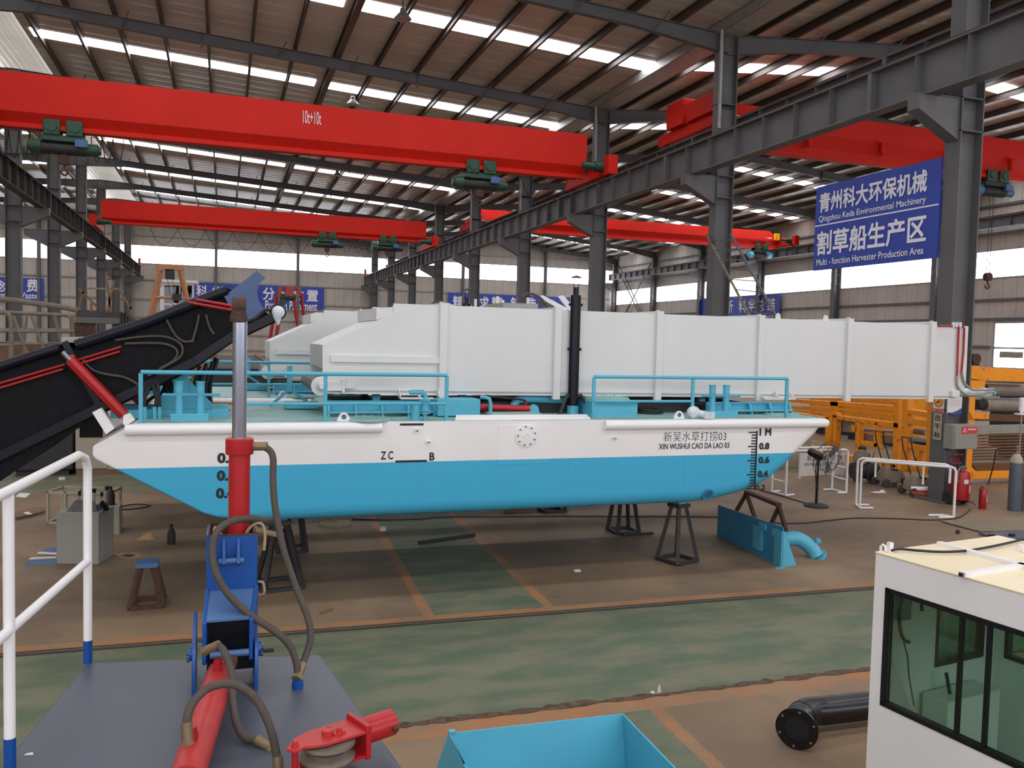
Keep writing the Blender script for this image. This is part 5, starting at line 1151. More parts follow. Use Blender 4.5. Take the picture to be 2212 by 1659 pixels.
# ================================================================ stands under the boats
def stand(x, y, h, w, label, top='steel_dark', block=None, r=0.03, m='dark_steel', tw=0.075, rot=0.0):
    t = thing('support_stand', (x, y, 0), label, 'stand', 'pyramid stands on the floor')
    R = Matrix.Rotation(rot, 3, 'Z')
    G = lambda a, b, z: V(x, y, 0)+R @ V(a, b, z)
    for sx in (-1, 1):
        for sy in (-1, 1): MB().bar(G(sx*w, sy*w, 0.02), G(sx*tw, sy*tw, h), 0.055, 0.055).build('leg', m, t)
    mb = MB(); c = [G(-w, -w, 0.025), G(w, -w, 0.025), G(w, w, 0.025), G(-w, w, 0.025)]
    for i in range(4): mb.bar(c[i], c[(i+1) % 4], 0.06, 0.05)
    mb.build('base_frame', m, t)
    mb = MB(); k = tw+0.045; mb.loft([[G(-k, -k, h), G(k, -k, h), G(k, k, h), G(-k, k, h)], [G(-k, -k, h+0.05), G(k, -k, h+0.05), G(k, k, h+0.05), G(-k, k, h+0.05)]]); mb.build('top_plate', top, t)
    if block:
        mb = MB(); k = 0.075; mb.loft([[G(-k, -k, h+0.05), G(k, -k, h+0.05), G(k, k, h+0.05), G(-k, k, h+0.05)], [G(-k, -k, block), G(k, -k, block), G(k, k, block), G(-k, k, block)]]); mb.build('spacer_block', 'deck_blue', t)
    return t
stand(6.38, 10.92, 0.81, 0.21, 'dark stand with a light blue block under the right half of the nearest boat', block=1.003, rot=0.3)
stand(0.70, 11.02, 0.81, 0.24, 'dark stand under the left half of the nearest boat, beside the blue boom', block=1.003, rot=0.15)
stand(6.45, 12.85, 0.95, 0.2, 'dark stand under the far side of the nearest boat, right half')
stand(0.98, 12.85, 0.95, 0.2, 'dark stand under the far left side of the nearest boat')
for x, y, lab in ((0.3, 14.75, 'dark stand under the near left corner of the second boat'), (5.9, 14.75, 'dark stand under the near right corner of the second boat'), (0.3, 16.6, 'dark stand under the far left corner of the second boat'), (5.9, 16.6, 'dark stand under the far right corner of the second boat')): stand(x, y, 0.95, 0.2, lab)
stand(-0.82, 10.62, 0.47, 0.17, 'short brown stand with a worn blue top, alone on the floor left of the boom', top='dusty_blue', m='rust')
# ================================================================ floor clutter near the boats
def floor_item(mb, name, m, label, cat, group=None): return tag(mb.build(name, m), label, cat, group)
p = PZ(704, 1323); floor_item(MB().bar(p+V(-0.06, -0.05, 0.012), p+V(0.07, 0.06, 0.012), 0.05, 0.024), 'wood_offcut', 'timber', 'small wooden offcut on the floor right of the boom, before the shadow', 'wood')
p = PZ(827, 1146); mb = MB(); mb.pipe(p, p+V(0, 0, 0.06), 0.055, 0.04); floor_item(mb, 'tape_roll', 'paper', 'white tape roll lying on the floor beyond the hull shadow', 'tape')
a, b = PZ(905, 1176), PZ(1025, 1159); floor_item(MB().bar(a+V(0, 0, 0.03), b+V(0, 0, 0.03), 0.05, 0.05), 'steel_bar', 'dark_steel', 'dark steel bar lying in the shadow under the boat middle', 'bar')
a, b = PZ(1345, 1158), PZ(1410, 1154); floor_item(MB().bar(a+V(0, 0, 0.02), b+V(0, 0, 0.02), 0.05, 0.04), 'steel_bar', 'dark_steel', 'short dark bar on the floor between the two right-hand stands', 'bar')
a, b = PZ(1090, 1109), PZ(1150, 1104); floor_item(MB().bar(a+V(0, 0, 0.03), b+V(0, 0, 0.05), 0.08, 0.04), 'timber_plank', 'timber', 'brown plank lying beyond the boat just under the hull edge', 'plank')
p = PZ(1246, 1234); floor_item(MB().box(p+V(-0.04, -0.03, 0), p+V(0.05, 0.03, 0.02)), 'paper_scrap', 'paper', 'small white scrap on the floor before the right stand', 'paper')
p = PZ(1410, 1498); mb = MB(); mb.cyl(p, p+V(0, 0, 0.015), 0.02, n=8); floor_item(mb, 'bottle_cap', 'paper', 'white cap on the broken floor edge near the bottom, left of the pipe', 'cap')
p = PZ(1424, 1497); floor_item(MB().prism([p+V(-0.02, 0, 0), p+V(0.02, 0, 0), p+V(0.012, 0, 0.06), p+V(0, 0, 0.08)], (0, 0.01, 0)), 'paper_scrap', 'paper', 'upright white paper scrap on the broken floor edge', 'paper')
p = PZ(725, 1133); mb = MB(); mb.lathe([(0.27, 0), (0.27, 0.03), (0.24, 0.05), (0.03, 0.06)], p, n=32); mb.cyl(p+V(0, 0, 0.05), p+V(0, 0, 0.55), 0.025, n=12); floor_item(mb, 'weighted_pedestal', 'dusty', 'round grey stand base on the floor beyond the boat, left of the tape roll', 'pedestal')
p = PZ(675, 1157); mb = MB(); mb.lathe([(0.1, 0), (0.1, 0.015), (0.0, 0.02)], p, n=24); floor_item(mb, 'metal_disc', 'dusty', 'flat round lid on the floor beside the left stands', 'lid')
mb = MB(); cp = [(760, 1121), (830, 1123), (905, 1121), (960, 1117), (1050, 1116), (1290, 1115), (1560, 1117), (1650, 1128), (1730, 1130), (1790, 1124), (1850, 1119), (1930, 1120), (2010, 1123), (2062, 1120), (2085, 1110), (2096, 1100)]
mb.tube([PZ(x, y, 0.012) for x, y in cp], 0.011, 6, smooth=1); floor_item(mb, 'floor_cable', 'hose_black', 'thin dark cable snaking across the floor behind the boat to the red cylinder', 'cable')
mb = MB(); mb.tube([PZ(x, y, 0.012) for x, y in ((1640, 1058), (1690, 1072), (1745, 1088))], 0.012, 6); floor_item(mb, 'floor_cable', 'hose_black', 'straight black cable running to the base of the pedestal fan', 'cable')
# blue bulkhead plate with bend pipe
bk = thing('bulkhead_plate', tuple(PZ(1640, 1190)), 'light blue steel plate standing upright on the floor right of the boat stand', 'plate')
g0, g1 = PZ(1550, 1155), PZ(1690, 1226)
d = (g1-g0); d.z = 0; d.normalize(); n_ = V(d.y, -d.x, 0)
L_ = (g1-g0).length; hgt = 0.53
q0 = V(g0.x, g0.y, 0); q1 = V(g1.x, g1.y, 0)
MB().prism([q0, q1, q1+V(0, 0, hgt+0.06), q0+V(0, 0, hgt-0.02)], n_*0.012).build('main_plate', 'blue_plate', bk)
ff = lambda f, z, o=0.0: q0+d*(L_*f)+n_*o+V(0, 0, z)
nn = n_ if n_.x < 0 else -n_
ff = lambda f, z, o=0.0: q0+d*(L_*f)+nn*o+V(0, 0, z)
MB().prism([ff(0.60, 0.1, 0.014), ff(0.73, 0.1, 0.014), ff(0.73, 0.45, 0.014), ff(0.60, 0.45, 0.014)], nn*0.02).build('side_channel', 'deck_blue', bk)
for f, z in ((0.73, 0.44), (0.92, 0.42)): MB().prism([ff(f-0.05, z, 0.014), ff(f+0.05, z, 0.014), ff(f+0.05, z+0.1, 0.014), ff(f-0.05, z+0.1, 0.014)], nn*0.02).build('bolt_pad', 'deck_blue', bk)
MB().prism([ff(0.9, 0.0, 0.014), ff(1.0, 0.0, 0.014), ff(1.0, hgt, 0.014), ff(0.9, hgt, 0.014)], nn*0.015).build('edge_flange', 'deck_blue', bk)
g2 = PZ(1717, 1221); MB().prism([q1+V(0.01, 0.02, 0.0), V(g2.x+0.02, g2.y, 0), V(g2.x-0.01, g2.y, 0.06), q1+V(0.02, 0.05, hgt+0.04)], V(0.012, 0.004, 0)).build('gusset_plate', 'deck_blue', bk)
MB().box(q1+V(-0.14, -0.05, 0), q1+V(0.01, 0.0, 0.015)).build('foot_plate', 'deck_blue', bk)
ep = thing('bend_pipe', tuple(PZ(1745, 1200)), 'light blue flanged bend pipe on the floor behind the standing blue plate', 'pipe')
f0 = PZ(1765, 1206); mid = PY(1735, 1172, f0.y+0.12)
a = V(f0.x+0.02, f0.y+0.05, 0.02); path = spline([a, V(a.x-0.08, a.y+0.06, 0.16), V(a.x-0.26, a.y+0.14, 0.27), V(a.x-0.5, a.y+0.22, 0.24), V(a.x-0.72, a.y+0.3, 0.2)], 6)
MB().tube(path, 0.11, 22).build('pipe_body', 'deck_blue', ep)
MB().cyl(a+V(0.01, 0, -0.02), a+V(-0.005, 0, 0.0), 0.16, n=28).build('pipe_flange', 'deck_blue', ep)
e = path[-1]; MB().cyl(e, e+V(-0.02, 0.008, 0), 0.15, n=28).build('pipe_flange', 'deck_blue', ep)
mb = MB(); mb.prism([a+V(-0.02, -0.02, 0.2), a+V(0.08, 0.0, 0.2), a+V(0.08, 0.0, 0.26), a+V(-0.02, -0.02, 0.28)], (0.01, 0.05, 0)); mb.build('lug_pair', 'deck_blue', ep)
# brown sawhorse
sw = thing('sawhorse', tuple(PZ(1645, 1130)), 'low brown steel trestle standing behind the blue plate', 'trestle')
fa, fb, fc2, fd = PZ(1590, 1105), PZ(1632, 1122), PZ(1662, 1140), PZ(1700, 1152)
ta = V((fa.x+fb.x)/2, (fa.y+fb.y)/2, 0.42); tb_ = V((fc2.x+fd.x)/2, (fc2.y+fd.y)/2, 0.42)
MB().bar(ta+V(0, 0, 0.03), tb_+V(0, 0, 0.03), 0.1, 0.06).build('top_beam', 'rust', sw)
for p, t_ in ((fa, ta), (fb, ta), (fc2, tb_), (fd, tb_)): MB().bar(p, t_, 0.06, 0.05).build('leg', 'rust', sw)
# pedestal fan
p = PZ(1763, 1094); fn = thing('pedestal_fan', tuple(p), 'black pedestal fan with tilted cage head, behind the right bow of the boat', 'fan')
MB().lathe([(0.24, 0), (0.24, 0.025), (0.2, 0.05), (0.04, 0.065)], p, n=32).build('fan_base', 'ash_bin', fn)
mb = MB(); mb.cyl(p+V(0, 0, 0.05), p+V(0.0, 0, 0.62), 0.028, n=12); mb.cyl(p+V(0, 0, 0.6), p+V(0.02, 0, 1.02), 0.02, n=12); mb.build('fan_pole', 'black_paint', fn)
hd = PY(1768, 984, p.y); ax = V(0.90, -0.02, -0.38).normalized()
mb = MB(); mb.cyl(hd-ax*0.18, hd+ax*0.05, 0.085, n=16); mb.ball(hd-ax*0.18, 0.085, 12, 8); mb.build('fan_motor', 'black_paint', fn)
cg = MB(); cc = PY(1786, 990, p.y); u, v = frame(ax)
for i in range(22):
    a = 2*math.pi*i/22; e = u*math.cos(a)+v*math.sin(a); cg.tube([cc-ax*0.09+e*0.06, cc-ax*0.08+e*0.28, cc+e*0.38, cc+ax*0.08+e*0.26, cc+ax*0.09+e*0.06], 0.0035, 4)
for rr_, o in ((0.06, -0.09), (0.38, 0), (0.26, 0.08), (0.28, -0.08)): cg.tube([cc+ax*o+(u*math.cos(2*math.pi*i/24)+v*math.sin(2*math.pi*i/24))*rr_ for i in range(24)], 0.005, 5, closed=True)
cg.build('fan_grille', 'dark_steel', fn)
for k in range(3):
    a = 2*math.pi*k/3; e = u*math.cos(a)+v*math.sin(a); w = ax.cross(e); MB().prism([cc+e*0.05-w*0.03, cc+e*0.31-w*0.11, cc+e*0.33+w*0.08+ax*0.02, cc+e*0.06+w*0.04+ax*0.02], ax*0.004).build('fan_blade', 'roller_grey', fn)
MB().tube([p+V(-0.02, -0.03, 1.0), p+V(-0.07, -0.03, 0.8), p+V(-0.06, -0.03, 0.55), p+V(-0.03, -0.03, 0.4)], 0.012, 6, smooth=1).build('fan_cord', 'hose_black', fn)
# white tubular frames
def tube_frame(base, posts, rails, feet, label):
    t = thing('pipe_frame', tuple(base), label, 'frame', 'white tubular rail frames on the floor'); n0 = None
    for pts in posts: MB().tube(pts, 0.024, 10).build('bent_tube', 'white_paint', t)
    for a, b in rails: MB().cyl(a, b, 0.019, n=10).build('cross_tube', 'white_paint', t)
    for a, b in feet: MB().cyl(a, b, 0.02, n=10).build('foot_tube', 'white_paint', t)
    return t
def bent(b0, t0, t1, b1): 
    f = 0.06; e = (t1-t0).normalized()
    return [b0, t0-V(0, 0, f*1.4), t0+e*f*0.4-V(0, 0, f*0.4), t0+e*f*1.4] + ([t1-e*f*1.4, t1-e*f*0.4-V(0, 0, f*0.4), t1-V(0, 0, f*1.4), b1] if b1 is not None else [t1])
B0, B1 = PZ(1857, 1097, 0.02), PZ(2060, 1117, 0.02); hh = 0.98
o2 = V(0.17, 0.3, 0)
T0, T1 = V(B0.x, B0.y, hh), V(B1.x, B1.y, hh)
C0, C1 = B0+o2, B1+o2
stub = lambda p, z0, z1: (V(p.x, p.y, z0), V(p.x, p.y, z1))
tube_frame(V(B0.x, B0.y, 0), [bent(B0, T0, T1, B1), bent(V(C0.x, C0.y, 0.02), V(C0.x, C0.y, hh), V(C1.x, C1.y, hh), V(C1.x, C1.y, 0.62))], [stub(C0.lerp(C1, 0.2), 0.62, hh), stub(C0.lerp(C1, 0.72), 0.55, hh)],
    [(B0, B0+V(0.27, -0.06, 0)), (C0, C0+V(0.27, -0.06, 0)), (B1, B1+V(-0.3, 0.06, 0)), (B1+V(-0.05, 0.2, 0.0), B1+V(-0.35, 0.26, 0.0)), (B0, V(C0.x, C0.y, 0.02)), (B1, B1+V(-0.05, 0.2, 0))], 'white tubular frame standing on the floor before the column with posters')
A0, A1 = PZ(1697, 1070, 0.02), PZ(1828, 1064, 0.02); A2, A3 = PZ(1667, 1062, 0.02), PZ(1797, 1057, 0.02); hh = 0.98
H_ = lambda q: V(q.x, q.y, hh)
tube_frame(V(A0.x, A0.y, 0), [bent(A0, H_(A0), H_(A1), A1), bent(A2, H_(A2), H_(A3), A3)], [(V(A3.x, A3.y, 0.58), V(A1.x, A1.y, 0.56)), (V(A3.x, A3.y, 0.32), V(A1.x, A1.y, 0.30)), (V(A2.x, A2.y, 0.3), V(A0.x, A0.y, 0.3)), stub(A0.lerp(A1, 0.55), 0.68, hh), stub(A0.lerp(A1, 0.8), 0.68, hh)],
    [(A0, A0+V(0.25, 0.05, 0)), (A2, A2+V(0.25, 0.05, 0)), (A1, A1+V(-0.22, 0.02, 0)), (A3, A3+V(-0.22, 0.02, 0)), (A0, A2), (A1, A3)], 'white tubular frame partly hidden by the right bow of the boat')
# lettered board
a, b = PZ(1728, 1034), PZ(1824, 1030); e = (b-a); e.z = 0; Lb = e.length; e.normalize(); nb = V(e.y, -e.x, 0); hb = 0.56
lb = thing('name_board', (a.x, a.y, 0), 'white lettered board standing on the floor behind the pedestal fan', 'sign')
z0_ = 0.06; MB().prism([V(a.x, a.y, z0_), V(a.x, a.y, z0_)+e*Lb, V(a.x, a.y, z0_+hb)+e*Lb, V(a.x, a.y, z0_+hb)], -nb*0.02).build('board_panel', 'paper', lb)
for f in (0, 0.96): MB().box(V(a.x, a.y, 0)+e*(Lb*f)+V(-0.02, 0, 0), V(a.x, a.y, z0_+hb)+e*(Lb*f)+V(0.02, 0.04, 0)).build('board_leg', 'paper', lb)
text_mb('新吴水草打捞03', V(a.x, a.y, z0_+0.37)+e*Lb*0.14, e, (0, 0, 1), Lb*0.78, 0.13, 0, 0.004).build('lettering', 'letter_black', lb)
text_mb('XIN WUSHUI CAO DA LAO 03', V(a.x, a.y, z0_+0.25)+e*Lb*0.08, e, (0, 0, 1), Lb*0.88, 0.075, 0, 0.004).build('lettering', 'letter_black', lb)
a = PZ(1700, 1012); pn = MB(); pn.box((a.x-0.5, a.y+0.2, 0), (a.x+0.9, a.y+0.25, 0.75)); floor_item(pn, 'sheet_panel', 'cabinet_cream', 'pale upright sheet behind the lettered board, beside the right bow', 'panel')

# ================================================================ orange machines beyond the right column
def px_frame(name, X, members, depth, label, m='orange_machine', extra=None, base=None, cat='machine', group=None):
    """A machine frame in the plane x = X; members are named rectangles by their four corners, built `depth` thick."""
    first = [PX(x, y, X) for x, y in members[0][1]]
    t = thing(name, (X, sum(p.y for p in first)/len(first), 0), label, cat, group)
    for nm, cs in members:
        MB().prism([PX(x, y, X) for x, y in cs], (depth, 0, 0)).build(nm, m, t, bevel=0.008)
    return t
def vrt(x0, x1, y0, y1, dx=0): return ('upright', [(x0, y0), (x1, y0), (x1-dx, y1), (x0-dx, y1)])
def hz(x0, ya, x1, yb, w0, w1): return ('cross_beam', [(x0, ya), (x1, yb), (x1, yb+w1), (x0, ya+w0)])
f1 = px_frame('roller_press', 15.3, [vrt(1783, 1797, 892, 1012, 3), vrt(1799, 1807, 890, 1012, 3), vrt(1848, 1857, 908, 1012, 3), vrt(1888, 1896, 912, 966, 1), vrt(1931, 1942, 866, 1015, 4),
    hz(1700, 890, 1790, 902, 12, 14), hz(1799, 896, 1940, 914, 9, 11), hz(1742, 962, 1846, 986, 9, 13), hz(1891, 987, 1934, 1004, 13, 16), hz(1838, 918, 1850, 920, 14, 14), hz(1857, 951, 1896, 958, 9, 10)], 0.16, 'orange steel machine frame nearest the white tubular frames, under the bin end')
for cs, m in ((((1805, 905), (1847, 910), (1843, 935), (1803, 930)), 'galv'), (((1857, 938), (1932, 942), (1932, 958), (1857, 954)), 'pipe_steel'), (((1857, 925), (1932, 931), (1932, 938), (1857, 932)), 'galv')):
    MB().prism([PX(x, y, 15.5) for x, y in cs], (0.3, 0, 0)).build('inner_plate', m, f1)
MB().prism([PX(x, y, 15.28) for x, y in ((1818, 940), (1831, 941), (1829, 955), (1816, 954))], (0.02, 0, 0)).build('data_plate', 'box_grey', f1)
f2 = px_frame('upper_frame', 16.0, [hz(1700, 861, 1932, 876, 7, 13), vrt(1793, 1810, 866, 895), vrt(1931, 1945, 860, 912), hz(1700, 876, 1793, 880, 6, 10), hz(1810, 880, 1932, 890, 8, 10), hz(1700, 884, 1800, 894, 3, 4)], 0.2, 'orange upper beam rack showing just below the bin, behind the roller press')
f2['label'] = 'orange beam rack showing just below the white bin, behind the front machine frame'
for x in (1793, 1931):
    a = PX(x+8, 895, 16.0); MB().box((16.0, a.y-0.08, 0), (16.2, a.y+0.08, a.z)).build('floor_post', 'orange_machine', f2)
a0, a1 = PX(1705, 905, 17.2), PX(1935, 925, 17.2)
f3 = px_frame('feed_table', 15.2, [vrt(1948, 1961, 862, 1020, 3), vrt(2002, 2013, 868, 1022, 3), hz(1961, 884, 2003, 890, 10, 12), hz(1961, 903, 2003, 908, 13, 14), hz(1961, 958, 2003, 966, 10, 12), hz(1955, 1003, 2008, 1014, 10, 14), vrt(1975, 1986, 962, 1005)], 0.18, 'orange machine frame immediately left of the column with posters')
MB().cyl(PX(1969, 930, 15.5), PX(2002, 934, 15.5), 0.075, n=18).build('frame_roller', 'pipe_steel', f3)
MB().prism([PX(x, y, 15.25) for x, y in ((1960, 943), (2000, 949), (2000, 956), (1960, 952))], (0.3, 0, 0)).build('grey_tray', 'box_grey', f3)
# machine with grey rollers at the right edge
YM = 15.6
q = lambda x, y, Y=YM: PY(x, y, Y)
rm_ = thing('roll_former', (18.0, YM, 0), 'orange machine with big grey rollers at the right edge beside the column', 'machine')
def mpart(nm, cs, m='orange_machine', dep=0.3, Y=YM): return MB().prism([q(x, y, Y) for x, y in cs], (0, dep, 0)).build(nm, m, rm_, bevel=0.01)
mpart('head_block', [(2100, 791), (2230, 800), (2230, 826), (2098, 822)])
mpart('head_block', [(2098, 818), (2130, 820), (2126, 850), (2096, 850)])
mpart('side_post', [(2092, 848), (2108, 848), (2098, 1035), (2084, 1035)])
mpart('stub_arm', [(2098, 891), (2137, 893), (2137, 906), (2098, 905)], dep=0.25, Y=YM-0.05)
mpart('base_beam', [(2098, 1019), (2230, 1016), (2230, 1031), (2094, 1036)])
mpart('brace_plate', [(2097, 1005), (2110, 1019), (2097, 1019)], dep=0.2)
for ya, r in ((841, 0.16), (874, 0.16)):
    a, b = q(2124, ya, YM+0.35), q(2240, ya+3, YM+0.35); MB().cyl(a, b, r, n=24).build('steel_roller', 'pipe_steel', rm_)
    MB().cyl(a-V(0.25, 0, 0), a, r*0.8, n=16).build('roller_bearing', 'dark_rubber', rm_)
mpart('cross_rod', [(2163, 853), (2212, 853), (2212, 860), (2163, 860)], 'dusty_blue', 0.05, YM+0.6)
mpart('deflector_plate', [(2112, 895), (2230, 897), (2230, 912), (2112, 909)], 'brown_steel', 0.1, YM+0.4)
mpart('grey_beam', [(2112, 919), (2230, 917), (2230, 936), (2112, 938)], 'galv', 0.12, YM+0.2)
mpart('oiled_sump', [(2098, 1000), (2230, 1000), (2230, 1016), (2110, 1018)], 'brown_steel', 0.2, YM+0.1)
a, b = q(2100, 940, YM+0.15), q(2260, 938, YM+0.15); n = 9
for k in range(n):
    z = a.z-k*(a.z-q(2100, 998, YM+0.15).z)/n-0.02
    tag(MB().cyl((a.x, YM+0.2, z), (b.x, YM+0.2, z), 0.027, n=10).build('brown_pipe', 'brown_steel', bevel=0), 'thin brown steel pipe stacked in the rack at the right edge', 'pipe', 'brown pipes racked at the right edge')
# hose reel standing on the roller machine
p = q(2112, 788, YM+0.1); rr_ = thing('hose_reel', tuple(p), 'small dusty reel sitting on top of the orange roller machine by the column', 'reel')
MB().lathe([(0.13, 0), (0.13, 0.02), (0.07, 0.025), (0.07, 0.12), (0.13, 0.125), (0.13, 0.145)], p+V(-0.03, 0, 0.14), (0, 1, 0), 20).build('reel_drum', 'rust', rr_); MB().box(p+V(-0.12, 0.02, -0.02), p+V(0.08, 0.12, 0.03)).build('reel_foot', 'rust', rr_)

# ================================================================ things on and round the nearest column
cY = 13.8
fx = 14.34
# posters on the left flange (faces -x), notice on the web side (faces -y)
def poster(mb, label, m='paper', cat='poster'): return mb
def flange_rect(x0, x1, y0, y1, lift): 
    a, b = PX(x0, y0, fx-lift), PX(x1, y1, fx-lift); return a, b
t = thing('safety_poster', (fx, 14.0, 1.9), 'red and white no-smoking style poster with a yellow round sign, on the column flange', 'poster')
YA, YB2 = 14.16, 13.86
z1, z0 = 2.62, 2.12
zt_, zb2 = PX(2030, 866, fx).z, PX(2030, 892, fx).z
MB().box((fx-0.006, YB2, zb2), (fx, YA, zt_+0.12)).build('poster_sheet', 'paper', t)
MB().box((fx-0.008, YB2+0.01, zb2+0.005), (fx-0.006, YA-0.01, zb2+0.085)).build('red_band', 'sign_red', t)
cz = (zb2+zt_)/2+0.12; yc = (YA+YB2)/2
MB().cyl((fx-0.008, yc, cz), (fx-0.006, yc, cz), 0.105, n=28).build('yellow_disc', 'yellow', t)
mb = MB(); mb.tube([(fx-0.009, yc+0.11*math.cos(2*math.pi*i/28), cz+0.11*math.sin(2*math.pi*i/28)) for i in range(28)], 0.009, 6, closed=True); mb.bar((fx-0.009, yc-0.075, cz+0.075), (fx-0.009, yc+0.075, cz-0.075), 0.016, 0.006); mb.build('red_ring', 'sign_red', t)
mb = MB(); mb.cyl((fx-0.009, yc+0.03, cz), (fx-0.009, yc-0.05, cz-0.005), 0.008, n=6); mb.box((fx-0.01, yc-0.01, cz-0.04), (fx-0.008, yc+0.05, cz-0.02)); mb.build('black_mark', 'letter_black', t)
text_mb('禁止吸烟', (fx-0.008, YA-0.03, zb2+0.025), R_, U_, 0.24, 0.045, 0, 0.002).build('lettering', 'paper', t)
t = thing('paper_strip', (fx, 14.0, 1.3), 'narrow paper strip with three black brush characters, pasted below the poster on the column', 'poster')
zt_, zb2 = PX(2030, 893, fx).z, PX(2030, 951, fx).z
MB().box((fx-0.005, 13.90, zb2), (fx, 14.12, zt_)).build('strip_sheet', 'cabinet_cream', t)
for ch, f in (('古', 0.72), ('千', 0.40), ('秋', 0.08)): text_mb(ch, (fx-0.005, 14.09, zb2+(zt_-zb2)*f), R_, U_, 0.16, (zt_-zb2)*0.22, 0.01, 0.003).build('lettering', 'letter_black', t)
t = thing('notice_sheet', (14.6, cY-0.01, 2.1), 'white notice with a blue curved foot pasted on the column above the electrical box', 'poster')
a, b = PY(2045, 894, cY-0.004), PY(2078, 862, cY-0.004)
MB().box((a.x, cY-0.012, a.z), (b.x, cY-0.002, b.z+0.05)).build('notice_paper', 'paper', t)
pts = [(a.x, cY-0.013, a.z)]+[(a.x+(b.x-a.x)*i/10, cY-0.013, a.z+0.015+(b.z-a.z)*0.36*(i/10)**2) for i in range(11)]+[(b.x, cY-0.013, a.z)]
MB().prism(pts, (0, 0.001, 0)).build('blue_foot', 'sign_blue', t)
mb = MB()
for k in range(7): mb.box((a.x+0.03, cY-0.013, b.z-0.02-k*0.022), (b.x-0.03-(k % 3)*0.02, cY-0.012, b.z-0.017-k*0.022))
mb.build('text_line', 'box_grey', t)
t = thing('electrical_box', (14.8, cY-0.12, 1.3), 'grey electrical cabinet with a red warning label, fixed to the nearest column', 'electrical box')
a, b = PY(2059, 971, cY-0.26), PY(2113, 917, cY-0.26)
MB().box((a.x-0.02, cY-0.26, a.z), (b.x, cY-0.01, b.z)).build('box_body', 'box_grey', t, bevel=0.008)
MB().box((a.x+0.015, cY-0.275, a.z+0.015), (b.x-0.012, cY-0.26, b.z-0.02)).build('box_door', 'box_grey', t, bevel=0.004)
c0_, c1_ = PY(2077, 937, cY-0.276), PY(2111, 922, cY-0.276); lbx = MB().box((c0_.x, cY-0.279, c0_.z), (c1_.x, cY-0.2755, c1_.z)).build('warning_label', 'sign_red', t)
mb = MB(); w_ = c1_.x-c0_.x; h_ = c1_.z-c0_.z
tri = [V(c0_.x+w_*0.08, cY-0.281, c0_.z+h_*0.25), V(c0_.x+w_*0.32, cY-0.281, c0_.z+h_*0.25), V(c0_.x+w_*0.2, cY-0.281, c0_.z+h_*0.8)]
mb.tube(tri, 0.006, 5, closed=True); mb.bar(tri[2]+V(0, 0, -h_*0.15), V(tri[2].x, cY-0.281, c0_.z+h_*0.35), 0.008, 0.004); mb.build('warning_triangle', 'sign_white', lbx)
text_mb('有电危险', (c0_.x+w_*0.38, cY-0.279, c0_.z+h_*0.48), (1, 0, 0), U_, w_*0.54, h_*0.32, 0.01, 0.002).build('lettering', 'sign_white', lbx)
MB().box((b.x-0.05, cY-0.28, (a.z+b.z)/2), (b.x-0.035, cY-0.274, (a.z+b.z)/2+0.02)).build('door_lock', 'letter_black', t)
# electrical conduit
mb = MB(); mb.tube([(14.31, 13.84, 1.98), (14.40, 13.78, 1.9), (14.48, 13.72, 1.84)], 0.012, 6, smooth=1); tag(mb.build('box_cable', 'hose_black'), 'short black cable running across the strip into the electrical cabinet', 'cable')
# wheeled extinguisher, small extinguisher, gas cylinder
p = PZ(2085, 1094); we = thing('wheeled_extinguisher', tuple(p), 'big dusty red wheeled fire extinguisher beside the nearest column', 'fire extinguisher')
s = p+V(0.02, 0.15, 0); MB().lathe([(0.12, 0.1), (0.165, 0.13), (0.172, 0.2), (0.172, 0.62), (0.15, 0.7), (0.06, 0.74)], s, n=28).build('tank', 'red_paint', we)
mb = MB(); mb.lathe([(0.06, 0.74), (0.06, 0.82), (0.03, 0.84)], s, n=14); mb.box(s+V(-0.07, -0.06, 0.76), s+V(0.07, 0.0, 0.8)); mb.build('valve_head', 'brushed', we)
mb = MB()
for sx_ in (-0.12, 0.12): mb.tube([s+V(sx_, 0.16, 0.1), s+V(sx_, 0.18, 0.75), s+V(sx_*0.9, 0.2, 0.95), s+V(sx_*1.1, 0.12, 1.04)], 0.012, 8)
mb.cyl(s+V(-0.13, 0.12, 1.04), s+V(0.13, 0.12, 1.04), 0.012, n=8); mb.tube([s+V(-0.14, 0.14, 0.86), s+V(0.14, 0.14, 0.86)], 0.014, 8); mb.build('trolley_frame', 'red_paint', we)
for sx_ in (-0.2, 0.2):
    mb = MB(); mb.lathe([(0.05, -0.02), (0.13, -0.03), (0.14, 0), (0.13, 0.03), (0.05, 0.02)], s+V(sx_, 0.12, 0.14), (1, 0, 0), 24); mb.build('wheel', 'dark_rubber', we)
MB().tube([s+V(0.04, -0.06, 0.12), s+V(0.14, -0.16, 0.1), s+V(0.2, -0.2, 0.02)], 0.012, 8, smooth=1).build('front_leg', 'red_paint', we)
MB().tube([s+V(-0.06, -0.02, 0.8), s+V(-0.16, -0.06, 0.72), s+V(-0.17, -0.06, 0.56), s+V(-0.19, -0.08, 0.48)], 0.014, 8, smooth=1).build('hose', 'box_grey', we)
def curved_label(c, r, z0, z1, a0, a1, m, name, par):
    mb = MB(); rows = []
    for z in (z0, z1): rows.append([c+V(r*math.sin(a0+(a1-a0)*i/8), -r*math.cos(a0+(a1-a0)*i/8), z) for i in range(9)])
    mb.loft(rows, cap=False, closed=False); return mb.build(name, m, par)
curved_label(s, 0.1735, 0.47, 0.56, -0.5, 0.05, 'paper', 'small_label', we); curved_label(s, 0.1735, 0.28, 0.54, 0.25, 1.0, 'paper', 'instruction_label', we); curved_label(s, 0.1745, 0.42, 0.53, 0.28, 0.97, 'faded_red', 'label_head', we)
p = PZ(2122, 1099); ex = thing('fire_extinguisher', tuple(p), 'small red hand fire extinguisher standing on the floor next to the wheeled one', 'fire extinguisher')
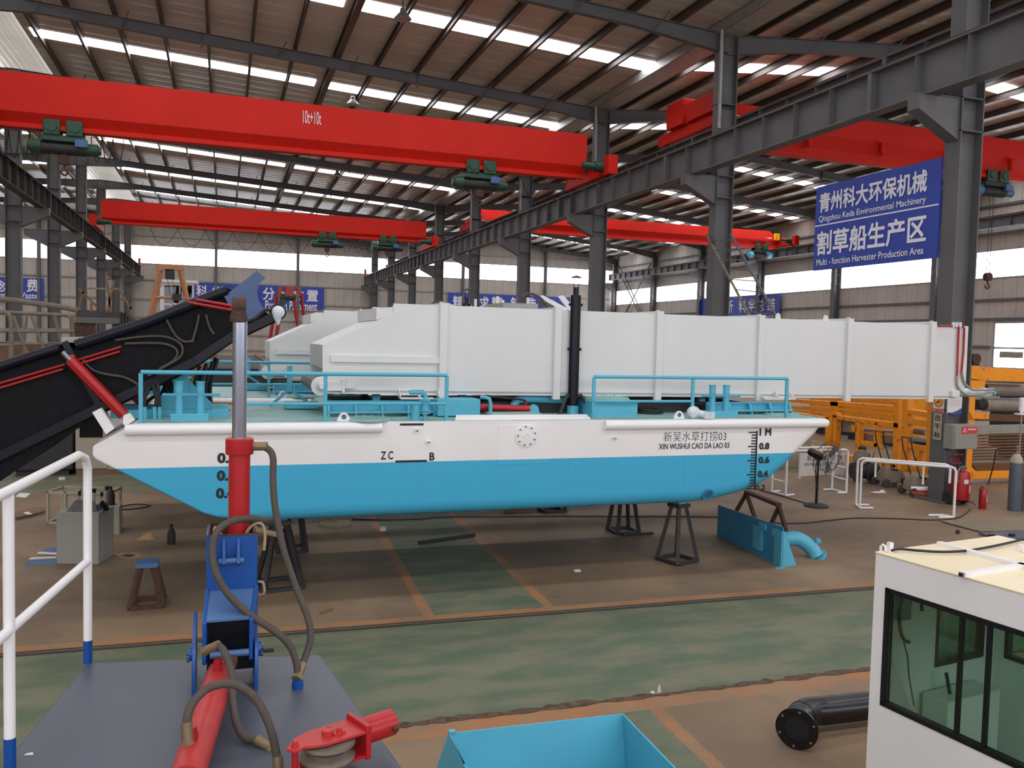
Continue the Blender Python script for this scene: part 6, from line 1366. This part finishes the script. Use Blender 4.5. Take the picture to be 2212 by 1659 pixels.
MB().lathe([(0.068, 0), (0.074, 0.01), (0.074, 0.36), (0.055, 0.41), (0.025, 0.43)], p, n=24).build('tank', 'red_paint', ex)
mb = MB(); mb.cyl(p+V(0, 0, 0.43), p+V(0, 0, 0.47), 0.022, n=12); mb.bar(p+V(-0.03, 0, 0.48), p+V(0.07, 0, 0.52), 0.02, 0.01); mb.bar(p+V(-0.03, 0, 0.47), p+V(0.07, 0, 0.475), 0.02, 0.01); mb.build('valve_handle', 'brass', ex)
MB().tube([p+V(-0.02, 0, 0.45), p+V(-0.09, 0, 0.42), p+V(-0.085, 0, 0.25), p+V(-0.08, 0, 0.12)], 0.011, 8, smooth=1).build('hose', 'hose_black', ex)
curved_label(p, 0.075, 0.14, 0.3, 0.2, 0.95, 'paper', 'instruction_label', ex)
p = PZ(2190, 1103); gc = thing('gas_cylinder', tuple(p), 'tall blue grey gas cylinder with a whitish shoulder at the right edge', 'gas cylinder')
MB().lathe([(0.115, 0), (0.12, 0.02), (0.12, 0.98)], p, n=28).build('bottle', 'cylinder_blue', gc); MB().lathe([(0.12, 0.98), (0.115, 1.05), (0.08, 1.12), (0.045, 1.16)], p, n=28).build('shoulder', 'cabinet_cream', gc)
mb = MB(); mb.cyl(p+V(0, 0, 1.16), p+V(0, 0, 1.2), 0.045, n=14); mb.cyl(p+V(0, 0, 1.2), p+V(0, 0, 1.27), 0.022, n=10); mb.ball(p+V(0, 0, 1.29), 0.035, 10, 6); mb.build('valve', 'brass', gc)
p2 = PZ(2222, 1107); g2_ = thing('gas_cylinder', tuple(p2), 'second grey gas cylinder cut by the right edge of the picture', 'gas cylinder'); MB().lathe([(0.115, 0), (0.12, 0.02), (0.12, 0.98), (0.1, 1.08), (0.05, 1.16)], p2+V(0.1, 0.1, 0), n=28).build('bottle', 'galv', g2_)
lp = PY(2205, 885, 13.2); wl = thing('white_lamp_post', (lp.x, 13.2, 0), 'white fitting with a flat disc hanging at the right edge above the gas cylinders', 'fitting')
mb = MB(); mb.cyl(lp+V(0.03, 0, 0.0), lp+V(0.03, 0, 0.25), 0.06, n=18); mb.lathe([(0.06, 0.0), (0.02, -0.08)], lp+V(0.03, 0, 0), n=16); mb.build('body', 'white_paint', wl); MB().cyl(lp+V(0.03, 0, -0.10), lp+V(0.03, 0, -0.08), 0.14, n=22).build('disc', 'white_paint', wl); MB().cyl(V(lp.x+0.03, 13.2, 0), lp+V(0.03, 0, -0.1), 0.015, n=8).build('post', 'galv', wl)
mb = MB(); a = PY(2138, 1035, 14.2); mb.tube([PZ(2135, 1045), PY(2145, 1010, 13.7), PY(2152, 972, 13.5), PY(2160, 968, 13.4), PY(2185, 969, 13.1)], 0.014, 6); tag(mb.build('bent_rod', 'rust'), 'thin rusty bent rod leaning from the gas cylinder to the floor', 'rod')
# compressor and dusty mowers
p = PZ(1866, 1042); ac = thing('air_compressor', tuple(p), 'dusty dark air compressor on wheels, between the two white tubular frames', 'air compressor')
MB().cyl(p+V(-0.28, 0.1, 0.28), p+V(0.32, -0.05, 0.28), 0.19, n=22).build('air_tank', 'ash_bin', ac)
mb = MB(); mb.box(p+V(-0.16, -0.05, 0.46), p+V(0.12, 0.2, 0.7)); mb.cyl(p+V(-0.05, 0.05, 0.68), p+V(-0.05, 0.05, 0.86), 0.09, n=14); mb.build('pump_head', 'dark_rubber', ac, bevel=0.02)
MB().lathe([(0.17, 0), (0.19, 0.02), (0.17, 0.04), (0.05, 0.05)], p+V(-0.17, -0.06, 0.62), (-0.5, -1, 0), 24).build('belt_guard', 'dusty', ac)
for sx_ in (-0.2, 0.2): MB().lathe([(0.03, -0.02), (0.09, -0.025), (0.09, 0.025), (0.03, 0.02)], p+V(sx_, 0.0, 0.09), (0.3, 1, 0), 18).build('wheel', 'dark_rubber', ac)
for i, c in enumerate(((-0.25, -0.05), (0.05, -0.15))): MB().tube([p+V(c[0]+0.1, c[1], 0.75), p+V(c[0]-0.05, c[1]-0.05, 0.5), p+V(c[0]-0.12, c[1]-0.05, 0.2), p+V(c[0]-0.05, c[1]-0.1, 0.02)], 0.012, 6, smooth=1).build('air_hose', 'hose', ac)
def mower(x, y, lab, r=0.0):
    p = PZ(x, y); t = thing('lawn_mower', tuple(p), lab, 'lawn mower', 'dusty mowers by the orange machines')
    G = lambda a, b, c: p+Matrix.Rotation(r, 3, 'Z') @ V(a*0.86, b*0.9, c*1.35)
    bd = MB(); bd.loft([[G(-0.32, -0.22, 0.08), G(0.3, -0.22, 0.08), G(0.3, 0.25, 0.08), G(-0.32, 0.25, 0.08)], [G(-0.3, -0.2, 0.22), G(0.28, -0.2, 0.2), G(0.28, 0.22, 0.2), G(-0.3, 0.22, 0.22)], [G(-0.2, -0.13, 0.34), G(0.16, -0.14, 0.31), G(0.16, 0.15, 0.31), G(-0.2, 0.15, 0.34)]]); bd.build('mower_deck', 'dusty', t, bevel=0.02)
    MB().loft([[G(0.14, -0.25, 0.03), G(0.3, -0.25, 0.03), G(0.3, -0.23, 0.16), G(0.14, -0.23, 0.16)], [G(0.14, -0.33, 0.03), G(0.3, -0.33, 0.03), G(0.3, -0.28, 0.12), G(0.14, -0.28, 0.12)]]).build('discharge_chute', 'dark_rubber', t)
    MB().bar(G(-0.1, -0.145, 0.3), G(0.08, -0.15, 0.29), 0.02, 0.05).build('vent_slot', 'dark_rubber', t)
    for a, b, q_ in ((-0.3, -0.25, 0.1), (0.28, -0.25, 0.085), (-0.3, 0.27, 0.1), (0.28, 0.27, 0.085)): MB().lathe([(0.03, -0.03), (q_, -0.03), (q_, 0.03), (0.03, 0.03)], G(a, b, q_/1.35), tuple(Matrix.Rotation(r, 3, 'Z') @ V(0, 1, 0)), 20).build('wheel', 'dusty_rubber', t)
    for b in (-0.18, 0.2): MB().tube([G(-0.1, b, 0.3), G(-0.36, b, 0.75), G(-0.42, b, 0.95)], 0.014, 8).build('handle_tube', 'dark_steel', t)
    MB().cyl(G(-0.42, -0.18, 0.95), G(-0.42, 0.2, 0.95), 0.014, n=8).build('handle_bar', 'dark_steel', t)
    return t
mower(1925, 1050, 'left dusty lawn mower on the floor right of the air compressor', -0.2); mower(1985, 1070, 'right dusty lawn mower tucked against the nearest column', -0.2)
mb = MB(); p = PZ(1900, 1064); random.seed(9)
rows = [[p+V(-0.18+0.06*i, -0.06+0.06*j, 0.002+random.uniform(0, 0.06)*(0 < i < 6)*(0 < j < 3)) for i in range(7)] for j in range(4)]
mb.loft(rows, cap=False, closed=False); floor_item(mb, 'plastic_bag', 'plastic_film', 'crumpled white plastic sheet on the floor before the dusty mowers', 'plastic sheet')
a, b = PZ(1967, 1073), PZ(2012, 1077); mb = MB(); mb.tube([a+V(0, 0, 0.18), b+V(0, 0.05, 0.2)], 0.05, 16); floor_item(mb, 'white_canister', 'white_paint', 'white cardboard tube lying at the foot of the nearest column', 'tube')
mb = MB(); mb.bar(a+V(-0.06, -0.08, 0.115), b+V(0.02, -0.04, 0.115), 0.16, 0.03); floor_item(mb, 'red_board', 'sign_red', 'red board under the white tube at the foot of the nearest column', 'board')
mb = MB(); mb.bar(a+V(0.06, -0.03, 0.05), b+V(-0.02, 0, 0.05), 0.16, 0.1); floor_item(mb, 'steel_offcut', 'dusty', 'dusty block carrying the red board at the column foot', 'block')
sp_ = [PZ(2030, 1126, 0.012), PZ(2117, 1149, 0.012), PZ(2330, 1143, 0.012), PZ(2330, 1110, 0.012)]
MBp = MB().prism(sp_, (0, 0, 0.016)); floor_item(MBp, 'steel_sheet', 'dusty', 'large flat steel sheet lying on the floor below the gas cylinders', 'sheet')
p = PZ(2069, 1153); mb = MB(); mb.ball(p+V(0, 0, 0.035), 0.04, 10, 6); floor_item(mb, 'rusty_knob', 'rust', 'small rusty lump on bare floor above the cabin roof', 'scrap')
p = PZ(1888, 1068); floor_item(MB().box(p+V(-0.05, -0.02, 0), p+V(0.06, 0.03, 0.03)), 'steel_offcut', 'dusty', 'small offcut on the floor below the plastic sheet', 'offcut')
# far side of the cabin: grey tray with small parts
a = PZ(2180, 1162); mb = MB(); mb.box((a.x-0.35, a.y-0.2, 0), (a.x+0.6, a.y+0.3, 0.04)); floor_item(mb, 'parts_tray', 'grey_deck', 'flat grey plate on the floor just beyond the cabin roof', 'plate')
for x, y, m, nm, lab in ((2142, 1158, 'dark_rubber', 'hinge_block', 'left dark block on the grey plate beyond the cabin'), (2186, 1157, 'dark_rubber', 'hinge_block', 'right dark block on the grey plate beyond the cabin'), (2172, 1163, 'deep_blue', 'blue_clamp', 'small blue clamp on the grey plate beyond the cabin')):
    p = PZ(x, y, 0.05); floor_item(MB().box(p+V(-0.05, -0.025, -0.01), p+V(0.05, 0.025, 0.03)), nm, m, lab, 'part')

# ================================================================ left foreground floor: cabinets and litter
a, b, c = PZ(122, 1218), PZ(213, 1219), PZ(241, 1203)
e = (b-a); e.z = 0; e = e.normalized(); n_ = V(-e.y, e.x, 0); W1 = (b-a).length; D1 = 0.5; hz_ = PY(213, 1108, b.y).z
cbn = thing('control_cabinet', (a.x, a.y, 0), 'grey sheet steel control cabinet with levers, on the floor behind the white railing', 'cabinet')
F = lambda u, v, z: V(a.x, a.y, 0)+e*u+n_*v+V(0, 0, z)
def ob(u0, u1, v0, v1, z0, z1): return MB().loft([[F(u0, v0, z0), F(u1, v0, z0), F(u1, v1, z0), F(u0, v1, z0)], [F(u0, v0, z1), F(u1, v0, z1), F(u1, v1, z1), F(u0, v1, z1)]])
ob(0, W1, 0, D1, 0, hz_).build('cabinet_body', 'cabinet_grey', cbn, bevel=0.006); ob(W1, W1+0.006, 0.1, D1-0.05, 0.06, hz_-0.06).build('side_panel', 'cabinet_grey', cbn)
for u, v, h in ((0.22, 0.2, 0.2), (0.34, 0.3, 0.22), (0.38, 0.3, 0.22), (0.5, 0.4, 0.24), (0.52, 0.2, 0.19), (0.56, 0.3, 0.26)):
    mb = MB(); mb.cyl(F(u, v, hz_), F(u, v, hz_+h), 0.007, n=8); lv = mb.build('lever', 'box_grey', cbn); MB().cyl(F(u, v, hz_+h), F(u, v, hz_+h+0.06), 0.018, 0.022, n=10).build('lever_knob', 'black_paint', lv)
mb = MB(); random.seed(4); rows = [[F(0.1+0.07*i, 0.05+0.09*j, hz_+0.002+(0.05+random.uniform(0, 0.09))*(0 < i < 6)*(0 < j < 3)) for i in range(7)] for j in range(4)]; mb.loft(rows, cap=False, closed=False); tag(mb.build('grey_rag', 'cloth_grey'), 'crumpled grey rag on top of the control cabinet', 'cloth')
mb = MB(); mb.lathe([(0.09, 0), (0.08, 0.05), (0.02, 0.13)], F(0.53, 0.2, hz_), n=12); tag(mb.build('lever_boot', 'black_paint'), 'black rubber boot round the right-hand lever on the control cabinet', 'boot')
c0_ = PZ(100, 1132); fr_ = thing('open_cabinet_frame', (c0_.x, c0_.y, 0), 'pale open cabinet carcass on the floor behind the grey control cabinet', 'cabinet')
F2 = lambda u, v, z: V(c0_.x, c0_.y, 0)+e*u+n_*v+V(0, 0, z); Wf, Df, Hf = 1.0, 0.55, PY(100, 1062, c0_.y).z
def ob2(u0, u1, v0, v1, z0, z1): return MB().loft([[F2(u0, v0, z0), F2(u1, v0, z0), F2(u1, v1, z0), F2(u0, v1, z0)], [F2(u0, v0, z1), F2(u1, v0, z1), F2(u1, v1, z1), F2(u0, v1, z1)]])
for u in (0, 0.28, Wf-0.04):
    for v in (0, Df-0.04): ob2(u, u+0.035, v, v+0.035, 0, Hf).build('post', 'cabinet_cream', fr_)
mb = MB()
for z in (0, Hf-0.035):
    mb.add(ob2(0, Wf, 0, 0.035, z, z+0.035)); mb.add(ob2(0, Wf, Df-0.035, Df, z, z+0.035)); mb.add(ob2(0, 0.035, 0, Df, z, z+0.035)); mb.add(ob2(Wf-0.035, Wf, 0, Df, z, z+0.035))
mb.build('edge_frame', 'cabinet_cream', fr_); ob2(0.3, Wf, 0.03, 0.04, 0.02, Hf-0.03).build('front_sheet', 'cabinet_cream', fr_); ob2(0.03, 0.29, Df-0.03, Df-0.02, 0.02, Hf-0.03).build('back_sheet', 'cabinet_cream', fr_)
p = PZ(232, 1168); bx_ = MB().box((p.x-0.1, p.y+0.4, 0), (p.x+0.12, p.y+0.85, PY(232, 1096, p.y+0.4).z)); floor_item(bx_, 'small_cabinet', 'cabinet_cream', 'small pale box standing right behind the grey control cabinet', 'cabinet')
def bottle(p, h, lab):
    t = thing('oil_bottle', tuple(p), lab, 'bottle', 'dark oil bottles'); r = h*0.2
    MB().lathe([(r*0.95, 0), (r, 0.02*h), (r, 0.55*h), (r*0.75, 0.66*h), (r*0.78, 0.72*h), (r*0.3, 0.82*h), (r*0.28, 0.9*h)], p, n=20).build('bottle_body', 'ash_bin', t); MB().lathe([(r*0.36, 0.88*h), (r*0.36, h), (0, h)], p, n=14).build('bottle_cap', 'black_paint', t)
bottle(PZ(370, 1175), 0.30, 'dark plastic bottle standing alone on the floor left of the boat stand')
q_ = PZ(232, 1168); bottle(V(q_.x-0.02, q_.y+0.6, PY(232, 1096, q_.y+0.4).z), 0.30, 'dark plastic bottle on top of the small pale box by the cabinet')
def flat(cs, name, m, lab, cat, th=0.012, z=0.0):
    return floor_item(MB().prism([PZ(x, y, z) for x, y in cs], (0, 0, th)), name, m, lab, cat)
flat([(33, 1073), (43, 1065), (66, 1066), (56, 1075)], 'paper_sheet', 'paper', 'white paper sheet on the floor seen through the railing, far left', 'paper', 0.004)
flat([(53, 1222), (65, 1207), (122, 1203), (122, 1219)], 'blue_film', 'dusty_blue', 'blue plastic film lying left of the grey cabinet', 'plastic sheet', 0.004)
flat([(85, 1195), (100, 1185), (122, 1182), (122, 1192)], 'blue_film', 'dusty_blue', 'smaller blue film piece at the upper left corner of the grey cabinet', 'plastic sheet', 0.006)
flat([(62, 1209), (67, 1205), (122, 1203), (122, 1206)], 'white_strip', 'paper', 'lower white strip lying on the blue film by the cabinet', 'strip', 0.008, 0.006)
flat([(80, 1197), (84, 1193), (122, 1195), (122, 1199)], 'white_strip', 'paper', 'upper white strip lying beside the blue film by the cabinet', 'strip', 0.01, 0.008)
flat([(247, 1199), (262, 1196), (290, 1195), (311, 1202), (280, 1209), (262, 1206)], 'cardboard_sheet', 'cardboard', 'torn brown cardboard with a dark stain right of the grey cabinet', 'cardboard', 0.01)
flat([(262, 1200), (275, 1197), (292, 1199), (280, 1204)], 'oil_patch', 'ash_bin', 'dark oily rag on the torn cardboard', 'rag', 0.006, 0.011)
flat([(27, 1114), (70, 1103), (95, 1101), (95, 1110), (35, 1124)], 'panel_stack', 'timber', 'thin brown panel stack lying on the floor at the far left', 'panel', 0.05)
flat([(50, 1108), (60, 1106), (70, 1111), (60, 1112)], 'paper_scrap', 'paper', 'white scrap on the brown panels at far left', 'paper', 0.008, 0.051)
p = PZ(315, 1165); mb = MB(); random.seed(2)
rows = [[p+V(-0.12+0.05*i, -0.07+0.06*j, 0.003+random.uniform(0.01, 0.09)*(0 < i < 5)*(0 < j < 3)) for i in range(6)] for j in range(4)]; mb.loft(rows, cap=False, closed=False); floor_item(mb, 'oily_rag', 'cardboard', 'crumpled brown rag on the floor before the dark bottle', 'rag')
p = PZ(134, 1036); floor_item(MB().box(p+V(-0.06, -0.03, 0), p+V(0.06, 0.03, 0.05)), 'paper_scrap', 'paper', 'small white scrap on the green floor above the railing bend', 'paper')
mb = MB(); mb.tube([PZ(x, y, 0.01) for x, y in ((255, 1096), (290, 1089), (325, 1092), (300, 1098), (262, 1101))], 0.01, 6, smooth=1); floor_item(mb, 'floor_cable', 'hose_black', 'dark cable loops on the floor between the small box and the hull', 'cable')
mb = MB()
ck = [(408, 1100), (395, 1165), (402, 1230), (385, 1290), (382, 1345), (378, 1370)]
# ================================================================ far left and middle background
def gantry(xc, Y, ztop, x0, x1, m, label, beam_y=1.6, legs=None, cross=None):
    t = thing('gantry_frame', (xc, Y, 0), label, 'gantry', 'A-frame gantries in the background')
    return t
# orange A-frame with hoist
Y1 = 42.0
A_ = lambda x, y: PY(x, y, Y1)
og = thing('gantry_frame', tuple(V(A_(370, 600).x, Y1, 0)), 'orange pipe A-frame gantry in the far left background, before the back wall', 'gantry')
def leg(t, x0, y0, x1, y1, m, Y, r=0.09):
    a, b = PY(x0, y0, Y), PY(x1, y1, Y); k = (a.z-0.0)/(a.z-b.z); b = a+(b-a)*k
    MB().cyl(a, b, r, n=10).build('leg', m, t)
leg(og, 345, 580, 322, 686, 'orange_frame', Y1); leg(og, 390, 580, 406, 648, 'orange_frame', Y1)
leg(og, 350, 580, 330, 686, 'orange_frame', Y1+2.2); leg(og, 386, 580, 402, 648, 'orange_frame', Y1+2.2)
MB().bar(A_(336, 578), A_(398, 578), 0.2, 0.25).build('top_beam', 'orange_frame', og)
MB().cyl(A_(334, 642), A_(406, 645), 0.07, n=10).build('cross_pipe', 'orange_frame', og)
a = A_(367, 582); mb = MB(); mb.box((a.x-0.2, Y1-0.1, a.z-0.45), (a.x+0.2, Y1+0.2, a.z)); h_ = mb.build('hoist_unit', 'dark_steel', og)
mb = MB()
for dx in (-0.1, 0.1): mb.cyl((a.x+dx, Y1, a.z-0.45), (a.x+dx+0.25, Y1, a.z-1.9), 0.012, n=6)
mb.box((a.x+0.1, Y1-0.1, a.z-1.4), (a.x+0.5, Y1+0.1, a.z-1.1)); mb.build('hoist_chain', 'dark_steel', h_)
# red A-frame
Y2 = 36.0
rg = thing('gantry_frame', tuple(V(PY(620, 640, Y2).x, Y2, 0)), 'red A-frame gantry with a dark hoist standing before the back wall sign', 'gantry')
for x0, y0, x1, y1, yy in ((598, 640, 582, 740, Y2+0.7), (612, 640, 590, 762, Y2), (634, 640, 645, 713, Y2), (650, 632, 660, 712, Y2+0.7)): leg(rg, x0, y0, x1, y1, 'red_paint', yy, 0.075)
P2 = lambda x, y, d=0: PY(x, y, Y2+d)
mb = MB(); mb.bar(P2(600, 624, 0.35), P2(648, 624, 0.35), 0.14, 0.2); mb.bar(P2(604, 622), P2(604, 645), 0.14, 0.14); mb.bar(P2(646, 622), P2(646, 640), 0.14, 0.14); mb.bar(P2(595, 634, 0.7), P2(595, 645, 0.7), 0.14, 0.14); mb.build('top_beam', 'red_paint', rg)
a = P2(625, 625); MB().box((a.x-0.16, Y2-0.3, a.z-0.3), (a.x+0.16, Y2+0.2, a.z+0.1)).build('trolley', 'red_paint', rg)
a = P2(622, 642); mb = MB(); mb.cyl((a.x-0.3, Y2, a.z), (a.x+0.3, Y2, a.z), 0.14, n=14); mb.box((a.x-0.35, Y2-0.1, a.z-0.35), (a.x-0.1, Y2+0.1, a.z)); mb.build('hoist_unit', 'green_motor', rg)
# white cabin with windows
Y3 = 52.0
q = lambda x, y: PY(x, y, Y3)
a, b = q(346, 674), q(417, 612)
wc = thing('site_cabin', (a.x+1, Y3, 0), 'white cabin with four dark window panes behind the orange gantry', 'cabin')
MB().box((a.x, Y3+0.02, 0), (b.x, Y3+2, b.z)).build('cabin_wall', 'white_paint', wc); MB().box((a.x-0.25, Y3-0.2, b.z), (b.x+0.25, Y3+2.2, b.z+0.15)).build('roof', 'white_paint', wc)
for x0, x1, y0, y1 in ((355, 369, 617, 654), (372, 387, 617, 654), (390, 399, 617, 654), (405, 415, 617, 654), (355, 369, 659, 672), (373, 399, 659, 672)):
    c, d = q(x0, y1), q(x1, y0); f = MB().box((c.x-0.05, Y3-0.03, c.z-0.05), (d.x+0.05, Y3+0.02, d.z+0.05)).build('window_frame', 'white_paint', wc); MB().box((c.x, Y3-0.05, c.z), (d.x, Y3-0.03, d.z)).build('window_pane', 'dark_glass', f)
# cabin with glass door behind the bow conveyor
Y4 = 20.6
q = lambda x, y: PY(x, y, Y4)
a, b = q(165, 1000), q(242, 868)
dc = thing('door_cabin', (a.x, Y4, 0), 'pale cabin with a dark glazed door, behind the bow of the nearest boat', 'cabin')
MB().box((a.x, Y4+0.05, 0), (b.x+0.2, Y4+1.5, 2.25)).build('cabin_wall', 'cabinet_cream', dc)
c, d = q(172, 945), q(222, 890); MB().box((c.x-0.08, Y4-0.01, 0.15), (d.x+0.08, Y4+0.05, d.z+0.25)).build('door_leaf', 'cabinet_cream', dc); MB().box((c.x, Y4-0.02, c.z), (d.x, Y4-0.01, d.z+0.2)).build('door_pane', 'dark_glass', dc)
MB().box((a.x, Y4-0.02, 0), (b.x+0.2, Y4+0.05, 0.12)).build('plinth', 'timber', dc)
a = q(20, 960); b = q(158, 930); t = thing('machine_block', (b.x-1, Y4, 0), 'dark steel machine block under the raised black conveyor, left of the pale cabin', 'machine'); MB().box((a.x, Y4, 0.12), (b.x, Y4+1.2, b.z)).build('machine_body', 'dark_steel', t, bevel=0.03); MB().box((a.x+0.1, Y4+0.1, 0), (b.x-0.1, Y4+1.1, 0.12)).build('machine_base', 'steel_dark', t)  # plain dark box filling the area under the conveyor
# walkway frame far left
Y5 = 30.0
q = lambda x, y, d=0.0: PY(x, y, Y5+d)
wf = thing('walkway_frame', (q(80, 700).x, Y5, 0), 'dusty tubular walkway railing at the far left behind the black conveyor', 'railing')
def rod(pts, r=0.045, nm='rail_tube', m='sand_rail', par=wf): MB().tube(pts, r, 8).build(nm, m, par)
rod([q(-60, 672), q(12, 674), q(22, 684), q(25, 700), q(24, 780), V(q(24, 780).x, Y5, 0)], 0.075); rod([q(0, 674, 1.5), q(145, 681, 1.5), q(155, 690, 1.5), V(q(158, 740, 1.5).x, Y5+1.5, 0)], 0.06)
rod([q(-60, 715), q(170, 716)], 0.05); rod([q(-60, 711, 1.5), q(170, 712, 1.5)], 0.04); rod([q(-60, 750), q(30, 744), q(105, 742)], 0.05)
for x0, x1 in ((28, 62), (68, 102), (118, 140), (156, 178)): rod([q(x0, 682), q(x1, 772), V(q(x1+16, 800).x, Y5, 0)], 0.05)
rod([q(58, 682, 1.5), q(52, 745, 1.5), V(q(46, 800, 1.5).x, Y5+1.5, 0)], 0.045)
mb = MB(); mb.tube([q(-60, 643, 3), q(20, 648, 3), q(60, 653, 3), q(110, 660, 3), q(145, 665, 3), q(172, 672, 3)], 0.1, 10, smooth=1); mb.build('thick_pipe', 'sand_rail', wf)
mb = MB(); mb.box((q(-60, 750).x, Y5+2, 0), (q(120, 750).x, Y5+3.5, q(100, 742).z)); floor_item(mb, 'timber_stack', 'timber', 'brown timber stack behind the dusty walkway railing', 'timber')
# steel platform
Y6 = 28.0
q = lambda x, y, d=0.0: PY(x, y, Y6+d)
pf = thing('steel_platform', (q(220, 690).x, Y6, 0), 'dark steel working platform with railing, above the raised end of the black conveyor', 'platform')
for x0, y0, x1, y1, m in ((165, 672, 258, 684, 'steel_dark'), (163, 686, 258, 697, 'steel_grey')):
    a, b = q(x0, y1), q(x1, y0); MB().box((a.x, Y6, a.z), (b.x, Y6+1.6, b.z)).build('platform_deck', m, pf)
a, b = q(160, 780), q(205, 698); MB().box((a.x, Y6+0.1, 0), (b.x, Y6+0.2, b.z)).build('side_sheet', 'rust', pf)
for x in (170, 250): MB().box((q(x, 700).x-0.08, Y6+0.2, 0), (q(x, 700).x+0.08, Y6+0.36, q(x, 697).z)).build('leg', 'steel_dark', pf)
for x0, y0, x1, y1 in ((172, 624, 210, 664), (229, 590, 240, 676), (255, 622, 284, 668), (166, 676, 180, 630), (197, 655, 197, 676), (283, 662, 283, 684), (232, 676, 246, 605)): MB().bar(q(x0, y0), q(x1, y1), 0.06, 0.06).build('rail_bar', 'timber', pf)
MB().bar(q(186, 623), q(255, 624), 0.05, 0.05).build('rail_bar', 'sand_rail', pf)
for x0, x1, y0, y1 in ((258, 266, 676, 706), (268, 272, 672, 706), (276, 281, 680, 704), (284, 296, 690, 704)):
    a, b = q(x0, y1), q(x1, y0); tag(MB().box((a.x, Y6+0.3, 0), (b.x, Y6+0.8, b.z)).build('upright_scrap', 'steel_dark'), {258: 'tall dark steel block at the right end of the platform', 268: 'slim dark post right of the platform', 276: 'short dark post right of the slim one by the platform', 284: 'low brown block farthest right of the platform'}[x0], 'steel')
# long roller grids beyond the second boat
Y7 = 20.5
gx0, gx1 = PY(478, 770, Y7).x, PY(585, 770, Y7).x
gt = thing('roller_grid', (gx0, Y7+3, 0), 'long pale steel roller grid on a dark base beyond the second boat', 'conveyor frame')
zg_ = PY(530, 790, Y7).z; gl = 9.0
for k in range(13):
    y = Y7+k*gl/13; tag_ = MB().bar((gx0-0.3, y, zg_), (gx1+0.3, y, zg_), 0.05, 0.07).build('grid_bar', 'sand_rail', gt)
for x in (gx0-0.3, (gx0+gx1)/2-0.1, (gx0+gx1)/2+0.5, gx1+0.3): MB().bar((x, Y7, zg_+0.03), (x, Y7+gl, zg_+0.03), 0.06, 0.1).build('side_rail', 'timber', gt)
MB().box((gx0-0.4, Y7+0.1, 0), (gx1+0.4, Y7+gl, zg_-0.08)).build('base_sheet', 'dark_steel', gt)
for x, y0, m in ((gx0-1.3, 0.2, 'timber'), (gx0-1.0, 1.2, 'dusty'), (gx0-1.6, 2.4, 'timber')):
    tag(MB().box((x-0.4, Y7+y0, 0), (x+0.4, Y7+y0+0.8, zg_+0.1*y0)).build('wooden_crate', m), {0.2: 'nearest brown crate left of the pale roller grid', 1.2: 'grey dusty crate behind the nearest brown one by the roller grid', 2.4: 'farthest brown crate left of the roller grid'}[y0], 'crate')
# cut cardboard on the boat decks
for x, y, z, lab in ((473, 872, DZ+0.012, 'folded brown cardboard on the deck of the nearest boat, right of the bollard'), (460, 888, DZ+0.012, 'small cardboard piece on the deck right behind the left bollard'), (592, 815, DZ+0.012, 'wide brown board on the second boat deck, left of its bin')):
    p = PZ(x, y, z) if 'second' not in lab else PY(x, y, 16.2)
    if 'second' in lab: p.z = DZ+0.012
    floor_item(MB().prism([p+V(-0.2, -0.1, 0), p+V(0.15, -0.12, 0), p+V(0.22, 0.1, 0), p+V(-0.12, 0.14, 0)], (0, 0, 0.02)), 'cardboard_piece', 'cardboard', lab, 'cardboard')
# second row stacked machinery behind the right-bay column line (dark masses between the orange machines and the right wall)
for x, y, sx_, sy_, h, m, lab in ((22, 24, 2.2, 5, 1.9, 'orange_machine', 'orange machine block far behind the front orange frames'), (24, 19, 3.0, 2.0, 1.5, 'dark_steel', 'dark machine block behind the roller machine at right')):
    t = thing('machine_block', (x, y, 0), lab, 'machine'); MB().box((x-sx_/2, y-sy_/2, 0.3), (x+sx_/2, y+sy_/2, h)).build('machine_body', m, t, bevel=0.03); MB().box((x-sx_/2+0.2, y-sy_/2+0.2, 0), (x+sx_/2-0.2, y+sy_/2-0.2, 0.3)).build('machine_base', 'dark_steel', t); MB().cyl((x-sx_/2+0.3, y-sy_/2-0.1, h+0.15), (x+sx_/2-0.3, y-sy_/2-0.1, h+0.15), 0.14, n=14).build('top_roller', 'pipe_steel', t)
for o in bpy.data.objects:
    if '_o' in o: del o['_o']
